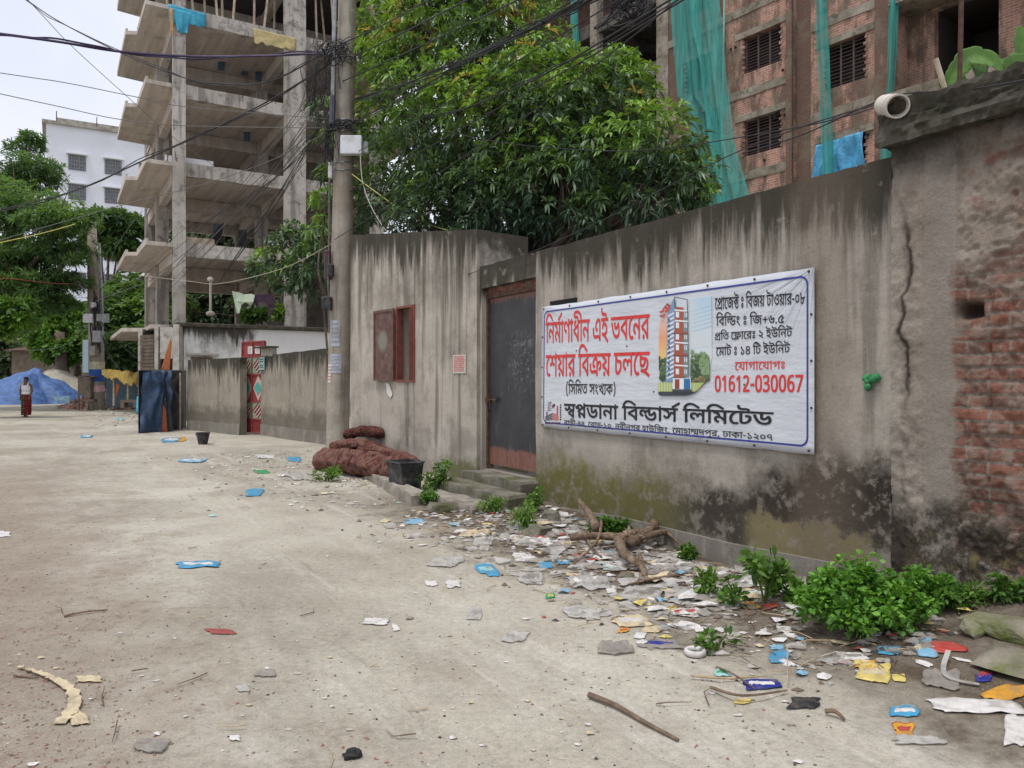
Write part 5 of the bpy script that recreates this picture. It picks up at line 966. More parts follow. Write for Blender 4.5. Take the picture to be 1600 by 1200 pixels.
mb = MB(); mb.prism([fp(-.3, HB - .18, 3.46), fp(9.6, HB - .18, 3.46), fp(9.6, .3, 3.46), fp(-.3, .3, 3.46)], (0, 0, .15)); bevel(obj('roof_slab', mb, M_CONC_DARK, sh), .03)
mb = MB()
mb.prism([fp(3.2, HB - .02, 3.46), fp(3.2, HB - .02, 2.2), fp(.05, HB - .02, 1.6), fp(.05, HB - .02, 3.46)], FBx * -.004) if False else None
# the shop front under the cantilever
def sp(px, Y, z): return Vector(((px - CX) / FPX * Y, Y, z))
M_WOODOLD = simple('grey_old_wood', (.17, .135, .105), .9, .35, 6, .6, .01, dirt=(.09, .07, .055)); M_PAINTPALE = simple('pale_flaking_render', (.40, .38, .34), .9, .25, 4, .4, dirt=(.2, .18, .15))
for px, w_, Y in ((278, 9, 28.0), (247, 6, 29.2), (222, 7, 30.5)):
    mb = MB(); c = sp(px, Y, 1.75); mb.obox(c, Vector((w_ / 2 / FPX * Y, 0, 0)), Vector((0, .15, 0)), Vector((0, 0, 1.78))); tag(obj('post', mb, M_PAINTPALE, sh))
mb = MB(); mb.prism([sp(216, 31.5, -.1), sp(286, 28.9, -.1), sp(286, 29.0, -.1), sp(216, 31.6, -.1)], (0, 0, 3.6)); obj('painted_shop_shade', mb, M_BLACKIN, sh)  # black sheet painted in for the unlit depth of the shop
mb = MB(); mb.prism([sp(250, 28.9, 2.3), sp(276, 28.2, 2.3), sp(276, 28.3, 2.3), sp(250, 29, 2.3)], (0, 0, .25)); mb.prism([sp(250, 29.1, 2.55), sp(280, 28.6, 2.55), sp(280, 28.7, 2.55), sp(250, 29.2, 2.55)], (0, 0, .95))
obj('shop_beam', mb, M_PAINTPALE, sh)
mb = MB()
for i in range(22): z = .2 + i * .14; mb.prism([sp(219, 30.3, z), sp(240, 29.6, z), sp(240, 29.55, z + .12), sp(219, 30.25, z + .12)], (0, .03, 0))
obj('roller_shutter', mb, M_WOODOLD, sh)
cloth('hanging_cloth', [sp(266, 27.9, 3.0), sp(269, 27.9, 2.9), sp(265, 27.9, 1.7), sp(252, 27.9, 1.85)], simple('rust_orange_cloth', (.33, .11, .045), .9), 'rust orange cloth hanging in the shop front by the booth', 'cloth', .06, 6, 10, 7)
mb = MB(); mb.prism([fp(.25, HB - .03, 2.35), fp(1.0, HB - .03, 2.35), fp(1.0, HB - .03, .2), fp(.25, HB - .03, .2)], FBx * -.02); obj('side_door', mb, M_WOODOLD, sh)
mb = MB(); mb.prism([fp(.1, HB - .3, 2.42), fp(1.2, HB - .3, 2.42), fp(1.2, HB, 2.42), fp(.1, HB, 2.42)], (0, 0, .07)); obj('door_shade', mb, M_CONC, sh)
# clothes line on the house roof
line = [at(430, 432, 29.6), at(365, 455, 28.4), at(398, 460, 28.8), at(440, 462, 29.5), at(500, 455, 30.4)]
mb = MB(); mb.tube(line[1:], .012, 5); tag(obj('clothes_line', mb, M_IRON), 'clothes line strung over the white house roof', 'line')
M_MINT = simple('mint_cotton', (.42, .5, .38), .9, .12, 6, .2); M_PLUM = simple('dark_plum_cotton', (.05, .03, .05), .9, .2, 6, .2); M_NAVY = simple('black_navy_cloth', (.018, .02, .028), .9, .2, 6, .2)
def shirt(): 
    mb = MB(); Y = 28.6
    prof = [(363, 455), (372, 456), (382, 460), (392, 459), (398, 461), (396, 472), (391, 477), (384, 472), (377, 476), (374, 490), (369, 489), (366, 470)]
    mb.prism([at(a, b, Y) + Vector((0, .05 * math.sin(a * .6), 0)) for a, b in prof], (0, .05, 0)); tag(obj('shirt', mb, M_MINT), 'mint green shirt hanging on the clothes line', 'shirt')
    mb = MB(); prof = [(398, 460), (428, 460), (429, 478), (424, 492), (419, 494), (420, 480), (414, 472), (404, 472), (400, 480), (397, 472)]
    mb.prism([at(a, b, 29.1) + Vector((0, .05 * math.sin(a * .6), 0)) for a, b in prof], (0, .06, 0)); tag(obj('trousers', mb, M_PLUM), 'dark plum trousers hanging on the clothes line', 'trousers')
shirt()
cloth('cloth', [at(334, 352, 30), at(350, 348, 30.2), at(345, 380, 30.2), at(329, 372, 30)], M_NAVY, 'black cloth hung from a rope on the second open floor', 'cloth', .15, 8, 10, 9)
cloth('cloth', [at(373, 360, 31.2), at(385, 358, 31.3), at(386, 385, 31.3), at(374, 384, 31.2)], M_NAVY, 'small dark cloth beside the inner column on the second open floor', 'cloth', .1, 8, 8, 11)
for px, py, Yv, lb in ((346, 104, 34, 'near the ceiling'), (382, 112, 35, 'beside the stair'), (404, 120, 35, 'by the wide column'), (386, 214, 34.5, 'on the third floor ceiling')):
    mb = MB(); mb.obox(at(px, py, Yv), Vector((.14, 0, 0)), Vector((0, .02, 0)), Vector((0, 0, .17))); mb.obox(at(px, py, Yv) + Vector((0, -.03, .19)), Vector((.16, 0, 0)), Vector((0, .03, 0)), Vector((0, 0, .02)))
    tag(obj('vent_opening', mb, simple('blue_grey_opening', (.06, .1, .14), .8, .1, 3, 0), fr))
mb = MB(); mb.tube([at(329, 494, 28.6), at(329, 434, 28.6)], .05, 8); mb.blob(at(329, 490, 28.6), (.17, .17, .1), 1, .2); mb.blob(at(329, 437, 28.6), (.12, .12, .1), 2, .2)
tag(obj('stub_post', mb, M_CONC), 'short concrete post standing on the white house roof', 'post')

# ------------------------------------------------------------ tarp booth
bt = thing('tarp_booth', G(250, 676), 'small booth wrapped in dark blue and black plastic tarp', 'booth')
def tarp_mat(name, c, rough=.45):
    t = MT(name, rough, .4); p = t.pos(); n = t.noise(t.vec(p, (1.3, 1.3, .8)), 2.2, 5, .6, .6)
    t.col(t.ramp(n, [(.3, tuple(x * .6 for x in c)), (.7, tuple(x * 1.35 for x in c))])); t.bump(t.ma('ADD', n, t.ma('MULTIPLY', t.noise(p, 9, 5, .6, 1), .4)), .9, .08); return t.m
M_NAVYTARP = tarp_mat('navy_tarp', (.05, .09, .17)); M_BLACKTARP = tarp_mat('black_tarp', (.02, .022, .026))
def drape(name, P, mat, pinch, label=None):
    P = [Vector(p) for p in P]; nrm = (P[1] - P[0]).cross(P[3] - P[0]).normalized(); mb = MB()
    def f(a, b):
        q = P[0].lerp(P[1], a).lerp(P[3].lerp(P[2], a), b); da, db = a - pinch[0], b - pinch[1]; r = math.hypot(da, db); th = math.atan2(db, da)
        k = math.sin(th * 7 + 1) * min(r, .5) * .16 + .05 * mn.noise(Vector((a * 6, b * 4, 3))); q = q + nrm * (k + .06 * math.exp(-r * r * 9)); q.z += .06 * b * mn.noise(Vector((a * 7, 0, 2))); return q
    mb.grid(f, 26, 30); return solid(tag(obj(name, mb, mat, bt, True), label), .008)
b0, b1, b2 = G(216, 677), G(270, 674), G(283, 671)
up = lambda p, h: Vector((p.x, p.y, h))
drape('tarp_front', [up(G(222, 676), 1.78), up(G(268, 674), 1.78), b1, b0], M_NAVYTARP, (.72, .2))
drape('tarp_side', [up(G(262, 674) + Vector((0, -.04, 0)), 1.75), up(b2, 1.77), b2, up(G(255, 675) + Vector((0, -.04, 0)), .0)], M_BLACKTARP, (.1, .2), 'black flap of the booth')
for p in (b0, b1, b2, b2 + Vector((-.4, 1.3, 0)), b0 + Vector((-.2, 1.3, 0))): tag(obj('post', MB().tube([up(p, -.05) + Vector((.0, .5, 0)), up(p, 1.72) + Vector((.0, .5, 0))], .03, 6), M_BAMBOO, bt))
mb = MB(); mb.prism([up(b0, 1.76), up(b2, 1.76), up(b2 + Vector((-.4, 1.3, 0)), 1.8), up(b0 + Vector((-.2, 1.3, 0)), 1.8)], (0, 0, .02)); mb.prism([b2, up(b2, 1.76), up(b2 + Vector((-.4, 1.3, 0)), 1.8), up(b2 + Vector((-.4, 1.3, 0)), 0)], (.01, 0, 0)); mb.prism([b0, up(b0, 1.76), up(b0 + Vector((-.2, 1.3, 0)), 1.8), up(b0 + Vector((-.2, 1.3, 0)), 0)], (.01, 0, 0)); mb.prism([up(b0 + Vector((-.2, 1.3, 0)), 0), up(b0 + Vector((-.2, 1.3, 0)), 1.76), up(b2 + Vector((-.4, 1.3, 0)), 1.76), up(b2 + Vector((-.4, 1.3, 0)), 0)], (0, .01, 0))
obj('tarp_cover', mb, M_BLACKTARP, bt)
mb = MB(); q = lambda px, py: G(px, 675) * 1 + Vector((0, -.12, (675 - py) * .0183))
mb.prism([q(256, 674), q(264, 674), q(262, 640), q(258, 632)], (0, .02, 0)); obj('brown_strip', mb, simple('rust_cloth', (.25, .075, .03), .9), bt)
cloth('plastic_sheet', [at(214, 620, 23.4), at(221, 618, 23.4), at(221, 646, 23.2), at(214, 648, 23.2)], M_BLUENET, 'cyan plastic sheet sticking out behind the tarp booth', 'plastic sheet', .1, 8, 8, 2)
bk = thing('bucket', G(317, 694), 'small black bucket standing in front of the low wall', 'bucket')
c = G(317, 694); mb = MB(); ring = lambda r, z, n=20: [c + Vector((r * math.cos(2 * math.pi * i / n), r * math.sin(2 * math.pi * i / n), z)) for i in range(n)]
prof = [(.10, .0), (.155, .26), (.165, .26), (.165, .275), (.15, .275), (.095, .02)]
for (r0, z0), (r1, z1) in zip(prof, prof[1:]):
    A_, B_ = ring(r0, z0), ring(r1, z1)
    for i in range(20): mb.add([A_[i], A_[(i + 1) % 20], B_[(i + 1) % 20], B_[i]], [(0, 1, 2, 3)])
mb.poly(ring(.095, .02)); M_BLACKPL = simple('dusty_black_plastic', (.03, .03, .032), .6, .4, 9, .2, dirt=(.12, .11, .1), dsc=8)
obj('bucket_body', mb, M_BLACKPL, bk)
mb = MB(); mb.tube([c + Vector((.165 * math.cos(t_), -.03 - .06 * math.sin(t_), .27 - .1 * math.sin(t_))) for t_ in np.linspace(0, math.pi, 12)], .005, 5); obj('handle', mb, M_IRON, bk)

# ------------------------------------------------------------ utility pole beside the guard room
PY = 15.6
def polex(z): return -3.55 + .0225 * z
up_root = thing('utility_pole', Vector((polex(0), PY, 0)), 'tall tapering concrete pole thick with cables beside the shuttered room', 'pole')
t = MT('pole_concrete', .9, .2); p = t.pos(); n = t.noise(p, 2.2, 7, .65)
k = t.ramp(n, [(.3, (.25, .22, .185)), (.5, (.35, .315, .265)), (.7, (.43, .39, .335))]); st = t.noise(t.vec(p, (7, 7, .5)), 1, 6, .7)
k = t.mix(t.ma('MULTIPLY', t.sm(st, .5, .66), .5), k, (.14, .12, .1)); sx_ = t.n('ShaderNodeSeparateXYZ'); t.l(p, sx_.inputs[0])
k = t.mix(t.ma('MULTIPLY', t.band(sx_.outputs[2], 4.9, 5.0, 5.6, 5.9), .35), k, (.2, .15, .11))
k = t.mix(t.ma('MULTIPLY', t.sm(t.noise(p, 9, 5, .7), .6, .68), .5), k, (.55, .52, .47)); t.col(k); t.bump(t.noise(p, 25, 6, .7), .6, .01); M_POLE = t.m
mb = MB(); zz = [-.2 + i * .3 for i in range(40)]
mb.tube([(polex(z), PY, z) for z in zz], [.232 - .0058 * z + .003 * mn.noise(Vector((0, 0, z * 4))) for z in zz], 28); obj('pole_shaft', mb, M_POLE, up_root, True)
M_STEEL = simple('dull_steel', (.28, .28, .28), .5, .25, 9, .1, metal=.5); M_WHITEBOX = simple('white_box_paint', (.66, .68, .72), .5, .08, 4, .05, dirt=(.45, .44, .43)); M_CABLE = simple('black_cable', (.03, .03, .034), .6, .2, 3, 0); M_GREYCABLE = simple('grey_cable', (.13, .125, .12), .6, .2, 3, 0)
for py in (256, 268, 92, 190):
    z = at(527, py, PY).z; mb = MB(); n = 24; r = .24 - .0058 * z
    mb.tube([(polex(z) + r * math.cos(a), PY + r * math.sin(a), z + .02 * math.cos(a * 2)) for a in np.linspace(0, 6.283, 25)], .014, 6); tag(obj('clamp_band', mb, M_STEEL, up_root))
mb = MB(); mb.box(at(531.5, 240, 15.2), at(565, 211, 15.2) + Vector((0, .16, 0))); bx = bevel(tag(obj('cable_box', mb, M_WHITEBOX), 'white square cable box strapped high on the near utility pole', 'box', ), .015, 2)
mb = MB(); mb.box(at(566, 238, 15.34), at(575, 220, 15.34) + Vector((0, .1, 0))); tag(bevel(obj('cable_box', mb, M_WHITEBOX), .01), 'slim white box peeking out behind the square one on the near pole', 'box')
mb = MB(); mb.box(at(512.5, 278, 15.35), at(518.5, 253, 15.35) + Vector((0, .1, 0))); tag(bevel(obj('cable_box', mb, M_WHITEBOX), .01), 'narrow white box on the left side of the near pole', 'box')
mt = thing('meter_box', at(512, 490, 15.4), 'brown and black electric meter boxes on the near utility pole', 'meter')
mb = MB(); mb.box(at(506, 437, 15.35), at(516, 390, 15.35) + Vector((0, .12, 0))); bevel(obj('brown_meter', mb, simple('dark_red_brown_plastic', (.07, .035, .035), .4, .2, 5, .1), mt), .02)
mb = MB(); mb.box(at(502, 484, 15.32), at(517, 463, 15.32) + Vector((0, .14, 0))); bevel(obj('black_meter', mb, M_BLACKPL, mt), .02)
mb = MB(); mb.box(at(511, 432, 15.25), at(521, 412, 15.25) + Vector((0, .1, 0))); bevel(obj('small_meter', mb, M_BLACKPL, mt), .02)
mb = MB(); z0 = at(515, 385, PY).z
mb.tube([at(519, 195, 15.35), at(522, 60, 15.35), at(524, -20, 15.35)], .045, 8); obj('conduit', mb, M_STEEL, up_root)
mb = MB(); mb.tube([at(519, 196, 15.33), at(520, 150, 15.33)], .06, 8); obj('conduit_sleeve', mb, simple('slate_plastic', (.07, .075, .1), .5), up_root)
mb = MB(); mb.tube([at(514, 520, 15.35), at(513, 440, 15.35), at(514, 385, 15.37), at(515, 280, 15.36)], .018, 6); obj('drop_pipe', mb, M_GREYCABLE, up_root)
def pole_paper(px0, px1, py0, py1, label, mat, seed):
    z0, z1 = at(0, py1, 15.35).z, at(0, py0, 15.35).z; rr = random.Random(seed); mb = MB()
    def f(a, b, d=.006):
        z = z0 + (z1 - z0) * b; r = .232 - .0058 * z + d; x = ((px0 + (px1 - px0) * a) - CX) / FPX * 15.37 - polex(z); x = max(-r * .98, min(r * .98, x)); return Vector((polex(z) + x, PY - math.sqrt(max(0, r * r - x * x)), z + .01 * mn.noise(Vector((a * 5, b * 5, seed)))))
    mb.grid(lambda a, b: f(a, b), 8, 5)
    for k in range(5):
        b = .14 + .17 * k; x = .1
        while x < .85: w_ = rr.uniform(.06, .2); mb.grid(lambda a, c: f(x + w_ * a, b + .07 * c, .009), 2, 1, 1); x += w_ + .05
    tag(obj('notice', mb, [M_PAPER if mat is None else mat, M_INK if seed != 3 else M_REDINK]), label, 'notice')
M_BLUEPAPER = simple('bluish_paper', (.42, .46, .52), .85, .15, 14, .2, dirt=(.3, .27, .24))
pole_paper(516, 531, 500, 541, 'bluish notice peeling on the near pole, the upper one', M_BLUEPAPER, 1); pole_paper(516, 533, 553, 583, 'bluish notice peeling on the near pole, the lower one', M_BLUEPAPER, 2); pole_paper(511, 516.5, 569, 598, 'narrow white notice with red print on the near pole edge', None, 3)

# ------------------------------------------------------------ overhead cables
def spline(P, m=8):
    P = [Vector(p) for p in P]
    if len(P) == 2: P = [P[0], P[0].lerp(P[1], .5) - Vector((0, 0, .012 * (P[0] - P[1]).length)), P[1]]
    out = []
    for i in range(len(P) - 1):
        a, b, c, d = P[max(i - 1, 0)], P[i], P[i + 1], P[min(i + 2, len(P) - 1)]
        for k in range(m):
            u_ = k / m; out.append(.5 * ((2 * b) + (c - a) * u_ + (2 * a - 5 * b + 4 * c - d) * u_ * u_ + (3 * b - a - 3 * c + d) * u_ ** 3))
    return out + [P[-1]]
def cable(pts, r, label, mat=None, group='overhead cables', twin=0):
    pts = list(pts)
    for k, (a, b) in ((0, (0, 1)), (len(pts), (-1, -2))):   # cables that leave the frame go on beyond it
        p, q = at(*pts[a]), at(*pts[b])
        if pts[a][0] < -5 or pts[a][1] < -3: e = p + (p - q).normalized() * 9; pts.insert(k, e)
    r *= .72; P = spline([p if isinstance(p, Vector) else at(*p) for p in pts]); mb = MB(); mb.tube(P, r, 5)
    if twin:
        for k in range(1, twin + 1): mb.tube([q + Vector((.03 * math.sin(i * .7 + k), .03 * math.cos(i * .9 + k), .05 * math.sin(i * .23 + k * 2) )) for i, q in enumerate(P)], r * .7, 5)
    return tag(obj('cable', mb, mat or M_CABLE), label, 'cable', group)
LC = 'black cable crossing the sky above the frame building'
M_PURPLE = simple('purple_black_cable', (.05, .035, .085), .55, .2, 3, 0)
cable([(-80, 44, 11), (0, 53, 12), (95, 66, 13), (190, 81, 14), (300, 88, 15), (420, 87, 15.3), (500, 84, 15.5), (520, 88, 15.4)], .032, 'thick purple black cable sagging across the sky to the near pole', M_PURPLE, None, 1)
cable([(30, -8, 22), (90, 32, 20), (190, 83, 18), (290, 122, 17), (350, 131, 16.5), (410, 130, 16.2), (455, 113, 15.9), (518, 74, 15.5)], .02, 'black cable dipping below the thick purple one to the pole', None, None, 1)
cable([(40, -4, 22), (110, 70, 24), (200, 152, 26), (270, 214, 27.5), (333, 258, 28.8)], .014, 'thin cable running from the sky down to the frame', M_GREYCABLE, None)
for P in ([(-40, 108, 13), (100, 129, 14), (215, 152, 14.5), (300, 168, 15), (515, 186, 15.5)], [(-40, 138, 13), (90, 166, 14), (190, 187, 14.5), (300, 197, 15), (515, 200, 15.5)], [(-30, 384, 16), (80, 352, 16), (200, 318, 15.8), (320, 287, 15.7), (420, 252, 15.6), (516, 205, 15.5)], [(150, 470, 26), (270, 420, 22), (400, 300, 18), (517, 140, 15.5)]):
    cable(P, .011, 'thin grey cable strung to the near pole', M_GREYCABLE)
cable([(-40, 338, 19), (110, 300, 18), (230, 248, 17), (330, 203, 16.5), (430, 152, 16), (520, 96, 15.5)], .022, 'heavy black cable rising from the trees to the pole top', None, None, 1)
cable([(-40, 433, 26), (20, 436, 28), (90, 443, 34), (146, 443, 39)], .02, 'red cable strung to the distant pole', simple('red_cable', (.3, .05, .03), .6), None)
cable([(-40, 388, 22), (60, 366, 22), (118, 350, 22)], .02, 'yellow cable in front of the dark tree', simple('yellow_cable', (.42, .38, .1), .6), None)
rr = random.Random(31)
for i in range(13):
    x1 = 196 + i * 13 + rr.uniform(-6, 6); y1 = 470 - i * 6 + rr.uniform(-30, 20); y0 = rr.uniform(95, 205); Y1 = rr.uniform(26, 28.5)
    m_ = (.5 * (x1 + 520), .5 * (y1 + y0) + rr.uniform(2, 14), .5 * (Y1 + 15.5)); cable([(x1, y1, Y1), m_, (519 + rr.uniform(-2, 2), y0, 15.4)], rr.uniform(.008, .013), 'thin service cable fanning down from the near pole to the houses', M_CABLE if i % 2 else M_GREYCABLE, 'service cables')
for x1, y1, Y1 in ((338, 446, 28), (352, 425, 28), (300, 360, 28.3)):
    cable([(x1, y1, Y1), (430, .5 * (y1 + 178) + 8, 21.5), (518, 172 + rr.uniform(-12, 12), 15.4)], .013, 'thin service cable fanning down from the near pole to the houses', None, 'service cables', 2)
cable([(217, 430, 27), (300, 440, 24), (345, 443, 22), (440, 420, 18), (520, 380, 15.5)], .012, 'pale wire looping from the house to the near pole', simple('pale_wire', (.4, .36, .27), .7), None)
LR_ = 'black cable slanting from the near pole up past the mango tree'
for P, r, tw in (([(530, 70, 15.5), (600, 38, 13.5), (680, -6, 11)], .016, 0), ([(545, 93, 15.5), (640, 46, 12.8), (745, -8, 10)], .018, 0), ([(533, 128, 15.5), (670, 66, 12), (830, -10, 9)], .016, 0),
                 ([(553, 157, 15.5), (640, 128, 13), (733, 90, 11), (830, 44, 9.3), (940, -10, 8)], .018, 3), ([(552, 192, 15.5), (650, 140, 12.8), (747, 88, 11), (900, 8, 8.4), (930, -14, 8)], .015, 2),
                 ([(552, 178, 15.5), (640, 136, 13), (740, 92, 11), (880, 22, 8.8), (950, -12, 8)], .014, 0), ([(590, 178, 15.2), (650, 181, 13.8), (713, 173, 12.6), (800, 140, 11), (880, 100, 9.6), (1060, -8, 7.4)], .016, 1),
                 ([(547, 300, 15.5), (647, 243, 13), (800, 157, 10.5), (930, 84, 8.8), (1080, -8, 7.2)], .013, 0), ([(523, 374, 15.4), (633, 307, 12.5), (740, 234, 10.6), (857, 157, 9.2), (1010, 40, 7.6), (1070, -10, 7)], .011, 0),
                 ([(552, 240, 15.5), (640, 196, 13), (757, 126, 11), (900, 40, 8.6), (980, -8, 7.8)], .011, 0)):
    cable(P, r, LR_, None, 'cables over the mango tree', tw)
cable([(550, 272, 15.35), (590, 302, 14.9), (630, 330, 14.6), (668, 350, 14.2), (700, 360, 13.6)], .014, 'yellow wire hanging from the pole to the room roof', simple('yellow_wire', (.5, .46, .15), .6), None)
cable([(563, 242, 15.2), (566, 280, 15), (577, 316, 14.7), (597, 352, 14.2), (625, 385, 13.6), (652, 404, 13.0), (690, 414, 12), (728, 412, 11.2), (745, 404, 10.55)], .012, 'pale wire drooping from the cable box along the room wall', simple('white_wire', (.45, .43, .4), .6), None)
cable([(548, 477, 15.3), (600, 468, 13.6), (650, 455, 12.5), (700, 438, 11.4), (745, 424, 10.3), (800, 405, 9.6), (850, 386, 9.0), (960, 335, 7.9), (1120, 252, 6.7), (1260, 196, 5.9), (1392, 158, 5.2)], .007, 'thin black wire following the wall top to the white pipe', None, None)
cable([(640, 190, 14), (740, 215, 12), (830, 228, 10.5), (960, 236, 9), (1060, 229, 8), (1160, 214, 7.2), (1290, 190, 6.3), (1400, 158, 5.6)], .008, 'thin black wire crossing the mango tree to the white pipe', None, None)
cable([(1160, 240, 7.3), (1250, 212, 6.4), (1390, 152, 5.4), (1500, 142, 4.8), (1640, 118, 4.2)], .008, 'black wire lying along the coping of the end wall', None, None)
cable([(547, 475, 15.25), (558, 490, 15.2), (561, 508, 15.2), (556, 522, 15.25), (547, 526, 15.3)], .01, 'short loop of wire beside the pole at window height', None, None)
# tangles of spare wire
def tangle(name, c, rx, rz, n, r, label, Y, seed, loops=2.2):
    rr = random.Random(seed); mb = MB()
    for i in range(n):
        ax = rr.uniform(.35, 1); az = rr.uniform(.5, 1); ph = rr.uniform(0, 6.28); cx, cz = rr.gauss(0, rx * .3), rr.gauss(0, rz * .35)
        P = [at(c[0], c[1], Y) + Vector((cx + rx * ax * math.cos(a + ph) + .02 * math.sin(a * 3 + i), .06 * math.sin(a * 1.7 + i) + rr.uniform(-.02, .02), cz + rz * az * math.sin(a * (1 if i % 3 else 1.5) + ph * 2))) for a in np.linspace(0, 6.28 * loops * .5, 26)]
        mb.tube(P, r * rr.uniform(.4, .85), 4)
    return tag(obj(name, mb, M_CABLE), label, 'cable')
tangle('cable_tangle', (521, 80), .3, .22, 14, .012, 'tangle of black wire at the near pole top by the upper clamp', 15.3, 5)
tangle('cable_tangle', (500, 125), .32, .75, 13, .01, 'long loops of spare black wire hanging left of the pole', 15.35, 6)
tangle('cable_tangle', (531, 198), .34, .12, 14, .013, 'knot of black cables above the white box on the pole', 15.28, 7)
tangle('cable_tangle', (514, 222), .16, .42, 10, .01, 'loops of black wire left of the white box on the pole', 15.3, 8)
tangle('cable_coil', (984, 8), .26, .2, 20, .009, 'coil of grey wire hanging high before the brick building', 9, 9, 3)

# ------------------------------------------------------------ unfinished brick building behind the wall
BO = Vector((9.0, 27.7, 0)); BU = Vector((.6, -.8, 0)); BN = Vector((-.8, -.6, 0))
def bW(r, d, z): return BO + BU * r + BN * d + Vector((0, 0, z))
def bpt(px, py): return plane_pt(px, py, BO, BU)
bb = thing('brick_building', bW(0, -5, 0), 'unfinished red brick apartment building with barred windows behind the wall', 'building')
def brick_mat(name, grime, c1=(.40, .155, .105), c2=(.27, .105, .075)):
    t = MT(name, .92, .15); wv, s, d, z = t.axes(BO, BU, BN); cx = t.n('ShaderNodeCombineXYZ'); t.l(t.ma('ADD', s, d), cx.inputs[0]); t.l(z, cx.inputs[1])
    bk = t.n('ShaderNodeTexBrick'); t.l(cx.outputs[0], bk.inputs['Vector'])
    for a, b in (('Scale', 1), ('Brick Width', .25), ('Row Height', .085), ('Mortar Size', .012), ('Mortar Smooth', .2), ('Bias', -.3)): bk.inputs[a].default_value = b
    bk.inputs['Color1'].default_value = (*c1, 1); bk.inputs['Color2'].default_value = (*c2, 1); bk.inputs['Mortar'].default_value = (.42, .36, .31, 1)
    n = t.noise(wv, .8, 7, .65); n2 = t.noise(wv, 4, 6, .7); k = t.mix(t.ma('MULTIPLY', t.sm(n2, .45, .7), .35), bk.outputs['Color'], (.46, .33, .27))
    gr = t.noise(t.vec(wv, (1.5, 1, .5)), 1, 7, .68); k = t.mix(t.ma('MULTIPLY', t.sm(gr, .54 - grime, .68 - grime), .8), k, (.085, .065, .05))
    k = t.mix(t.ma('MULTIPLY', t.sm(t.noise(t.vec(wv, (1, 1, 1), (7, 7, 7)), 1.4, 7, .7), .5, .6), .55), k, (.19, .165, .115))
    t.col(k); t.bump(bk.outputs['Fac'], .5, -.01); return t.m
M_BRICK = brick_mat('raw_red_brick', .1, (.42, .20, .135), (.28, .13, .095)); M_BRICKDIRT = brick_mat('grimy_brick', .27)
t = MT('mossy_beam_concrete', .95, .15); p = t.pos(); n = t.noise(p, 1.3, 7, .7)
k = t.ramp(n, [(.3, (.11, .095, .065)), (.5, (.24, .21, .165)), (.7, (.36, .32, .27))]); t.col(t.mix(t.ma('MULTIPLY', t.sm(t.noise(p, 3, 6, .7), .5, .65), .6), k, (.06, .055, .03))); t.bump(t.noise(p, 12, 6, .7), .7, .03); M_BEAM = t.m
t = MT('shadow_room', .95, .1); t.col((.06, .05, .045)); M_ROOMIN = t.m  # unlit rooms: their shade is put into this dark colour
r0, r1 = -4.4, 4.75; ZT_ = 26
wins = []   # (r0, r1, z0, z1, kind)
for j in range(-1, 4):
    z = 9.72 + 3.05 * j
    wins.append((-.78, .80, z, z + 1.32, 'grille', j))
for j in range(-1, 4):
    z = 11.2 + 3.06 * j
    wins.append((2.47, 3.88, z - (.35 if j == -1 else 0), z + (1.45 if j != -1 else 1.32), 'grille' if j != -1 else 'tarp', j))
for j in range(-1, 4):
    z = 9.75 + 3.05 * j; wins.append((-3.5, -2.3, z, z + 1.3, 'grille', j))
# wall as strips between the openings of each bay
def bay(ra, rb, ww, mat, nm):
    mb = MB(); ww = sorted(ww, key=lambda w_: w_[2]); z = 0
    for (a, b, c, d, *_) in ww:
        if c > z: mb.wbox(ra, rb, -.25, 0, z, c, 0, BO, BU, BN)
        mb.wbox(ra, a, -.25, 0, c, d, 0, BO, BU, BN); mb.wbox(b, rb, -.25, 0, c, d, 0, BO, BU, BN); z = d
    mb.wbox(ra, rb, -.25, 0, z, ZT_, 0, BO, BU, BN); tag(obj('brick_wall_bay', mb, mat, bb))
bay(-1.7, 1.28, [w_ for w_ in wins if -1 < w_[0] < 0], M_BRICK, 'wall'); bay(1.95, 4.75, [w_ for w_ in wins if w_[0] > 2], M_BRICK, 'wall'); bay(-4.4, -1.7, [w_ for w_ in wins if w_[0] < -3], M_BRICKDIRT, 'wall')
mb = MB(); mb.wbox(1.28, 1.95, -.6, -.22, 0, ZT_, 0, BO, BU, BN); mb.wbox(1.05, 1.28, -.02, .1, 0, ZT_, 0, BO, BU, BN); tag(obj('brick_recess', mb, M_BRICKDIRT, bb))
mb = MB(); mb.wbox(4.2, 4.76, -.02, .06, 0, ZT_, 0, BO, BU, BN); tag(obj('brick_pier', mb, M_BRICKDIRT, bb))
rr = random.Random(3); nr_ = 0
M_GRILLE = simple('dark_window_bars', (.10, .07, .065), .6, .2, 6, 0)
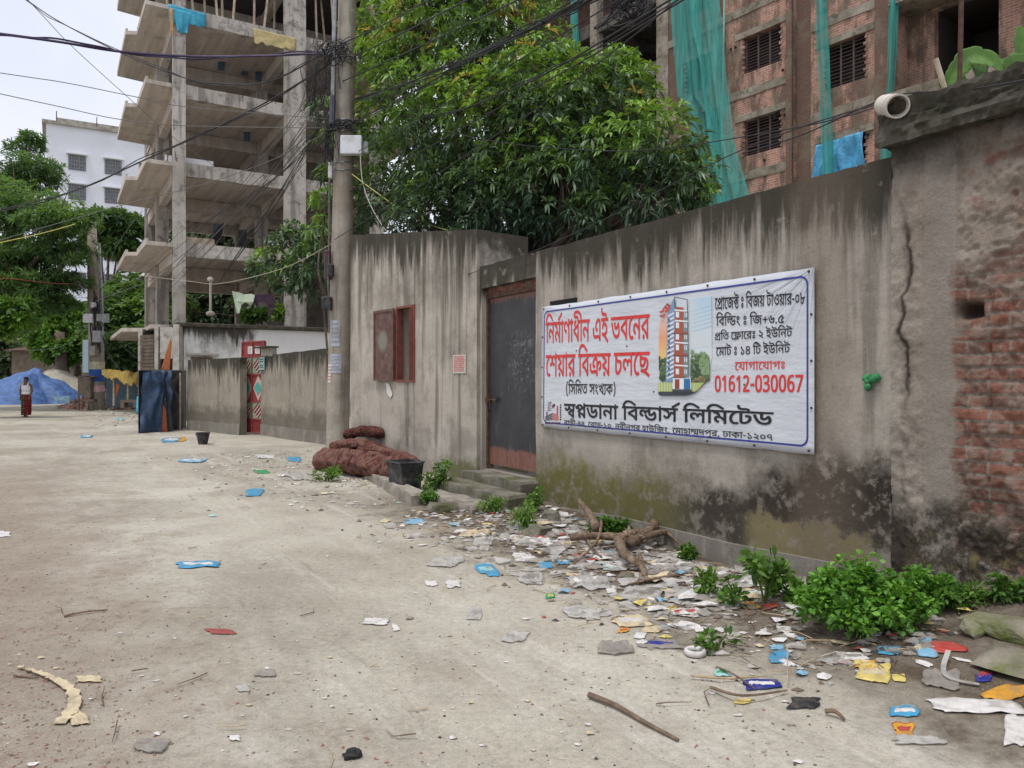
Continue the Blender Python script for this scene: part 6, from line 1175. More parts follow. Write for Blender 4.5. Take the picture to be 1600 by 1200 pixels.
for a, b, c, d, kind, j in wins:
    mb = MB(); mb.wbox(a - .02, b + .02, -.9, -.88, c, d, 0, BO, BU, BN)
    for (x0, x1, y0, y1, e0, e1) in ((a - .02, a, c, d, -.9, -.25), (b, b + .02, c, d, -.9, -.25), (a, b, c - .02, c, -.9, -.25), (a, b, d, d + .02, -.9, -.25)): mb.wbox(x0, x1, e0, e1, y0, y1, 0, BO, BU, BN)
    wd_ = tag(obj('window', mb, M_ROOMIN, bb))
    if kind == 'grille':
        mb = MB()
        n = 12
        for i in range(n + 1): z = c + (d - c) * i / n; mb.wbox(a, b, -.13, -.115, z - .008, z + .008, 0, BO, BU, BN)
        for i in (0, .35, .37, .66, .68, 1): x = a + (b - a) * i; mb.wbox(x - .012, x + .012, -.14, -.105, c, d, 0, BO, BU, BN)
        obj('grille', mb, M_GRILLE, wd_)
    mb = MB(); mb.wbox(a - .35, b + .3, .005, .05, d, d + .22, 0, BO, BU, BN); obj('lintel', mb, M_BEAM, wd_); mb = MB()
    for i in range(7):   # toothed brick jambs
        z = c + (d - c) * i / 7; mb.wbox(a - .06, a + .02 + .05 * (i % 2), -.05, .025, z, z + .085, 1, BO, BU, BN); mb.wbox(b - .02 - .05 * (i % 2), b + .06, -.05, .025, z + .02, z + .105, 1, BO, BU, BN)
    obj('jamb_brick', mb, M_BRICK, wd_)
for j in range(-1, 5):
    for ra, rb, zo in ((-4.4, 1.32, 8.85), (1.95, 4.75, 10.25)):
        z = zo + 3.05 * j; mb = MB()
        for s in range(int((rb - ra) / .5)):
            x = ra + s * .5; mb.wbox(x, min(x + .5, rb), -.1, .035 + .015 * mn.noise(Vector((x, z, 1))), z + .03 * mn.noise(Vector((x, z, 4))), z + .3 + .05 * mn.noise(Vector((x, z, 9))), 0, BO, BU, BN)
        tag(obj('floor_band', mb, M_BEAM, bb))
mb = MB(); rr = random.Random(17)
for j in range(-1, 4):   # putlog holes, their shade drawn as black blocks on the face
    for i in range(9): x = rr.uniform(-4, 4.6); z = 9.3 + 3.05 * j + rr.choice((0, 1.5)) + rr.uniform(-.06, .06); mb.wbox(x, x + .09, .036, .052, z, z + .09, 0, BO, BU, BN)
obj('painted_putlog_hole', mb, M_BLACKIN, bb)
# recessed balcony bay on the right, with its open room
a = bpt(1440, 40); mb = MB()
mb.wbox(4.76, 12, -2.2, -1.2, 0, 8.6, 0, BO, BU, BN); mb.wbox(4.76, 12, -1.2, -1.0, 0, 8.9, 0, BO, BU, BN)
mb.wbox(4.76, 5.55, -1.25, -1.0, 8.9, 20, 0, BO, BU, BN); mb.wbox(7.35, 12, -1.25, -1.0, 8.9, 20, 0, BO, BU, BN); mb.wbox(5.55, 7.35, -1.25, -1.0, 13.0, 20, 0, BO, BU, BN); mb.wbox(5.55, 7.35, -1.25, -1.0, 8.0, 10.2, 0, BO, BU, BN)
mb.wbox(4.5, 4.75, -1.2, -.24, 0, 20, 0, BO, BU, BN)
tag(obj('brick_wall_bay', mb, M_BRICK, bb))
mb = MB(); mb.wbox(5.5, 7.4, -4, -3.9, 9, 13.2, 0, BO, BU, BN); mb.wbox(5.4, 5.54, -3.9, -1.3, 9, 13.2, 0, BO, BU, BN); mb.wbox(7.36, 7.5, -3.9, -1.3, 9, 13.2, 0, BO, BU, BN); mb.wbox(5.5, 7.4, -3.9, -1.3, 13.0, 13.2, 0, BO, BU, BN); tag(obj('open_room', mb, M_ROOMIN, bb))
mb = MB(); mb.wbox(4.76, 12, -1.0, .3, 9.2, 9.4, 0, BO, BU, BN); mb.wbox(4.76, 12, .18, .32, 9.3, 10.35, 0, BO, BU, BN); mb.wbox(4.76, 12, -1.0, .3, 13.05, 13.35, 0, BO, BU, BN); obj('balcony', mb, M_BEAM, bb)
# left wing: open floors, corner pier; shade painted into soffits and inner wall
mb = MB()
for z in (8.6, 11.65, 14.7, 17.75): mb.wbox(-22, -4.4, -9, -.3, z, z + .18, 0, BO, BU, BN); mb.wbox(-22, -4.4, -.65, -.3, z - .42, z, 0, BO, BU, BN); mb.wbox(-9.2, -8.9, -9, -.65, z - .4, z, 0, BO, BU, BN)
obj('open_floor', mb, simple('shade_painted_soffit', (.10, .088, .075), .95, .35, 2, .4, dirt=(.05, .045, .04)), bb)
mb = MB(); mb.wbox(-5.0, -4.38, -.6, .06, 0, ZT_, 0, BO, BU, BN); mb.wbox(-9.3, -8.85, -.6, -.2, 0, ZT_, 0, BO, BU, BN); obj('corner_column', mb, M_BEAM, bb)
mb = MB(); mb.wbox(-22, -4.4, -6, -5.9, 0, ZT_, 0, BO, BU, BN); obj('inner_wall', mb, simple('shade_painted_brick', (.09, .05, .04), .95, .3, 3, .2), bb)
mb = MB(); mb.wbox(-7.2, -4.9, -.5, -.42, 8.6, 10.2, 0, BO, BU, BN); obj('brick_parapet', mb, M_BRICKDIRT, bb)
mb = MB(); mb.wbox(-22, 12, -12, -11.9, 0, ZT_, 0, BO, BU, BN); mb.wbox(-4.4, 4.7, -5, -4.9, 0, ZT_, 0, BO, BU, BN); mb.wbox(-22, 12, -12, -.3, ZT_, ZT_ + .2, 0, BO, BU, BN); obj('rear_mass', mb, M_BRICKDIRT, bb)

# ------------------------------------------------------------ green safety nets on the facade
def net_mat():
    t = MT('green_safety_net', .7, .2); p = t.pos(); n = t.noise(t.vec(p, (4, 4, .5)), 1.4, 5, .6)
    t.col(t.ramp(n, [(.3, (.04, .30, .27)), (.7, (.12, .52, .46))]))
    tr = t.n('ShaderNodeBsdfTransparent'); tl = t.n('ShaderNodeBsdfTranslucent'); tl.inputs['Color'].default_value = (.08, .45, .4, 1)
    m1 = t.n('ShaderNodeMixShader'); m1.inputs[0].default_value = .3; t.l(t.b.outputs[0], m1.inputs[1]); t.l(tl.outputs[0], m1.inputs[2])
    m2 = t.n('ShaderNodeMixShader'); t.l(t.ma('ADD', t.ma('MULTIPLY', t.sm(t.noise(t.vec(p, (5, 5, .25), (3, 1, 0)), 1, 3), .35, .65), .3), .48), m2.inputs[0]); t.l(tr.outputs[0], m2.inputs[1]); t.l(m1.outputs[0], m2.inputs[2]); t.l(m2.outputs[0], t.out.inputs['Surface']); return t.m
M_NET = net_mat()
def net(P0, P1, label, seed, d=.25, fold=.12):
    """strips given by pixel rows (px left, px right, py), hung in front of the facade"""
    mb = MB(); rows = P0; n = len(rows) - 1
    def f(a, b):
        i = min(int(b * n), n - 1); u_ = b * n - i; (l0, r0_, y0), (l1, r1_, y1) = rows[i], rows[i + 1]; l = l0 + (l1 - l0) * u_; r = r0_ + (r1_ - r0_) * u_; y = y0 + (y1 - y0) * u_
        s, z = plane_pt(l + (r - l) * a, y, BO + BN * d, BU)
        return bW(s, d + fold * math.sin(a * 9 + seed) * (.5 + .5 * a) + .1 * mn.noise(Vector((a * 5, b * 3, seed))), z)
    mb.grid(f, 26, n * 8); tag(obj('safety_net', mb, M_NET, None, True), label, 'net', 'green safety nets on the brick building')
net([(1048, 1082, -20), (1052, 1092, 60), (1060, 1100, 150), (1078, 1120, 180), (1085, 1130, 270), (1092, 1140, 350)], 0, 'green safety net hanging by the mango tree, the wide back layer', 1, .2)
net([(1078, 1116, -20), (1082, 1124, 40), (1096, 1128, 100), (1104, 1134, 160), (1110, 1142, 220), (1120, 1164, 300), (1124, 1172, 340)], 0, 'green safety net hanging by the mango tree, the bunched front layer', 2, .6, .2)
net([(1274, 1289, -20), (1277, 1294, 80), (1281, 1298, 170), (1285, 1300, 270), (1284, 1304, 300)], 0, 'narrow green net strip hanging beside the blue tarp window', 3, .3)
net([(1389, 1406, -20), (1386, 1402, 80), (1383, 1396, 160), (1377, 1391, 200), (1373, 1394, 256)], 0, 'narrow green net strip hanging behind the white pipe', 4, .3)
net([(890, 906, -20), (890, 904, 40), (892, 905, 82)], 0, 'short green net strip hanging above the mango crown', 5, .1)
mb = MB(); mb.tube([bW(*[(lambda q: (q[0], .3, q[1]))(bpt(1140, -20))][0]), bW(*[(lambda q: (q[0], .3, q[1]))(bpt(1137, 160))][0]), bW(*[(lambda q: (q[0], .3, q[1]))(bpt(1134, 320))][0])], .03, 6); tag(obj('rope', mb, simple('pale_green_rope', (.25, .48, .4), .8)), 'thin pale green rope hanging beside the wide safety net', 'rope')
qa, qb, qc, qd = bpt(1278, 228), bpt(1352, 206), bpt(1354, 275), bpt(1268, 300)
M_BLUETARP = tarp_mat('sky_blue_tarp', (.07, .30, .50), .4)
cloth('tarpaulin', [bW(qa[0], .12, qa[1]), bW(qb[0], .12, qb[1]), bW(qc[0], .12, qc[1]), bW(qd[0], .12, qd[1])], M_BLUETARP, 'sky blue tarp sagging across the lowest stair window of the brick building', 'tarp', .3, 30, 24, 5)

# ------------------------------------------------------------ white pipe elbow on the wall corner
pp = thing('drain_pipe', at(1395, 180, 5.3), 'white plastic pipe end sticking out over the wall corner', 'pipe')
M_PVC = simple('weathered_white_plastic', (.60, .56, .5), .5, .12, 7, .1, dirt=(.42, .37, .3)); YP = 5.2
c0, c1 = at(1398, 164, YP + .1), at(1381, 166, YP - .02)
ax = (at(1404, 166, YP - .18) - at(1382, 164, YP + .1)).normalized()
def rings(mb, st, n=28, m=0):
    e1 = ax.cross(Vector((0, 0, 1))).normalized(); e2 = e1.cross(ax); L_ = []
    for o_, r in st: L_.append([at(1382, 164, YP + .1) + ax * o_ + (e1 * math.cos(2 * math.pi * i / n) + e2 * math.sin(2 * math.pi * i / n)) * r for i in range(n)])
    for A_, B_ in zip(L_, L_[1:]):
        for i in range(n): mb.add([A_[i], A_[(i + 1) % n], B_[(i + 1) % n], B_[i]], [(0, 1, 2, 3)], m)
    return L_
mb = MB(); L_ = rings(mb, [(-.02, .01), (-.02, .06), (.0, .068), (.08, .068), (.085, .074), (.11, .074), (.115, .069), (.2, .069), (.205, .077), (.29, .077), (.29, .066), (.2, .062), (.12, .05), (.12, .003)]); obj('pipe_socket', mb, M_PVC, pp, True)
mb = MB(); mb.tube([at(1396, 168, YP), at(1412, 170, YP - .02), at(1432, 160, YP + .05)], [.05, .045, .035], 12); obj('pipe_branch', mb, M_PVC, pp, True)
# bamboo and banana leaves above the wall
for pts, r, lb in (([(1478, 145, 7.2), (1462, 92, 7.2)], .025, 'leaning bamboo stub behind the coping of the end wall'), ([(1499, 140, 7.0), (1501, 60, 7.0), (1502, 2, 7.0)], .022, 'upright rusty rod standing behind the coping')):
    P = [at(*q) for q in pts]; mb = MB(); mb.tube([P[0] - Vector((0, 0, 4 if len(P) > 2 else 2.5))] + P, r, 8); tag(obj('pole', mb, M_IRON if len(P) > 2 else M_BAMBOO), lb, 'pole')
t = MT('banana_leaf', .45, .4); p = t.pos(); t.col(t.ramp(t.noise(p, 5, 5, .6), [(.3, (.06, .16, .025)), (.7, (.16, .30, .06))])); t.bump(t.noise(t.vec(p, (45, 8, 8)), 1, 3), .8, .02)
tl = t.n('ShaderNodeBsdfTranslucent'); tl.inputs['Color'].default_value = (.2, .4, .06, 1); m1 = t.n('ShaderNodeMixShader'); m1.inputs[0].default_value = .3; t.l(t.b.outputs[0], m1.inputs[1]); t.l(tl.outputs[0], m1.inputs[2]); t.l(m1.outputs[0], t.out.inputs['Surface']); M_BANANA = t.m
bn = thing('banana_plant', at(1550, 140, 8.2) - Vector((0, 0, 4.4)), 'banana plant with broad torn leaves behind the end wall', 'plant')
def banana_leaf(P, wd_, seed, droop=.2):
    S = spline([at(*q) for q in P], 10); mb = MB(); n = len(S) - 1
    def f(a, b):
        i = min(int(a * n), n - 1); q = S[i].lerp(S[i + 1], a * n - i); tg = (S[i + 1] - S[i]).normalized(); sd_ = tg.cross(Vector((.2, -1, .35))).normalized(); v = b * 2 - 1
        ww = wd_ * (math.sin(math.pi * min(1, a * .93 + .07)) ** .55) * (1 + .3 * mn.noise(Vector((a * 7, v > 0, seed))) - .35 * max(0, mn.noise(Vector((a * 24, v > 0, seed + 2))))); return q + sd_ * v * ww + tg.cross(sd_) * (-abs(v) * ww * .35) + Vector((0, 0, -droop * v * v * ww))
    mb.grid(f, 60, 8); tag(solid(obj('leaf', mb, M_BANANA, bn, True), .004))
banana_leaf([(1478, 132, 8.0), (1510, 90, 8.0), (1550, 96, 8.0), (1580, 128, 7.9)], .12, 1); banana_leaf([(1530, 150, 8), (1530, 110, 8.1), (1518, 78, 8.2)], .1, 2); banana_leaf([(1600, 150, 8), (1596, 96, 8), (1592, 40, 8)], .14, 3); banana_leaf([(1470, 138, 8.3), (1490, 124, 8.3), (1520, 136, 8.3)], .1, 4); banana_leaf([(1620, 110, 7.8), (1590, 100, 7.8), (1570, 112, 7.8)], .14, 6)
mb = MB(); mb.tube([at(1555, 140, 8.2) - Vector((0, 0, 4.4)), at(1555, 140, 8.2), at(1545, 118, 8.1)], [.12, .08, .03], 10); obj('stem', mb, M_BANANA, bn)

# ------------------------------------------------------------ trees
def leaf_mat(name, stops, gloss=.45, trans=.25):
    t = MT(name, gloss, .35); a = t.attr('tone'); c = t.ramp(a, stops); n = t.noise(t.pos(), 1.2, 4, .6)
    c = t.mix(.4, c, t.ramp(n, [(.3, .65), (.7, 1.15)]), 'MULTIPLY'); t.col(c)
    tl = t.n('ShaderNodeBsdfTranslucent'); t.l(t.mix(1, c, (1.6, 1.5, .6), 'MULTIPLY'), tl.inputs['Color'])
    m = t.n('ShaderNodeMixShader'); m.inputs[0].default_value = trans; t.l(t.b.outputs[0], m.inputs[1]); t.l(tl.outputs[0], m.inputs[2]); t.l(m.outputs[0], t.out.inputs['Surface']); return t.m
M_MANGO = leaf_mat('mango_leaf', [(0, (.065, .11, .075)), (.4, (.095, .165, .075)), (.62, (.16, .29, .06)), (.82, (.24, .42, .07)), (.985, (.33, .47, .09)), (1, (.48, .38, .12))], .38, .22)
M_FEATHER = leaf_mat('feathery_leaf', [(0, (.05, .10, .045)), (.5, (.10, .19, .065)), (1, (.2, .34, .09))], .6, .35)
M_FARLEAF = leaf_mat('far_leaf', [(0, (.06, .09, .055)), (.5, (.11, .16, .085)), (1, (.17, .25, .11))], .7, .25)
M_LIME = leaf_mat('light_green_leaf', [(0, (.05, .11, .02)), (.5, (.11, .23, .035)), (1, (.21, .36, .06))], .6, .3)
M_BARK = simple('grey_brown_bark', (.12, .095, .075), .95, .4, 5, .8, .03)

def crown_mesh(name, lobes, parent, mat, per=60, nl=9, ll=.2, lw=.045, seed=1, droop=.5, flat=.0, tonef=None, inner=.35, keep=None):
    """sprays of leaves spread through the outer part of every lobe; each leaf is a bent blade of its own"""
    rg = np.random.default_rng(seed); C = []; D = []; T = []
    for li, (c, r) in enumerate(lobes):
        r = np.array(r if hasattr(r, '__len__') else (r, r, r * .85)); n = int(per * (r[0] * r[0] + r[0] * r[2]) / 2 * 2) + 4
        d = rg.normal(size=(n, 3)); d /= np.linalg.norm(d, axis=1)[:, None]
        k = 1 - inner * rg.random(n) ** 1.3
        k *= 1 + .22 * np.sin(d[:, 0] * 5 + li) * np.sin(d[:, 1] * 4 + li * 2) * np.cos(d[:, 2] * 6 + li)
        p = np.array(c) + d * k[:, None] * r
        C.append(p); D.append(d); T.append(rg.normal(0, .12) + .16 * d[:, 2] + rg.normal(0, .1, n))  # upper side of each lobe painted lighter, as light falls
    C = np.concatenate(C); D = np.concatenate(D); T = np.concatenate(T)
    if keep is not None: m = keep(C); C, D, T = C[m], D[m], T[m]
    n = len(C); ax = D * np.array([1, 1, .7]) + np.array([0, 0, .45]) + rg.normal(0, .3, (n, 3)); ax /= np.linalg.norm(ax, axis=1)[:, None]
    tone = (tonef(C, D, rg) if tonef else .42) + T
    ref = np.where(np.abs(ax[:, 2:3]) < .9, np.array([[0, 0, 1.]]), np.array([[1., 0, 0]])); e1 = np.cross(ax, ref); e1 /= np.linalg.norm(e1, axis=1)[:, None]; e2 = np.cross(ax, e1)
    V = np.empty((n, nl, 6, 3)); TT = np.empty((n, nl, 6))
    ph = rg.random(n) * 6.28; sz = ll * rg.uniform(.65, 1.25, n)
    for j in range(nl):
        th = ph + j * 2.4 + rg.normal(0, .3, n); el = rg.uniform(.15, 1.0, n)
        rad = e1 * np.cos(th)[:, None] + e2 * np.sin(th)[:, None]
        dr = rad * np.cos(el)[:, None] + ax * np.sin(el)[:, None]; dr[:, 2] *= (1 - flat)
        dr /= np.linalg.norm(dr, axis=1)[:, None]
        L = sz * rg.uniform(.7, 1.2, n); sd = np.cross(dr, np.array([0, 0, 1.]) + rg.normal(0, .45, (n, 3))); sd /= np.linalg.norm(sd, axis=1)[:, None] + 1e-9
        b = C + rad * .02; m_ = b + dr * (L * .55)[:, None]; tip = b + dr * L[:, None] * .9; m_[:, 2] -= droop * L * .12; tip[:, 2] -= droop * L * .55
        w_ = (lw * rg.uniform(.7, 1.2, n))[:, None]; q = m_ * .55 + b * .45
        V[:, j, 0] = b; V[:, j, 1] = q + sd * w_ * .9; V[:, j, 2] = q - sd * w_ * .9; V[:, j, 3] = m_ + sd * w_; V[:, j, 4] = m_ - sd * w_; V[:, j, 5] = tip
        TT[:, j, :] = np.clip(tone + rg.normal(0, .05, n), 0, 1)[:, None]
    # quads: base-q, q-m (as two), m-tip  -> stored as degenerate-free quads
    base = (np.arange(n * nl) * 6)[:, None]
    Q = np.concatenate([base + np.array([0, 2, 4, 3]), base + np.array([0, 3, 1, 1])], 0) if False else np.concatenate([base + np.array([0, 1, 3, 4]), base + np.array([3, 5, 4, 2])], 0) if False else None
    F3 = np.concatenate([base + np.array([0, 1, 2]), base + np.array([1, 3, 4]), base + np.array([1, 4, 2]), base + np.array([3, 5, 4])], 0)
    return big_mesh(name, V.reshape(-1, 3), F3, mat, parent, TT.reshape(-1), nper=3)
def limbs(mb, base, lobes, r0, seed, fork=.45):
    rr = random.Random(seed); base = Vector(base); cc = sum((Vector(c) for c, r in lobes), Vector()) / len(lobes); f = base.lerp(cc, fork); f.x = base.x * .6 + f.x * .4; f.y = base.y * .6 + f.y * .4
    mb.tube(spline([base - Vector((0, 0, .2)), base.lerp(f, .5) + Vector((rr.uniform(-.15, .15), rr.uniform(-.15, .15), 0)), f], 6), [r0 * (1.25 - .6 * i / 12) for i in range(13)], 10)
    for c, r in lobes:
        c = Vector(c); rr_ = r[0] if hasattr(r, '__len__') else r
        mid = f.lerp(c, .5) + Vector((rr.uniform(-.3, .3), rr.uniform(-.3, .3), rr.uniform(-.1, .3))); S = spline([f, mid, c], 6)
        mb.tube(S, [r0 * .5 * (1 - .8 * i / 12) + .008 for i in range(13)], 6)
        for _ in range(5):
            d = Vector((rr.gauss(0, 1), rr.gauss(0, 1), rr.gauss(.3, .8))).normalized(); a = f.lerp(c, rr.uniform(.6, 1)) if rr.random() < .5 else c
            mb.tube([c.lerp(mid, rr.random() * .3), c + d * rr_ * .45 + Vector((0, 0, .05)), c + d * rr_ * .85], [.025 * rr_, .015 * rr_, .006], 5)
def tree(name, base, lobes, mat, label, r0=.16, seed=1, cat='tree', group=None, **kw):
    root = thing(name, base, label, cat, group); mb = MB(); limbs(mb, base, lobes, r0, seed, kw.pop('fork', .45)); obj('trunk', mb, M_BARK, root, True)
    crown_mesh('crown', lobes, root, mat, seed=seed, **kw); return root
def lob(px, py, Y, r, sq=.9): return (tuple(at(px, py, Y)), (r, r, r * sq))
mango = [lob(*q) for q in ((645, 120, 15.8, 1.25), (632, 255, 15.8, 1.0), (700, 55, 15.4, 1.4), (705, 190, 14.6, 1.4), (690, 300, 14.6, 1.0), (790, 85, 14.6, 1.3), (800, 215, 14, 1.45), (880, 190, 13.5, 1.25),
    (945, 165, 13, .95), (880, 285, 13, 1.1), (975, 245, 12.6, 1.05), (1035, 235, 12, .75), (1030, 305, 12, .75), (1070, 275, 11.8, .5), (770, 315, 13.6, 1.0), (645, 5, 16.2, 1.2), (740, -50, 15.6, 1.4),
    (795, -5, 14.8, 1.0), (960, 105, 13.2, .45), (992, 130, 13.0, .4), (592, 70, 16.6, .7), (592, 190, 16.6, .7), (592, 300, 16.4, .75), (845, 130, 13.4, .9), (930, 330, 12.4, .6), (1090, 300, 11.7, .3), (910, 120, 13.3, .5), (655, 335, 14.2, .7))]
mango = [(c, r) for c, r in mango]
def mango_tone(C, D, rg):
    z = C[:, 2]; v = .36 + .05 * np.clip(z - 5.0, -1.5, 4) + .2 * np.clip(D[:, 2], -1, 1)  # paler young tops, plus light painted onto upper and higher leaves
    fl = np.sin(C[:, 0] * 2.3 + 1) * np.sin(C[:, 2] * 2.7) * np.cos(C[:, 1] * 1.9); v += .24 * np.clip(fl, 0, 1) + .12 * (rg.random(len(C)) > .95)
    for px, py, Y, rad in ((1000, 20, 0, 0), (870, 145, 13.2, .35), (1040, 130, 12.7, .3), (810, 15, 14.3, .5), (1060, 145, 12.2, .4)):
        if Y:
            q = np.array(at(px, py, Y)); v += .34 * np.exp(-((np.linalg.norm((C - q)[:, [0, 2]], axis=1) / rad) ** 2))
    return v
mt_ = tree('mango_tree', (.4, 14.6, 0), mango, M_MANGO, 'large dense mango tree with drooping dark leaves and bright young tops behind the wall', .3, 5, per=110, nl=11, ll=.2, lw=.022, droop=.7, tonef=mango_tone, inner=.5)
small = [lob(*q) for q in ((455, 390, 21.5, .7), (420, 408, 22, .5), (490, 415, 21, .7), (450, 430, 21.5, .55), (500, 378, 20.8, .55), (478, 446, 21.2, .4), (406, 425, 22, .3), (462, 362, 21.5, .38))]
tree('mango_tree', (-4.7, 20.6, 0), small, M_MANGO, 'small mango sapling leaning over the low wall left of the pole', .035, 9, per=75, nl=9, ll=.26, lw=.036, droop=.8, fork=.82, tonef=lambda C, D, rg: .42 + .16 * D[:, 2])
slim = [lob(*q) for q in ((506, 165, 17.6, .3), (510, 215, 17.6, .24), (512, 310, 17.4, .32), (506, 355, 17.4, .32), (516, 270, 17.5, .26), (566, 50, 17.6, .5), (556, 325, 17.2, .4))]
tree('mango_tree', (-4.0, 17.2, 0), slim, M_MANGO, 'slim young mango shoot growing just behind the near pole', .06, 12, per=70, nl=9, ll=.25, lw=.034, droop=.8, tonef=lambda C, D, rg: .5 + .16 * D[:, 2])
def flat_lobes(L): return [(tuple(at(px, py, Y)), (r, r, r * s)) for px, py, Y, r, s in L]
FT = dict(per=46, nl=13, ll=.42, lw=.032, droop=.35, flat=.35, inner=.75)
T1 = flat_lobes([(-40, 300, 40, 3, .5), (30, 330, 38, 3.0, .45), (90, 345, 36, 1.8, .4), (20, 400, 38, 2.8, .4), (90, 390, 37, 1.7, .35), (40, 270, 41, 2.0, .5), (60, 262, 42, 1.3, .5), (40, 228, 43, 1.0, .5), (35, 445, 37, 2.2, .35), (95, 440, 37, 1.4, .35), (10, 500, 38, 1.6, .35), (70, 470, 37, 1.5, .35), (-60, 420, 38, 3, .5), (115, 345, 36, .9, .35), (110, 405, 36, .8, .3), (50, 215, 43, .7, .6)])
tree('feathery_tree', (-27.5, 40, 0), T1, M_FEATHER, 'big dark feathery tree spreading over the left side of the lane', .45, 21, **FT)
T2 = flat_lobes([(10, 480, 30, .9, .5), (-15, 505, 30, 1.1, .5), (25, 500, 30, .6, .5)])
tree('feathery_tree', (-21.5, 30, 0), T2, M_LIME, 'bright green feathery branch tree at the far left frame edge', .2, 22, **dict(FT, ll=.4, lw=.05, per=60))
T3 = flat_lobes([(170, 345, 62, 2.6, .3), (195, 360, 62, 1.8, .3), (150, 352, 62, 1.6, .35), (185, 385, 62, 1.8, .35), (160, 375, 62, 1.5, .3)])
tree('feathery_tree', (-33, 62, 0), T3, M_FEATHER, 'flat topped feathery tree behind the distant pole', .3, 23, **dict(FT, ll=.8, lw=.09, per=26))
T4 = flat_lobes([(95, 500, 58, 2.0, .8), (80, 525, 57, 1.6, .8), (118, 520, 58, 1.7, .8), (100, 545, 57, 1.8, .6), (70, 545, 57, 1.0, .7), (105, 480, 59, 1.2, .8)])
tree('leafy_tree', (-33.6, 58, 0), T4, M_LIME, 'light green leafy tree standing behind the rubble heap', .35, 24, **dict(FT, ll=.55, lw=.12, per=34, flat=0))
T5 = flat_lobes([(190, 490, 50, 2.0, 1), (205, 465, 52, 1.6, 1), (175, 520, 50, 1.7, 1), (220, 510, 50, 2.2, 1), (180, 555, 48, 1.8, .8), (240, 470, 52, 2, 1), (165, 470, 52, 1.0, 1), (205, 550, 47, 1.8, .8)])
tree('leafy_tree', (-25.5, 50, 0), T5, M_FEATHER, 'green leafy tree between the distant pole and the frame building', .3, 25, **dict(FT, ll=.6, lw=.11, per=28, flat=0))
T6 = flat_lobes([(300, 470, 62, 3, 1), (350, 480, 62, 3, 1), (400, 470, 62, 3, 1), (330, 370, 66, 3.4, .8), (260, 475, 60, 2.5, 1), (450, 450, 62, 3, 1), (390, 360, 66, 2.5, .7), (345, 345, 66, 2.4, .7), (480, 480, 60, 3, 1)])
tree('leafy_tree', (-22, 62, 0), T6, M_FARLEAF, 'dark tree seen through the open floors of the frame building', .4, 26, **dict(FT, ll=.7, lw=.14, per=16, flat=0))
T7 = flat_lobes([(20, 560, 80, 3, .8), (60, 570, 82, 3, .8), (130, 560, 84, 3, .8), (0, 520, 84, 4, .8), (60, 520, 86, 4, .8), (-40, 550, 80, 4, 1), (170, 570, 84, 3, .8), (30, 480, 90, 5, .8), (120, 500, 92, 5, .8)])
tree('leafy_tree', (-52, 84, 0), T7, M_FARLEAF, 'shady grey green tree at the far end of the lane', .5, 27, **dict(FT, ll=.9, lw=.2, per=13, flat=0))
# young weeds on the white roof behind the clothes line
T8 = flat_lobes([(405, 492, 31.5, .5, .6), (440, 488, 31.6, .5, .6), (385, 492, 31.5, .3, .6), (290, 486, 33, .5, .6)])
tree('bush', (-10.2, 31.5, 3.6), T8, M_LIME, 'leafy bush growing behind the clothes on the house roof', .05, 28, 'plant', **dict(FT, ll=.3, lw=.05, per=60, flat=0))

# ------------------------------------------------------------ distant white apartment block
AO = at(72, 594, 86); AO.z = 0; AA = Vector((.86, .51, 0)).normalized(); AB = Vector((-.51, .86, 0)).normalized(); AN = Vector((AA.y, -AA.x, 0))
ab = thing('apartment_block', AO, 'distant white apartment block with rows of dark barred windows', 'building')
M_WHITEWALL = simple('white_painted_wall', (.68, .70, .74), .85, .06, .4, .1); M_WINDARK = simple('dark_barred_window', (.13, .135, .15), .5, .3, 3, 0)
ZA = 1.5 + (594 - 192) / 1200 * 86
mb = MB(); mb.prism([AO, AO + AA * 26, AO + AA * 26 + AB * 12, AO + AB * 12], (0, 0, ZA)); obj('walls', mb, M_WHITEWALL, ab)
mb = MB(); mb.prism([p_ + Vector((0, 0, ZA)) for p_ in (AO - AA * .4 - AB * .4, AO + AA * 26.4 - AB * .4, AO + AA * 26.4 + AB * 12, AO - AA * .4 + AB * 12)], (0, 0, .3)); mb.prism([p_ + Vector((0, 0, ZA + .3)) for p_ in (AO + AA * 1, AO + AA * 7.5, AO + AA * 7.5 + AB * 2, AO + AA * 1 + AB * 2)], (0, 0, .5)); obj('roof', mb, M_CONC, ab)
for j in range(8):
    for i in range(6):
        a0 = 2.15 + i * 3.65; z = ZA - 4.9 - j * 3.35
        mb = MB(); mb.wbox(a0, a0 + 1.75, .01, .06, z, z + 1.7, 0, AO, AA, AN)
        for k in range(7): mb.wbox(a0 + .05 + k * .26, a0 + .1 + k * .26, .06, .1, z, z + 1.7, 1, AO, AA, AN)
        for k in range(4): mb.wbox(a0, a0 + 1.75, .06, .09, z + .2 + k * .42, z + .24 + k * .42, 1, AO, AA, AN)
        wn = tag(obj('window', mb, [M_WINDARK, M_STEEL], ab)); mb = MB(); mb.wbox(a0 - .2, a0 + 1.95, .0, .5, z + 1.75, z + 1.88, 0, AO, AA, AN); obj('sunshade', mb, M_WHITEWALL, wn)
for j in range(8):
    z = ZA - 4.6 - j * 3.35; mb = MB(); n2 = AB.cross(Vector((0, 0, 1))); n2 = -AA
    mb.obox(AO + AB * 3 + n2 * .05 + Vector((0, 0, z)), AB * .8, n2 * .04, Vector((0, 0, .8))); tag(obj('window', mb, M_WINDARK, ab))
for a_, h_ in ((1, 1.5), (5, 1.5), (9, 1.2)):
    mb = MB(); p_ = AO + AA * a_ + Vector((0, 0, ZA)); mb.tube([p_, p_ + Vector((0, 0, h_))], .05, 5); tag(obj('roof_rod', mb, M_IRON, ab))
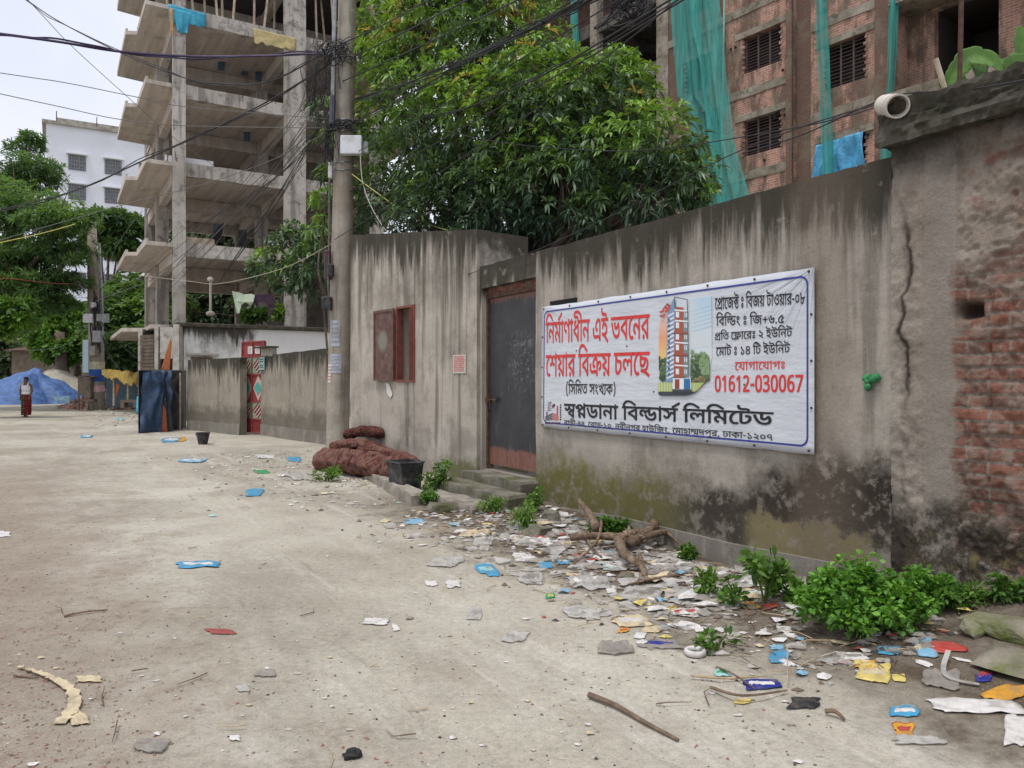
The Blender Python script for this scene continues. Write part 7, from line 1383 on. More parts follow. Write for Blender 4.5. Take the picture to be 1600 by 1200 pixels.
bk_ = thing('apartment_block', Vector((-70, 110, 0)), 'grey far building half hidden by trees at the far end', 'building')
mb = MB(); mb.box((-84, 104, 0), (-56, 112, 14)); obj('walls', mb, M_CONC, bk_)
for i in range(6):
    for j in range(4): mb = MB(); mb.box((-82 + i * 4.3, 103.9, 1.6 + j * 3.2), (-80.2 + i * 4.3, 104, 3.1 + j * 3.2)); tag(obj('window', mb, M_WINDARK, bk_))

# ------------------------------------------------------------ far pole with transformers
fpz = G(152, 641); q = fpz; Y2 = q.y
fpole = thing('utility_pole', q, 'distant concrete pole crowded with boxes and wires beside the tarp hut', 'pole')
mb = MB(); mb.tube([q + Vector((-.0, 0, -.2)), at(150, 560, Y2), at(146, 450, Y2), at(143, 337, Y2)], [.36, .33, .27, .2], 16); obj('pole_shaft', mb, M_POLE, fpole, True)
mb = MB(); mb.tube([at(157, 600, Y2 + .3) - Vector((0, 0, 1.5)), at(155, 480, Y2 + .2), at(152, 380, Y2 + .1)], [.22, .2, .15], 10); obj('steel_pole', mb, M_STEEL, fpole, True)
for i, (x0, y0, x1, y1, m_) in enumerate(((129, 490, 144, 504, M_WHITEBOX), (144, 516, 157, 535, M_STEEL), (150, 490, 158, 502, M_STEEL), (158, 490, 167, 504, M_STEEL), (141, 472, 147, 480, M_WHITEBOX), (139, 540, 149, 556, M_CONC))):
    mb = MB(); mb.box(at(x0, y1, Y2 - .55), at(x1, y0, Y2 - .55) + Vector((0, .25, 0))); bevel(obj('box', mb, m_, fpole), .02)
mb = MB()
for i in range(16):
    rr = random.Random(i); mb.tube(spline([at(150 + rr.uniform(-7, 7), 450 + rr.uniform(0, 30), Y2 - .4), at(150 + rr.uniform(-12, 12), 500 + rr.uniform(-10, 10), Y2 - .5), at(152 + rr.uniform(-8, 8), 545 + rr.uniform(-15, 10), Y2 - .4)], 5), .022, 4)
obj('wire_bundle', mb, M_CABLE, fpole)
mb = MB()
for (y0, y1, m_) in ((577, 596, 0), (602, 612, 1), (565, 577, 2)):
    mb.tube([at(151, y1, Y2), at(151, y0, Y2)], .365, 16, m_, caps=False)
obj('wrapped_poster', mb, [simple('blue_band', (.03, .10, .38), .6), simple('pink_paper', (.6, .38, .4), .8), simple('cream_cloth', (.55, .5, .36), .9)], fpole)
mb = MB(); mb.box(at(129, 582, Y2 - .6), at(138, 531, Y2 - .6) + Vector((0, .06, 0))); tag(obj('sign_board', mb, simple('pale_blue_board', (.42, .55, .6), .6, .1, 3, 0)), 'narrow pale blue board standing left of the distant pole', 'sign')
for P in ([(148, 470, Y2), (190, 452, 36), (217, 434, 33)], [(148, 462, Y2), (190, 420, 35), (217, 400, 32)], [(150, 455, Y2), (185, 380, 34), (222, 330, 31.5)], [(148, 500, Y2), (100, 540, 45), (40, 548, 55)], [(148, 465, Y2), (70, 470, 44), (-20, 500, 48)]):
    cable(P, .018, 'thin cable strung from the distant boxed pole', M_GREYCABLE, 'far cables')
cable([(155, 500, Y2), (180, 530, 37), (214, 560, 33)], .03, 'slack cable from the distant pole to the shop front', None, None); cable([(156, 505, Y2), (168, 550, 38), (186, 575, 37)], .05, 'thick black cable sagging behind the tarp hut', None, None)

# ------------------------------------------------------------ tarp hut, stalls, heaps
hut = thing('tarp_hut', G(190, 640), 'makeshift hut with a yellow tarp roof between the distant pole and shop', 'hut')
Yh = 37
cl = cloth('tarp_roof', [at(158, 576, Yh), at(222, 582, Yh - 1.5), at(222, 608, Yh - 2.3), at(158, 585, Yh - .8)], tarp_mat('mustard_tarp', (.36, .25, .055), .6), None, 'x', .3, 20, 10, 3, .02, hut)
mb = MB(); mb.prism([at(166, 636, Yh + .5), at(222, 636, Yh + .2), at(222, 582, Yh + .2), at(166, 585, Yh + .5)], (0, .05, 0)); obj('tin_wall', mb, simple('blue_grey_tin', (.045, .075, .10), .6, .3, 2, .2), hut)
mb = MB()
for px in (178, 200, 220): mb.tube([at(px, 634, Yh - .6), at(px, 588, Yh - .6)], .05, 6)
obj('post', mb, M_BAMBOO, hut)
cloth('cloth', [at(182, 600, Yh - .8), at(188, 601, Yh - .8), at(182, 616, Yh - .8), at(180, 622, Yh - .8)], simple('orange_cloth', (.5, .13, .04), .9), 'orange cloth hanging in the tarp hut', 'cloth', .05, 5, 6, 4)
cart = thing('wooden_stall', G(134, 640), 'old wooden stall standing left of the distant pole', 'stall'); Yq = G(134, 642).y
for nm, b_ in (('cupboard', (122, 617, 133, 590)), ('back_board', (133, 622, 141, 588)), ('table_top', (127, 628, 146, 624)), ('roof_board', (122, 589, 147, 587))):
    mb = MB(); mb.box(at(b_[0], b_[1], Yq - .2), at(b_[2], b_[3], Yq - .2) + Vector((0, .6, 0))); obj(nm, mb, M_WOODOLD, cart)
for px in (123, 129, 138, 146): mb = MB(); mb.tube([at(px, 641, Yq - .15), at(px, 588 if px in (123, 129) else 626, Yq - .15)], .04, 6); tag(obj('leg', mb, M_WOODOLD, cart))
bl = MB(); bl.box(at(139, 626, Yq + .3), at(149, 578, Yq + .3) + Vector((0, .1, 0))); tag(obj('tarp_screen', bl, M_NAVYTARP), 'dark blue screen just left of the distant pole base', 'screen')
bench = thing('bench', G(203, 632), 'low rough wooden bench in front of the tarp hut', 'bench'); Yb = 34.5
mb = MB(); mb.box(at(188, 629, Yb), at(214, 625, Yb) + Vector((0, .5, 0))); obj('seat', mb, M_WOODOLD, bench)
for px in (191, 211): mb = MB(); mb.box(at(px - 3, 637, Yb), at(px + 3, 629, Yb) + Vector((0, .4, 0))); tag(obj('leg', mb, M_WOODOLD, bench))
def heap(name, c, r, mat, label, cat, seed, rough=.2, sharp=1.2, nr=26, na=48, tilt=0):
    mb = MB()
    def f(a, b):
        th = 2 * math.pi * a; k = b; rx = r[0] * k * (1 + rough * mn.noise(Vector((math.cos(th) * 2, math.sin(th) * 2, seed)))); ry = r[1] * k * (1 + rough * mn.noise(Vector((math.cos(th) * 2, math.sin(th) * 2, seed + 3))))
        x, y = rx * math.cos(th), ry * math.sin(th); h = r[2] * max(0, 1 - k ** sharp) * (1 + .5 * rough * mn.noise(Vector((x, y, seed)))) + .12 * r[2] * rough * mn.noise(Vector((x * 4, y * 4, seed)))
        return Vector(c) + Vector((x + tilt * h, y, h - .04))
    mb.grid(f, na, nr); return tag(obj(name, mb, mat, None, True), label, cat)
heap('covered_heap', (-32.2, 50, 0), (4.4, 3.4, 2.25), tarp_mat('bright_blue_tarp', (.06, .135, .34), .5), 'heap of building material under a bright blue tarp at the lane end', 'heap', 3, .42, 1.15, tilt=.4)
heap('sand_heap', (-33.2, 56, 0), (3.6, 3, 2.5), simple('pale_sand', (.36, .33, .27), .95, .15, 3, .3), 'pale sand heap behind the bright blue tarp', 'heap', 5, .15, 1.25)
t = MT('brick_rubble', .95, .1); p = t.pos(); v = t.voro(p, 7, 'F1', 'Color'); sx_ = t.n('ShaderNodeSeparateXYZ'); t.l(v, sx_.inputs[0])
t.col(t.ramp(sx_.outputs[0], [(.1, (.30, .12, .075)), (.4, (.40, .24, .17)), (.7, (.46, .39, .32)), (.9, (.25, .15, .11))])); t.bump(t.voro(p, 7), 1, .1); M_RUBBLE = t.m
def chips(name, fn, n, size, mat, label, cat, seed, kind=None, parent=None):
    rr = random.Random(seed); mb = MB()
    for i in range(n):
        p = fn(rr); s = size * rr.uniform(.5, 1.5); e = Matrix.Rotation(rr.uniform(0, 6.28), 3, 'Z') @ Matrix.Rotation(rr.uniform(-.5, .5), 3, 'X')
        mb.obox(Vector(p) + Vector((0, 0, s * .25)), e @ Vector((s * .5, 0, 0)), e @ Vector((0, s * .32, 0)), e @ Vector((0, 0, s * .22)), i % (len(mat) if isinstance(mat, list) else 1))
    o = obj(name, mb, mat, parent); tag(o, label, cat, None, kind); return o
hp = heap('rubble_heap', (-20.6, 41.5, 0), (3.6, 3.0, 1.35), M_RUBBLE, 'low heap of broken red brick left of the distant pole', 'heap', 7, .3, 1.1)
def onheap(rr): a, k = rr.uniform(0, 6.28), math.sqrt(rr.random()); return (-20.6 + 3.6 * k * math.cos(a), 41.5 + 3 * k * math.sin(a), 1.32 * max(0, 1 - k ** 1.1))
tag(chips('brick_bits', onheap, 420, .2, [simple('brick_bit', (.34, .14, .09)), simple('mortar_bit', (.42, .37, .31)), simple('brown_bit', (.22, .12, .085))], None, None, 4, 'stuff', hp))
cloth('plastic_sheet', [at(82, 620, 39.0), at(110, 619, 39.2), at(108, 629, 38.4), at(88, 629, 38.4)], simple('pale_blue_plastic', (.25, .42, .46), .5), 'pale blue plastic sheet lying on the brick rubble', 'plastic sheet', .1, 10, 6, 6)
# sheds closing the end of the lane
for i, (x0, x1, Y, h, m_, lb) in enumerate(((-62, -50, 82, 3.2, M_WOODOLD, 'grey shed at the far left end of the lane'), (-43, -30, 66, 4.0, M_WOODOLD, 'brown board shed behind the rubble heap'), (-29, -18, 60, 3.2, simple('grey_tin', (.16, .15, .14), .7), 'grey tin shed behind the tarp hut'))):
    sd_ = thing('shed', Vector(((x0 + x1) / 2, Y, 0)), lb, 'shed'); mb = MB(); mb.box((x0, Y, -.1), (x1, Y + 4, h)); obj('walls', mb, m_, sd_)
    mb = MB(); mb.prism([(x0 - .4, Y - .5, h), (x1 + .4, Y - .5, h), (x1 + .4, Y + 4.4, h + .6), (x0 - .4, Y + 4.4, h + .6)], (0, 0, .08)); obj('roof', mb, M_IRON, sd_)
    mb = MB(); mb.box((x0 + 2, Y - .05, 0), (x0 + 3, Y - .01, 2)); obj('door', mb, M_BLACKIN, sd_)
for px, Y, w_ in ((94, 56, .5), (74, 70, .6), (80, 72, .5), (119, 60, .35)):
    b_ = at(px, 594, Y); b_.z = 0; tag(obj('bare_tree', MB().tube([b_, b_ + Vector((.1, 0, 2)), b_ + Vector((-.05, 0, 5))], [w_, w_ * .8, w_ * .7], 10), M_BARK, None, True), {94: 'thick dark tree trunk beside the sand heap', 74: 'dark trunk behind the sand heap, left one of a close pair', 80: 'dark trunk behind the sand heap, right one of a close pair', 119: 'slender trunk between the rubble heap and the stall'}[px], 'tree trunk')

# ------------------------------------------------------------ person walking up the lane
def skin_obj(name, nodes, edges, mat, parent, sub=2):
    me = bpy.data.meshes.new(name); org = world_loc(parent); me.from_pydata([tuple(Vector(p) - org) for p, r in nodes], edges, []); me.materials.append(mat)
    o = link_mesh(name, me, parent); md = o.modifiers.new('skin', 'SKIN'); md.use_smooth_shade = True; md.use_x_symmetry = False
    for v, (p, r) in zip(me.skin_vertices[0].data, nodes): v.radius = (r, r) if not isinstance(r, tuple) else r
    me.skin_vertices[0].data[0].use_root = True
    s = o.modifiers.new('sub', 'SUBSURF'); s.levels = s.render_levels = sub; return o
def person():
    b = G(41, 652); root = thing('person', b, 'person in a white sleeveless vest and dark checked lungi walking along the lane', 'person')
    k = 1.62 / 1.7; P = lambda x, y, z: b + Vector((x * k, y * k, z * k))
    N = []; E = []
    def nd(x, y, z, r, par=None):
        N.append((P(x, y, z), r * k if not isinstance(r, tuple) else tuple(q * k for q in r)));
        if par is not None: E.append((par, len(N) - 1))
        return len(N) - 1
    pel = nd(0, 0, .92, (.15, .11)); ab_ = nd(0, 0, 1.08, (.145, .1), pel); ch = nd(0, -.01, 1.28, (.165, .11), ab_); nk0 = nd(0, 0, 1.42, .075, ch); nk = nd(0, -.01, 1.48, .055, nk0); hd = nd(0, -.03, 1.58, (.075, .092), nk); tp = nd(0, -.02, 1.66, (.065, .08), hd)
    nd(0, -.105, 1.565, .02, hd)  # nose
    for s in (-1, 1):
        nd(s * .085, -.01, 1.57, .018, hd)  # ear
        sh_ = nd(s * .17, 0, 1.39, .06, nk0); el = nd(s * .235, .03 * s, 1.13, .042, sh_); wr = nd(s * .225, -.08 - .05 * s, .89, .028, el); pm = nd(s * .22, -.1 - .05 * s, .82, (.03, .018), wr)
        for f in range(4): a = nd(s * .22 + (f - 1.5) * .018, -.115 - .05 * s, .765 - .008 * (1.5 - abs(f - 1.5)), .0085, pm); nd(s * .22 + (f - 1.5) * .019, -.11 - .05 * s, .725 - .01 * (1.5 - abs(f - 1.5)), .0075, a)
        th = nd(s * .195, -.125 - .05 * s, .79, .01, pm); nd(s * .185, -.135 - .05 * s, .765, .008, th)
    for s, fy in ((-1, .14), (1, -.12)):
        hp_ = nd(s * .09, 0, .86, .09, pel); kn = nd(s * .1, fy * .35 - .02, .48, .06, hp_); an = nd(s * .1, fy, .09 + (.05 if fy > 0 else 0), .036, kn); nd(s * .1, fy - .12, .035 + (.02 if fy > 0 else 0), .034, an)
    skin = simple('brown_skin', (.15, .075, .048), .55, .12, 9, 0); skin_obj('body', N, E, skin, root)
    def lathe(mb, rows, n=28, fold=0):
        L_ = []
        for i, (z, rx, ry, cx, cy) in enumerate(rows): L_.append([P(cx + rx * math.cos(2 * math.pi * j / n) * (1 + fold * math.sin(j * 5 * .9) * i / len(rows)), cy + ry * math.sin(2 * math.pi * j / n) * (1 + fold * math.cos(j * 4) * i / len(rows)), z) for j in range(n)])
        for A_, B_ in zip(L_, L_[1:]):
            for j in range(n): mb.add([A_[j], A_[(j + 1) % n], B_[(j + 1) % n], B_[j]], [(0, 1, 2, 3)])
    mb = MB(); lathe(mb, [(.80, .185, .14, 0, 0), (.95, .18, .135, 0, 0), (1.1, .172, .125, 0, 0), (1.27, .19, .135, 0, -.005), (1.36, .165, .11, 0, 0)])
    for s in (-1, 1): mb.tube([P(s * .12, -.115, 1.33), P(s * .105, -.03, 1.455), P(s * .11, .1, 1.34)], .028 * k, 8, flat=.5)
    solid(obj('vest', mb, simple('white_vest_cotton', (.78, .77, .78), .9, .05, 20, .1), root, True), .006)
    t = MT('checked_lungi', .9, .1); tc_ = t.n('ShaderNodeTexCoord'); sp_ = t.n('ShaderNodeSeparateXYZ'); t.l(tc_.outputs['Object'], sp_.inputs[0])
    a = t.ma('PINGPONG', t.ma('ADD', sp_.outputs[0], 5), .045); c = t.ma('PINGPONG', sp_.outputs[2], .05)
    kk = t.mix(t.sm(a, .03, .034), (.03, .02, .016), (.16, .1, .05)); kk = t.mix(t.sm(c, .036, .04), kk, (.2, .12, .06)); kk = t.mix(t.sm(sp_.outputs[0], .05, .055), kk, t.mix(t.sm(c, .03, .036), (.26, .03, .03), (.06, .02, .02))); t.col(kk)
    mb = MB(); lathe(mb, [(.99, .175, .13, 0, 0), (.9, .19, .145, 0, 0), (.7, .195, .16, 0, 0), (.45, .185, .19, 0, .0), (.2, .175, .21, -.01, .01), (.1, .165, .2, -.02, .01)], 36, .06); solid(obj('lungi', mb, t.m, root, True), .008)
    mb = MB(); mb.blob(P(0, -.002, 1.655), (.088 * k, .102 * k, .062 * k), 3, .12, 3); mb.blob(P(0, .045, 1.6), (.08 * k, .06 * k, .07 * k), 4, .1, 2); obj('hair', mb, simple('black_hair', (.012, .01, .01), .6), root, True)
    mb = MB()
    for s in (-1, 1): mb.blob(P(s * .032, -.108, 1.59), (.012, .008, .007), 1, 0, 1)
    mb.obox(P(0, -.112, 1.52), Vector((.022, 0, 0)), Vector((0, .006, 0)), Vector((0, 0, .004))); obj('eyes_and_mouth', mb, simple('dark_features', (.02, .012, .01), .5), root)
    mb = MB()
    for s, fy, dz in ((-1, .14, .02), (1, -.12, 0)): mb.obox(P(s * .1, fy - .06, .012 + dz), Vector((.048, 0, 0)), Vector((0, .13, 0)), Vector((0, 0, .011)))
    obj('sandals', mb, simple('red_brown_rubber', (.2, .05, .04), .7), root)
person()

# ------------------------------------------------------------ rolled mattresses against the room
def rag_mat(name, c0, c1, c2):
    t = MT(name, .95, .1); p = t.pos(); n = t.noise(p, 4.5, 8, .72, .5); n2 = t.noise(p, 14, 7, .75)
    k = t.ramp(n, [(.36, c1), (.45, c0), (.53, c2), (.58, c0), (.66, c1)]); k = t.mix(t.ma('MULTIPLY', t.sm(n2, .5, .66), .6), k, (.055, .035, .028)); k = t.mix(t.ma('MULTIPLY', t.sm(t.noise(p, 5, 6, .7), .58, .7), .6), k, (.22, .16, .12))
    t.col(k); t.bump(t.ma('ADD', n, t.ma('MULTIPLY', n2, .8)), 1, .05); return t.m
M_RAG = rag_mat('red_brown_ticking', (.155, .052, .042), (.035, .025, .021), (.22, .135, .105))
def roll(path, rad, seed, label, name='mattress_roll', mat=M_RAG, n=34, flat=.8, ties=()):
    S = spline(path, 10); mb = MB(); m = len(S) - 1; ups = Vector((0, 0, 1))
    def f(a, b):
        i = min(int(a * m), m - 1); q = S[i].lerp(S[i + 1], a * m - i); tg = (S[i + 1] - S[i]).normalized(); sd_ = tg.cross(ups).normalized(); u2 = sd_.cross(tg); e = min(a, 1 - a); k = min(1, math.sqrt(e * 9 + .02))
        th = 2 * math.pi * b; r = rad * k * (1 + .2 * mn.noise(Vector((a * 6, math.cos(th) * 1.6, math.sin(th) * 1.6 + seed))) + .13 * mn.noise(Vector((a * 15, math.cos(th) * 3, math.sin(th) * 3 + seed))) + .06 * mn.noise(Vector((a * 40, math.cos(th) * 6, math.sin(th) * 6))))
        for tt in ties: r *= 1 - .2 * math.exp(-((a - tt) / .02) ** 2)
        return q + sd_ * math.cos(th) * r + u2 * math.sin(th) * r * flat
    mb.grid(f, 110, n); mb.poly([f(0, j / n) for j in range(n)]); mb.poly([f(1, j / n) for j in range(n)][::-1])
    for tt in ties: mb.tube([f(tt, j / 20) * 1.0 for j in range(21)], .008, 5, 1)
    return tag(obj(name, mb, [mat, M_GREYCABLE], None, True), label, 'mattress')
g = lambda px, py, h: G(px, py) + Vector((0, 0, h))
roll([g(496, 730, .12), g(530, 738, .19), g(575, 747, .21), g(615, 754, .19), g(640, 758, .15)], .205, 1, 'largest dirty red rolled mattress lying along the room wall', ties=(.28, .46, .7), flat=.95)
roll([g(560, 738, .36), g(585, 742, .39), g(612, 747, .36), g(635, 750, .31), g(652, 752, .24)], .105, 2, 'red and black mattress roll draped over the largest one', ties=(.4,), flat=.8)
roll([g(518, 731, .36), g(545, 735, .43), g(572, 739, .45), g(600, 743, .37)], .115, 5, 'folded red mattress piece on the left of the pile', flat=.75, ties=(.55,))
roll([g(540, 727, .50), g(556, 728, .57), g(578, 730, .60), g(597, 732, .56)], .105, 3, 'dark brown rolled mat on top of the mattress pile', mat=rag_mat('dark_brown_ticking', (.09, .03, .025), (.035, .022, .018), (.13, .06, .045)), flat=.85)
roll([g(500, 726, .1), g(540, 732, .16), g(590, 741, .18), g(645, 750, .16)], .2, 7, 'flattened brown mattress wedged behind the red rolls', flat=.9)
# black open box, kerb log, steps
bx_ = thing('crate', G(633, 769), 'open black plastic crate at the end of the mattress pile', 'crate'); c = G(633, 769); e1, e2 = UR * .2, NR * .17; mb = MB(); hb = .42
cs = [c - e1 * .8 - e2 * .8, c + e1 * .8 - e2 * .8, c + e1 * .8 + e2 * .8, c - e1 * .8 + e2 * .8]; ct = [c - e1 - e2, c + e1 - e2, c + e1 + e2, c - e1 + e2]
for i in range(4):
    j = (i + 1) % 4; a_, b_ = cs[i], cs[j]; A_, B_ = ct[i] + Vector((0, 0, hb)), ct[j] + Vector((0, 0, hb)); ins = lambda p: p + (c - Vector((p.x, p.y, c.z))) * .07
    mb.add([a_, b_, B_, A_, ins(a_) + Vector((0, 0, .01)), ins(b_) + Vector((0, 0, .01)), ins(B_), ins(A_)], [(0, 1, 2, 3), (7, 6, 5, 4), (3, 2, 6, 7)])
mb.poly([q + Vector((0, 0, .02)) for q in cs]); obj('box_body', mb, M_BLACKPL, bx_)
mb = MB()
for i in range(4): mb.tube([ct[i] + Vector((0, 0, hb - .015)), ct[(i + 1) % 4] + Vector((0, 0, hb - .015))], .016, 6)
obj('rim', mb, M_BLACKPL, bx_)
M_STONE = simple('mossy_step_concrete', (.17, .155, .125), .95, .35, 4, .8, .02, dirt=(.075, .085, .03), dsc=2.5); M_KERB = simple('pale_kerb_concrete', (.30, .27, .23), .95, .25, 5, .7, .015, dirt=(.14, .12, .09), dsc=3)
def slab(name, pts, z0, z1, mat, label, cat, seed, parent=None, sub=5):
    """a broken-edged slab over a quadrilateral footprint"""
    P = [Vector((p.x, p.y, 0)) for p in pts]; bm = bmesh.new(); n = 10; ring = []
    for i in range(4):
        a, b = P[i], P[(i + 1) % 4]
        for k in range(n): q = a.lerp(b, k / n); ring.append(q + Vector((mn.noise(q * 3 + Vector((seed, 0, 0))), mn.noise(q * 3 + Vector((0, seed, 0))), 0)) * .05)
    cc = sum(ring, Vector()) / len(ring); mb = MB(); L_ = []
    for z, k in ((z0, 1.0), (z1 - .03, 1.0), (z1, .97), (z1, .6), (z1, .2)): L_.append([cc + (q - cc) * k + Vector((0, 0, z + .02 * mn.noise(q * 4 * k + Vector((0, 0, seed + z))))) for q in ring])
    m = len(ring)
    for A_, B_ in zip(L_, L_[1:]):
        for i in range(m): mb.add([A_[i], A_[(i + 1) % m], B_[(i + 1) % m], B_[i]], [(0, 1, 2, 3)])
    mb.poly(L_[-1]); bm.free(); o = obj(name, mb, mat, parent); return tag(o, label, cat) if parent is None else o
st_root = thing('door_step', W(-.7, .3, 0), 'broken mossy concrete steps in front of the black door', 'steps')
slab('step', [W(-1.35, .0, 0), W(.12, .0, 0), W(.12, .28, 0), W(-1.35, .30, 0)], -.1, .30, M_STONE, None, None, 1, st_root)
slab('step', [W(-1.45, .3, 0), W(.3, .28, 0), W(.42, .62, 0), W(-1.3, .66, 0)], -.1, .19, M_STONE, None, None, 2, st_root)
slab('step', [W(-1.2, .66, 0), W(.1, .62, 0), W(.25, .98, 0), W(-.95, 1.05, 0)], -.1, .09, M_KERB, None, None, 3, st_root)
P0 = G(580, 748); P1 = G(655, 790); d_ = (P1 - P0).normalized(); n_ = Vector((d_.y, -d_.x, 0))
slab('kerb_stone', [P0 - n_ * .12, P1 - n_ * .12, P1 + n_ * .1, P0 + n_ * .1], -.05, .14, M_KERB, 'pale broken kerb stone lying before the mattress rolls', 'stone', 4)
M_MOSSROCK = simple('grey_green_concrete', (.25, .225, .18), .95, .35, 4, .9, .025, dirt=(.11, .14, .025), dsc=3)
for px, py, rx, ry, h, sd, lb in ((1575, 962, .24, .13, .07, 3, 'upper mossy broken concrete slab at the foot of the brick wall'), (1612, 1030, .27, .22, .06, 4, 'large mossy broken concrete slab at the right edge of the lane'), (1528, 985, .14, .09, .06, 5, 'mossy broken concrete lump right of the green clump')):
    q = G(px, py); mb = MB(); mb.chunk(q + Vector((0, 0, h * .35)), (rx, ry, h), sd, yaw=sd * .8); tag(obj('stone_slab', mb, M_MOSSROCK), lb, 'slab')
for i, (px, py, r, lb) in enumerate(((690, 800, .2, 'flat grey stone at the left end of the door steps'), (840, 838, .2, 'dark rock beside the leaning weeds near the wall'), (862, 812, .17, 'mossy rock below the wall corner'), (980, 905, .09, 'small mossy stone below the tree root'), (1310, 925, .12, 'mossy stone half hidden by the green clump'), (1110, 1022, .05, 'small grey stone in the litter'), (745, 872, .05, 'white pebble stone above the blue wrapper'), (640, 968, .03, 'pale pebble alone on the lane'))):
    q = G(px, py); mb = MB(); mb.chunk(q + Vector((0, 0, r * .2)), (r * .85, r * .65, r * .42), i + 2, yaw=i); tag(obj('stone', mb, M_STONE if i < 6 else M_KERB), lb, 'stone')

# ------------------------------------------------------------ uprooted root and dead branches
M_ROOT = simple('dry_root_wood', (.25, .18, .125), .9, .6, 26, 1, .02, dirt=(.14, .09, .06), dsc=9)
rt = thing('tree_root', G(990, 880), 'gnarled uprooted tree root lying on the litter by the wall', 'root')
def rr_(P, r, m=8): S = spline([g(*p) for p in P], m); n = len(S); return S, [r[0] + (r[1] - r[0]) * i / (n - 1) + .3 * r[0] * mn.noise(Vector((i * .45, r[0] * 90, 1))) for i in range(n)]
mb = MB()
for P, r in (([(893, 852, .07), (930, 855, .1), (970, 860, .12), (1000, 862, .13)], (.032, .04)), ([(985, 866, .1), (1008, 856, .13), (1022, 846, .15), (1018, 834, .14)], (.05, .035)), ([(965, 862, .12), (978, 888, .1), (1000, 898, .08), (1012, 915, .03)], (.042, .018)),
             ([(905, 812, .2), (920, 828, .17), (932, 845, .12)], (.025, .045)), ([(1005, 858, .1), (1035, 852, .12), (1060, 850, .1), (1080, 870, .03)], (.035, .012)), ([(940, 838, .15), (935, 862, .12), (915, 880, .08), (895, 888, .03)], (.014, .008)), ([(908, 842, .1), (925, 868, .07), (940, 878, .04)], (.014, .007)), ([(1040, 850, .12), (1060, 862, .08), (1085, 885, .03)], (.014, .006)), ([(1000, 880, .06), (1003, 900, .05), (998, 915, .03)], (.02, .012)), ([(1060, 905, .03), (1020, 915, .05), (980, 918, .02)], (.012, .006))):
    S, Rr = rr_(P, r); mb.tube(S, Rr, 10)
mb.blob(g(985, 862, .11), (.1, .08, .075), 4, .8, 4, freq=3); obj('root_wood', mb, M_ROOT, rt, True)
M_TWIG = simple('dry_twig', (.16, .115, .08), .95, .35, 20, .3); M_STRAW = simple('pale_straw', (.40, .31, .2), .95, .25, 20, .2)
for i, (P, r, m_, lb) in enumerate((([(920, 1092, .02), (960, 1108, .02), (1010, 1135, .015), (1060, 1160, .01)], .014, M_TWIG, 'long dead branch lying at the lower middle of the lane'), ([(1080, 1062, .02), (1140, 1066, .02), (1200, 1060, .015)], .007, M_STRAW, 'straw coloured stick beside the dark blue wrapper'), ([(1110, 1080, .02), (1160, 1100, .04), (1230, 1085, .02)], .008, M_TWIG, 'dark twig in the litter below the dark blue wrapper'), ([(1120, 1045, .01), (1150, 1065, .03), (1180, 1080, .01)], .006, M_TWIG, 'bent twig above the dark blue wrapper'), ([(1230, 1048, .12), (1231, 1075, .02)], .004, M_STRAW, 'thin upright straw beside the dark blue wrapper'), ([(100, 965, .01), (130, 960, .015), (168, 955, .01)], .008, M_TWIG, 'thin dark stick on the left side of the lane'), ([(1290, 1118, .02), (1305, 1122, .03), (1320, 1128, .01)], .012, M_TWIG, 'dark broken stick beside the torn black sheet'), ([(22, 1058, .01), (60, 1062, .01)], .006, M_TWIG, 'short dark twig above the cream paper strip'))):
    S = spline([g(*p) for p in P], 8); mb = MB(); mb.tube(S, [r * (1 - .5 * k / len(S)) for k in range(len(S))], 6); tag(obj('twig', mb, m_), lb, 'stick')

# ------------------------------------------------------------ litter one can tell apart
def colour(name, c, ro=.5, var=.12): return simple(name, c, ro, var, 25, .25, .004, dirt=tuple(x * .45 + d_ * .5 for x, d_ in zip(c, (.2, .165, .125))), dsc=11)
INK = {}
def ink(c):
    if c not in INK: INK[c] = colour('wrapper_' + {(.06, .29, .48): 'blue', (.62, .6, .58): 'white', (.55, .53, .5): 'offwhite', (.02, .03, .22): 'navy', (.62, .5, .16): 'yellow', (.6, .3, .04): 'orange', (.42, .06, .05): 'red', (.04, .3, .12): 'green', (.02, .02, .025): 'black', (.55, .46, .3): 'cream', (.2, .4, .55): 'paleblue', (.36, .33, .3): 'grey', (.3, .5, .5): 'aqua'}.get(c, 'tone'), c)
    if c in ((.55, .53, .5), (.36, .33, .3)) and not INK[c].get('film'):
        m = INK[c]; m['film'] = 1; nt_ = m.node_tree; tr_ = nt_.nodes.new('ShaderNodeBsdfTransparent'); mx_ = nt_.nodes.new('ShaderNodeMixShader'); mx_.inputs[0].default_value = .62; nt_.links.new(tr_.outputs[0], mx_.inputs[1]); nt_.links.new(nt_.nodes['Principled BSDF'].outputs[0], mx_.inputs[2]); nt_.links.new(mx_.outputs[0], nt_.nodes['Material Output'].inputs['Surface'])
    return INK[c]
BLUE, WHITE, OFF, NAVY, YEL, ORG, RED, GRN, BLK, CREAM, PBLU, GREY, AQUA = (.06, .29, .48), (.62, .6, .58), (.55, .53, .5), (.02, .03, .22), (.62, .5, .16), (.6, .3, .04), (.42, .06, .05), (.04, .3, .12), (.02, .02, .025), (.55, .46, .3), (.2, .4, .55), (.36, .33, .3), (.3, .5, .5)
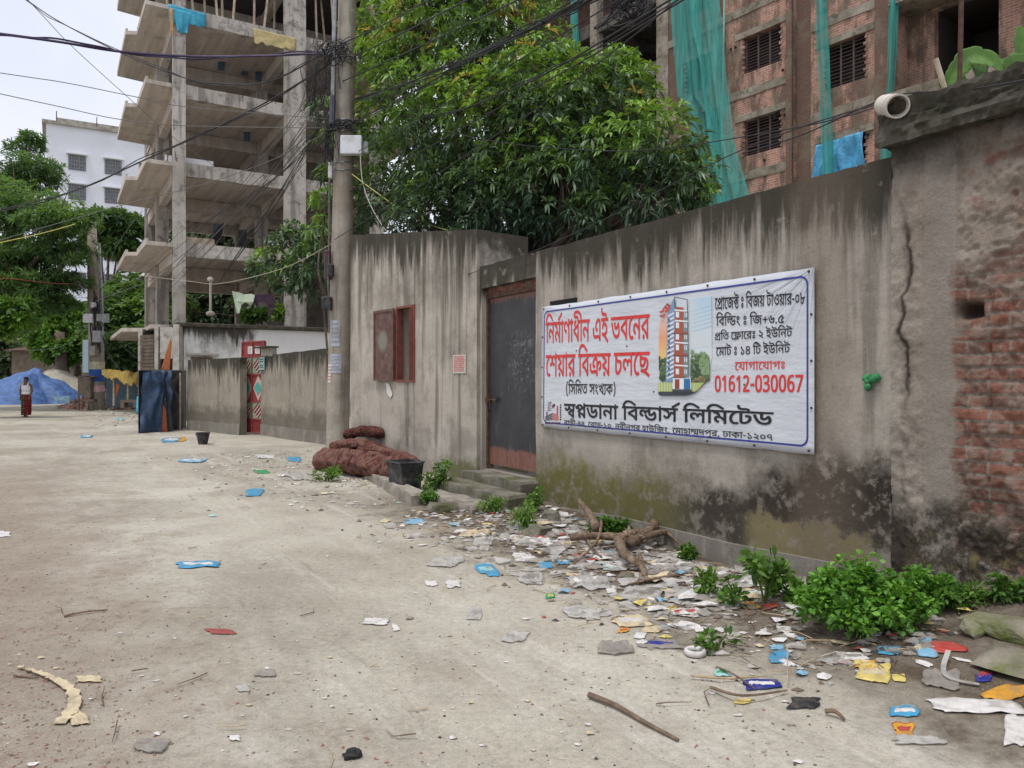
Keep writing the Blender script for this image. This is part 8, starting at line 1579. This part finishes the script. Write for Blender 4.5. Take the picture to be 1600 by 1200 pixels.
def sheet(px, py, wpx, hpx, c, label, name='wrapper', cat='litter', seed=None, rot=0, crumple=.4, band=None, lift=.006, n=12):
    """a crumpled sheet lying on the ground, its size given in pixels of the photograph"""
    seed = seed if seed is not None else int(px * 7 + py); q = G(px, py); a = G(px + wpx / 2, py) - G(px - wpx / 2, py); b = G(px, py - hpx / 2) - G(px, py + hpx / 2); a.z = b.z = 0
    a, b = a * math.cos(rot) + a.length * b.normalized() * math.sin(rot) * .6, b * math.cos(rot) - b.length * a.normalized() * math.sin(rot) * .6
    sz = min(a.length, b.length); mb = MB(); rg = random.Random(seed); sk = rg.uniform(-.3, .3); cr = [[(rg.uniform(-.35, .15), rg.uniform(-.35, .15)) for _ in range(2)] for _ in range(2)]
    def f(u_, v):
        x, y = u_ - .5, v - .5; ed = 1 + .38 * mn.noise(Vector((math.atan2(y, x) * 1.2, seed, 0))); kx, ky = cr[u_ > .5][v > .5]; p = q + a * (x * (1 + kx * abs(y) * 2) + sk * y) * ed + b * y * (1 + ky * abs(x) * 2) * ed
        h = max(0, mn.noise(Vector((x * 4, y * 4, seed * .37))) + .1) * .35 + .45 * abs(mn.noise(Vector((x * 6, y * 6, seed * .11)))) + .25 * abs(mn.noise(Vector((x * 14, y * 14, seed * .21)))); e = 1 - .5 * (2 * max(abs(x), abs(y))) ** 4
        return Vector((p.x, p.y, gz(p.x, p.y) + lift + crumple * sz * h * e))
    mb.grid(f, n, n); mats = [ink(c)]
    if band:
        mats.append(ink(band)); k = len(mb.m)
        for i in range(k):
            r_, c_ = i // n, i % n
            if n * .3 < r_ < n * .62 and 1 < c_ < n - 2 or (r_ == n - 1): mb.m[i] = 1
    return tag(solid(obj(name, mb, mats, None, True), .002), label, cat)
LIT = [(310, 883, 68, 10, BLUE, 'crushed blue plastic strip lying alone in the middle of the lane', WHITE), (398, 770, 26, 12, BLUE, 'crumpled blue bag on the lane in front of the mattresses', None), (760, 890, 30, 20, BLUE, 'square sky blue wrapper at the edge of the litter', AQUA),
    (1218, 1027, 34, 20, BLUE, 'bright blue cup lid shape below the green clump', None), (1190, 1070, 60, 16, NAVY, 'dark blue and white sachet lying on the lane edge', WHITE), (1365, 1052, 50, 30, YEL, 'yellow printed packet under an orange flap', CREAM), (1352, 1040, 34, 12, ORG, 'orange flap on the yellow packet', None), (1333, 1027, 40, 12, WHITE, 'white wrapper with a dark end beside the yellow packet', GREY), (1412, 1142, 30, 22, ORG, 'small orange and red sachet in the lower right', RED), (1434, 1158, 80, 14, OFF, 'flat pale plastic sheet under the orange sachet', None), (1414, 1112, 48, 18, BLUE, 'blue and white crushed packet in the lower right', WHITE), (1445, 1010, 34, 26, PBLU, 'pale blue bag at the corner of the mossy slabs', GREY), (1388, 1018, 34, 14, BLUE, 'small blue packet right of the green clump', PBLU), (1478, 1012, 56, 16, RED, 'crumpled red net bag before the mossy slab', None), (1504, 1030, 28, 6, WHITE, 'white card strip beside the red net bag', None), (1443, 1035, 26, 12, WHITE, 'small white sachet left of the white strap', None), (1405, 1061, 20, 12, YEL, 'small yellow wrapper right of the yellow packet', None), (1537, 1060, 26, 12, NAVY, 'small purple wrapper below the red net bag', None), (1570, 1086, 66, 26, ORG, 'torn orange paper at the right edge of the lane', None), (1530, 1105, 130, 24, WHITE, 'long white torn sheet at the lower right corner', None), (1588, 1140, 40, 46, WHITE, 'white sheet end hanging to the lower right corner', None), (1258, 1100, 46, 16, BLK, 'torn black plastic sheet on the lane edge', None), (1214, 1012, 22, 8, PBLU, 'pale blue scrap above the blue lid', None), (1128, 1052, 24, 12, AQUA, 'pale green scrap above the dark blue sachet', GRN),
    (1160, 1098, 26, 8, YEL, 'thin yellow scrap below the dark blue sachet', None), (905, 958, 46, 20, OFF, 'pale grey plastic bag left of the white cardboard', None), (985, 972, 60, 18, CREAM, 'long pale cardboard piece in the litter', WHITE), (1020, 985, 34, 10, CREAM, 'folded cardboard strip right of the pale one', None), (830, 905, 40, 20, OFF, 'grey plastic film near the sky blue wrapper', GREY), (700, 880, 50, 16, OFF, 'flat grey film left of the sky blue wrapper', None), (740, 834, 46, 10, CREAM, 'beige cardboard piece on the soil', None), (755, 846, 32, 12, OFF, 'grey white plastic scrap on the soil below the beige cardboard', None), (820, 872, 32, 14, WHITE, 'white plastic bag piece between the stones', None), (852, 884, 24, 9, BLUE, 'flat blue packet in the litter heap', None), (880, 878, 22, 8, BLUE, 'blue and white packet right of the flat blue one', WHITE), (953, 884, 24, 14, AQUA, 'pale green printed carton below the root', WHITE), (955, 922, 16, 12, WHITE, 'white label square in the middle of the heap', None), (860, 932, 14, 8, GRN, 'small green and yellow carton in the litter', YEL), (922, 912, 60, 24, OFF, 'crumpled translucent bag left of the white label', None), (1000, 930, 66, 26, OFF, 'large crumpled grey bag below the root', GREY), (1062, 935, 46, 26, OFF, 'crumpled grey bag right of the large one', None), (975, 986, 18, 7, ORG, 'small orange scrap in the litter front', RED), (1000, 994, 18, 10, WHITE, 'folded white paper in the litter front', None), (1030, 1008, 60, 14, GREY, 'dark violet grey film in the litter front', NAVY), (960, 1015, 60, 20, GREY, 'dusty grey film lying on the lane edge', None), (1070, 958, 46, 14, WHITE, 'white wrapper with red print near the crumpled grey bags', RED), (1050, 952, 14, 9, YEL, 'tiny yellow scrap by the crumpled grey bags', None), (1150, 945, 24, 16, WHITE, 'white bag between the small weeds', PBLU), (1205, 945, 26, 8, RED, 'red scrap left of the green clump', None), (1170, 948, 30, 10, ORG, 'brown orange scrap left of the green clump', None), (1415, 968, 40, 14, OFF, 'pale bag caught on the right of the green clump', None), (648, 816, 32, 9, PBLU, 'pale blue paper on the lane edge near the steps', None), (610, 822, 20, 8, OFF, 'grey scrap left of the pale blue paper', None), (674, 913, 18, 8, WHITE, 'white scrap on the lane left of the heap', None), (708, 913, 22, 12, WHITE, 'slanting white strip on the lane', None), (742, 960, 24, 20, OFF, 'pale torn film on the open lane', None), (805, 998, 36, 18, OFF, 'flattened pale film near the middle of the lane', None), (588, 972, 40, 10, WHITE, 'broken white flakes of plastic on the lane', None), (618, 982, 10, 10, WHITE, 'small white flake beside the broken ones', None),
    (236, 1168, 52, 22, GREY, 'crumpled silver grey film at the bottom of the lane', None), (415, 1054, 32, 10, GREY, 'thin clear film on the lane', None), (380, 1077, 22, 10, OFF, 'pale film scrap left of a tiny white one', None), (366, 1155, 16, 8, WHITE, 'white scrap near the bottom of the lane', None), (6, 835, 18, 9, WHITE, 'white paper at the left frame edge', None), (268, 688, 30, 8, BLUE, 'blue scrap near the bucket', WHITE), (283, 686, 14, 7, ORG, 'orange scrap left of the bucket', None), (136, 682, 20, 4, BLUE, 'far blue scrap on the lane', WHITE), (408, 738, 22, 5, GRN, 'green plastic scrap left of the mattresses', None), (300, 720, 42, 6, PBLU, 'pale flat sheet on the lane in front of the bucket', WHITE), (415, 714, 30, 6, WHITE, 'white stick like scrap before the low wall', None), (460, 718, 22, 7, BLUE, 'blue scrap beside the pole foot', None), (186, 655, 16, 4, AQUA, 'turquoise scrap before the tarp hut', None), (470, 745, 40, 12, OFF, 'grey torn film beside the mattresses', None), (596, 688, 12, 12, WHITE, 'small white scrap stuck on top of the mattresses', None), (1370, 990, 20, 10, OFF, 'grey scrap under the green clump', None), (1300, 1030, 40, 18, OFF, 'grey torn bag below the green clump', GREY), (1245, 1010, 30, 10, OFF, 'pale torn scrap left of the grey torn bag', None), (1470, 1065, 60, 30, GREY, 'flat grey dusty sheet in the lower right', None), (1540, 1055, 20, 8, RED, 'tiny red scrap at the right edge', None), (1225, 985, 22, 10, WHITE, 'white lump in front of the green clump', None), (1145, 995, 26, 10, OFF, 'grey scrap beside the small weed', None), (1095, 985, 20, 8, WHITE, 'white scrap behind the small weed', None)]
for (px, py, w_, h_, c, lb, bd) in LIT: 
    if px == 596: continue
    sheet(px, py, w_, h_, c, lb, 'wrapper' if c not in (OFF, GREY) else 'plastic_film', 'litter', band=bd, crumple=.16 if c not in (OFF, GREY) else .26)
# white ring, white strap, cream strip, black lump
q = G(1086, 1024); mb = MB(); mb.tube([q + Vector((.048 * math.cos(a), .048 * math.sin(a), .02)) for a in np.linspace(0, 6.283, 30)], .011, 8, flat=1.6); tag(obj('plastic_ring', mb, ink(WHITE), None, True), 'white plastic ring lying on the lane edge', 'ring')
mb = MB(); S = spline([g(1482, 1032, .06), g(1474, 1050, .02), g(1485, 1066, .02), g(1530, 1074, .015)], 10)
for i in range(len(S) - 1):
    s_ = (S[i + 1] - S[i]).cross(Vector((0, 0, 1))).normalized() * .012; s2 = (S[min(i + 2, len(S) - 1)] - S[i]).cross(Vector((0, 0, 1))).normalized() * .012; mb.add([S[i] - s_, S[i] + s_, S[i + 1] + s2, S[i + 1] - s2], [(0, 1, 2, 3)])
tag(solid(obj('strap', mb, ink(OFF)), .004), 'curled off white strap before the mossy slabs', 'strap')
mb = MB(); S = spline([g(28, 1045, .015), g(60, 1056, .02), (g(85, 1066, .02)), g(112, 1085, .02), g(115, 1110, .02), g(92, 1134, .01)], 8); 
for i in range(len(S) - 1):
    wd_ = lambda k: .008 + .02 * min(1, k / len(S) * 1.3) + .02 * mn.noise(Vector((k * .9, 2, 0))); d_ = (S[i + 1] - S[i]).normalized(); s_ = d_.cross(Vector((0, 0, 1))); h_ = lambda k: Vector((0, 0, .012 * mn.noise(Vector((k * .8, 5, 1)))))
    mb.add([S[i] - s_ * wd_(i) + h_(i), S[i] + s_ * wd_(i) + h_(i + 3), S[i + 1] + s_ * wd_(i + 1) + h_(i + 4), S[i + 1] - s_ * wd_(i + 1) + h_(i + 1)], [(0, 1, 2, 3)])
tag(solid(obj('torn_strip', mb, ink(CREAM)), .003), 'long torn cream strip curving on the lower left of the lane', 'litter')
sheet(122, 1124, 34, 20, CREAM, 'torn cream piece beside the long cream strip', 'paper'); sheet(140, 1063, 40, 8, CREAM, 'short cream shred above the long cream strip', 'paper')
q = G(550, 1184); mb = MB(); mb.blob(q + Vector((0, 0, .015)), (.035, .028, .022), 5, .6, 3); mb.blob(q + Vector((.022, .0, .018)), (.02, .016, .016), 6, .5, 2); tag(obj('charcoal_lump', mb, simple('charcoal', (.03, .028, .028), .8), None, True), 'small black lump at the bottom of the lane', 'lump')
sheet(345, 988, 40, 8, (.3, .07, .06), 'faint red thread scrap on the lane', 'thread', crumple=.1)
for i, (px, py, lb) in enumerate(((1365, 597, 'green plastic tuft stuck in a wall crack right of the banner'),)):
    s_, z_ = wall_pt(px, py); mb = MB(); 
    for k in range(9): r_ = random.Random(k); mb.blob(W(s_ + r_.uniform(-.05, .05), .03, z_ + r_.uniform(-.04, .04)), (.03, .025, .03), k, .5, 1)
    tag(obj('plastic_tuft', mb, simple('green_plastic', (.04, .22, .08), .6), None, True), lb, 'litter')

# ------------------------------------------------------------ weeds
M_WEED = leaf_mat('weed_leaf', [(0, (.04, .09, .02)), (.5, (.08, .18, .03)), (1, (.16, .32, .05))], .55, .3); M_MOSSLEAF = leaf_mat('clover_leaf', [(0, (.05, .13, .02)), (.5, (.11, .27, .035)), (1, (.2, .42, .06))], .5, .3)
def weed(px, py, hpx, wpx, label, seed, n=40, leaf=.05, lw=.014, mat=None, stems=5, name='weed', nl=6, flat=False, hz=0):
    """a plant rooted at a pixel, with stems that carry sprays of leaves"""
    b = G(px, py); Y = b.y; h = hpx / FPX * Y; w_ = wpx / FPX * Y * .5; rr = random.Random(seed); root = thing(name, b, label, 'plant'); mb = MB(); L = []
    for i in range(stems):
        a = rr.uniform(0, 6.28); k = rr.random() ** .5; tip = b + Vector((w_ * k * math.cos(a), w_ * k * math.sin(a) * .6, h * rr.uniform(.35, 1.1) * (1 - .3 * k))); mid = b.lerp(tip, .5) + Vector((0, 0, h * .12)); mb.tube(spline([b, mid, tip], 4), [.004 + .004 * (1 - j / 8) for j in range(9)], 5)
        for j in range(max(1, n // stems)): t_ = rr.uniform(.35, 1); p = b.lerp(tip, t_) + Vector((rr.gauss(0, w_ * .16), rr.gauss(0, w_ * .12), rr.gauss(0, h * .05) + h * .1 * math.sin(t_ * 3))); p.z = max(p.z, gz(p.x, p.y) + .015); L.append((tuple(p), (.02, .02, .02)))
    obj('stems', mb, simple('weed_stem', (.10, .14, .04), .8) if 'weed_stem' not in bpy.data.materials else bpy.data.materials['weed_stem'], root)
    crown_mesh('leaves', [(c, (.03, .03, .03)) for c, r in L], root, mat or M_WEED, per=0, nl=nl, ll=leaf, lw=lw, seed=seed, droop=.3, tonef=lambda C, D, rg: .5 + rg.normal(0, .2, len(C))); return root
weed(1345, 985, 105, 190, 'bushy bright green clover like clump at the foot of the wall, the large front one', 1, 520, .042, .014, M_MOSSLEAF, 60, nl=5)
weed(1440, 945, 60, 90, 'bushy bright green clump at the foot of the wall, the right rear one', 2, 190, .042, .014, M_MOSSLEAF, 26, nl=5)
weed(1505, 945, 30, 80, 'low fern like weeds below the brick wall', 3, 30, .05, .01, None, 12); weed(1580, 940, 32, 90, 'low fern like weeds at the right end of the brick wall', 4, 30, .05, .01, None, 10)
weed(1195, 945, 105, 90, 'tall slender weed with spreading leaves before the plinth', 5, 13, .1, .018, M_LIME, 5, nl=4); weed(1240, 945, 60, 90, 'broad leaved weed left of the bright green clump', 6, 11, .12, .028, M_WEED, 6, nl=3); weed(1105, 935, 60, 60, 'young weed in the litter right of the root', 7, 13, .07, .012, M_LIME, 5, nl=4); weed(1150, 950, 50, 60, 'thin weed left of the tall slender one', 8, 10, .07, .014, None, 4, nl=4)
weed(1120, 1018, 40, 100, 'small weed in the front of the litter', 9, 13, .06, .012, None, 7, nl=4); weed(955, 838, 35, 60, 'dense weed clump behind the root', 10, 70, .05, .014, None, 12); weed(820, 830, 40, 50, 'grassy weed at the corner of the door steps', 11, 30, .09, .006, M_LIME, 12, nl=5); weed(840, 800, 40, 60, 'weed growing on the door steps', 12, 18, .06, .012, None, 7, nl=5); weed(680, 770, 60, 60, 'weed growing against the room wall behind the crate', 13, 42, .06, .012, None, 12, nl=5); weed(668, 788, 30, 44, 'dark low weed right of the crate', 18, 22, .05, .014, None, 8, nl=5)
weed(508, 752, 30, 60, 'low weed at the left foot of the mattresses', 14, 26, .07, .012, M_LIME, 9, nl=5); weed(1180, 905, 40, 40, 'small dark weed close to the plinth', 15, 20, .06, .014, None, 6); weed(1075, 880, 30, 30, 'tiny weed beside the plinth end of the root', 16, 16, .05, .012, None, 5); weed(770, 800, 24, 40, 'low grass between the step stones', 17, 30, .06, .006, M_LIME, 8)
# ------------------------------------------------------------ uncounted small stuff
def lit_xy(rr):
    s = rr.uniform(-.3, 5.4); d = abs(rr.gauss(.95, .5)) + .1; p = W(s, d, 0); return p
def flat_bits(name, n, smin, smax, mats, seed, where):
    rr = random.Random(seed); mb = MB()
    for i in range(n):
        p = where(rr); 
        if p.y < 1.2: continue
        s = rr.uniform(smin, smax) * (rr.random() ** .6 + .4); a = rr.uniform(0, 6.28); k = rr.randint(5, 9); z = gz(p.x, p.y) + .003; tx, ty = rr.gauss(0, .25), rr.gauss(0, .25)
        pts = []
        for j in range(k): th = a + 6.28 * j / k; r = s * rr.uniform(.35, 1.15); x, y = r * math.cos(th), r * math.sin(th) * .7; pts.append(Vector((p.x + x, p.y + y, z + abs(tx * x + ty * y) + .3 * s * rr.random() * .3)))
        c = sum(pts, Vector()) / k + Vector((0, 0, s * rr.uniform(.05, .35))); mb.add(pts + [c], [(j, (j + 1) % k, k) for j in range(k)], rr.randrange(len(mats)))
    return tag(obj(name, mb, mats), None, None, None, 'stuff')
flat_bits('litter', 900, .015, .06, [ink(OFF)] * 6 + [ink(GREY)] * 7 + [ink(WHITE)] * 3 + [ink(CREAM)] + [ink(PBLU), ink(RED), ink(YEL)], 3, lit_xy)
def heap_xy(rr): return W(1.0 + 3.4 * rr.random() ** .9, .25 + abs(rr.gauss(.55, .42)), 0)
flat_bits('litter', 420, .03, .10, [ink(OFF)] * 4 + [ink(GREY)] * 4 + [ink(WHITE), ink(CREAM)], 14, heap_xy)
def crumples(name, n, smin, smax, mats, seed, where):
    rr = random.Random(seed); mb = MB()
    for i in range(n):
        p = where(rr); s = rr.uniform(smin, smax); e = Matrix.Rotation(rr.uniform(0, 6.28), 3, 'Z'); mb.blob(Vector((p.x, p.y, gz(p.x, p.y) + s * .08)), (s, s * rr.uniform(.5, .9), s * rr.uniform(.2, .4)), i + seed, 1.0, 2, rr.randrange(len(mats)), 2.2, e)
    return tag(obj(name, mb, mats), None, None, None, 'stuff')
crumples('litter', 230, .025, .085, [ink(OFF)] * 4 + [ink(GREY)] * 3 + [ink(WHITE)] * 2, 21, heap_xy); crumples('litter', 120, .02, .06, [ink(OFF)] * 3 + [ink(GREY)] * 3 + [ink(WHITE), ink(CREAM)], 22, lit_xy)
def near_wall(rr): return W(rr.uniform(-9, -.8), abs(rr.gauss(1.1, .8)) + .35, 0)
flat_bits('litter', 380, .015, .06, [ink(OFF)] * 4 + [ink(GREY)] * 4 + [ink(WHITE), ink(CREAM), ink(AQUA)], 5, near_wall)
def lane_any(rr): px = rr.uniform(-50, 1300); py = 640 + 560 * rr.random() ** .75; return G(px, py)
flat_bits('litter', 260, .006, .022, [ink(OFF), ink(WHITE), ink(CREAM), ink(GREY)], 6, lane_any)
M_PEB = [simple('grey_pebble', (.32, .29, .25)), simple('brown_pebble', (.18, .13, .1)), simple('brick_pebble', (.26, .13, .1)), simple('pale_pebble', (.48, .45, .4)), simple('dark_pebble', (.07, .06, .055))]
def pebbles(name, n, s0, s1, seed, where, mats):
    rr = random.Random(seed); mb = MB(); O8 = [(1, 0, 0), (0, 1, 0), (-1, 0, 0), (0, -1, 0), (0, 0, 1), (0, 0, -1)]; F8 = [(0, 1, 4), (1, 2, 4), (2, 3, 4), (3, 0, 4), (1, 0, 5), (2, 1, 5), (3, 2, 5), (0, 3, 5)]
    for i in range(n):
        p = where(rr); s = s0 + (s1 - s0) * rr.random() ** 3; z = gz(p.x, p.y); a = rr.uniform(0, 6.28); c_, s_ = math.cos(a), math.sin(a)
        P = [(x * s * rr.uniform(.7, 1.3), y * s * rr.uniform(.5, 1), w_ * s * rr.uniform(.4, .75)) for x, y, w_ in O8]; mb.add([(p.x + x * c_ - y * s_, p.y + x * s_ + y * c_, z + w_ + s * .15) for x, y, w_ in P], F8, rr.randrange(len(mats)))
    return tag(obj(name, mb, mats), None, None, None, 'stuff')
pebbles('gravel', 2600, .002, .012, 7, lane_any, M_PEB)
def left_side(rr): px = rr.uniform(-60, 330) * rr.random() ** .5; py = 720 + 480 * rr.random() ** 1.2; return G(px - 30, py)
pebbles('gravel', 3000, .002, .011, 8, left_side, [M_PEB[1], M_PEB[2], M_PEB[0], M_PEB[2]])
pebbles('rubble', 1500, .006, .035, 9, lit_xy, [M_PEB[1], M_PEB[0], M_PEB[4], M_PEB[1]]); pebbles('rubble', 700, .008, .05, 10, near_wall, [M_PEB[0], M_PEB[3], M_PEB[1]])
def far_side(rr): return at(rr.uniform(150, 290), 594, rr.uniform(25, 40)) * 1
pebbles('rubble', 500, .02, .1, 11, lambda rr: (lambda p: Vector((p.x, p.y, 0)))(far_side(rr)), [M_PEB[3], M_PEB[0], M_PEB[3]])
def twigs(name, n, seed, where):
    rr = random.Random(seed); mb = MB()
    for i in range(n):
        p = where(rr); a = rr.uniform(0, 6.28); L = rr.uniform(.04, .22); d = Vector((math.cos(a), math.sin(a), 0)) * L; q = p + d * .5 + Vector((rr.gauss(0, .02), rr.gauss(0, .02), 0)); e = p + d
        mb.tube([Vector((v.x, v.y, gz(v.x, v.y) + .008 + .02 * rr.random())) for v in (p, q, e)], [.0035, .003, .0015], 4, i % 2)
    return tag(obj(name, mb, [M_TWIG, M_STRAW]), None, None, None, 'stuff')
twigs('fallen_twigs', 420, 12, lit_xy); twigs('fallen_twigs', 30, 13, lambda rr: G(rr.uniform(0, 1250), rr.uniform(760, 1190)))
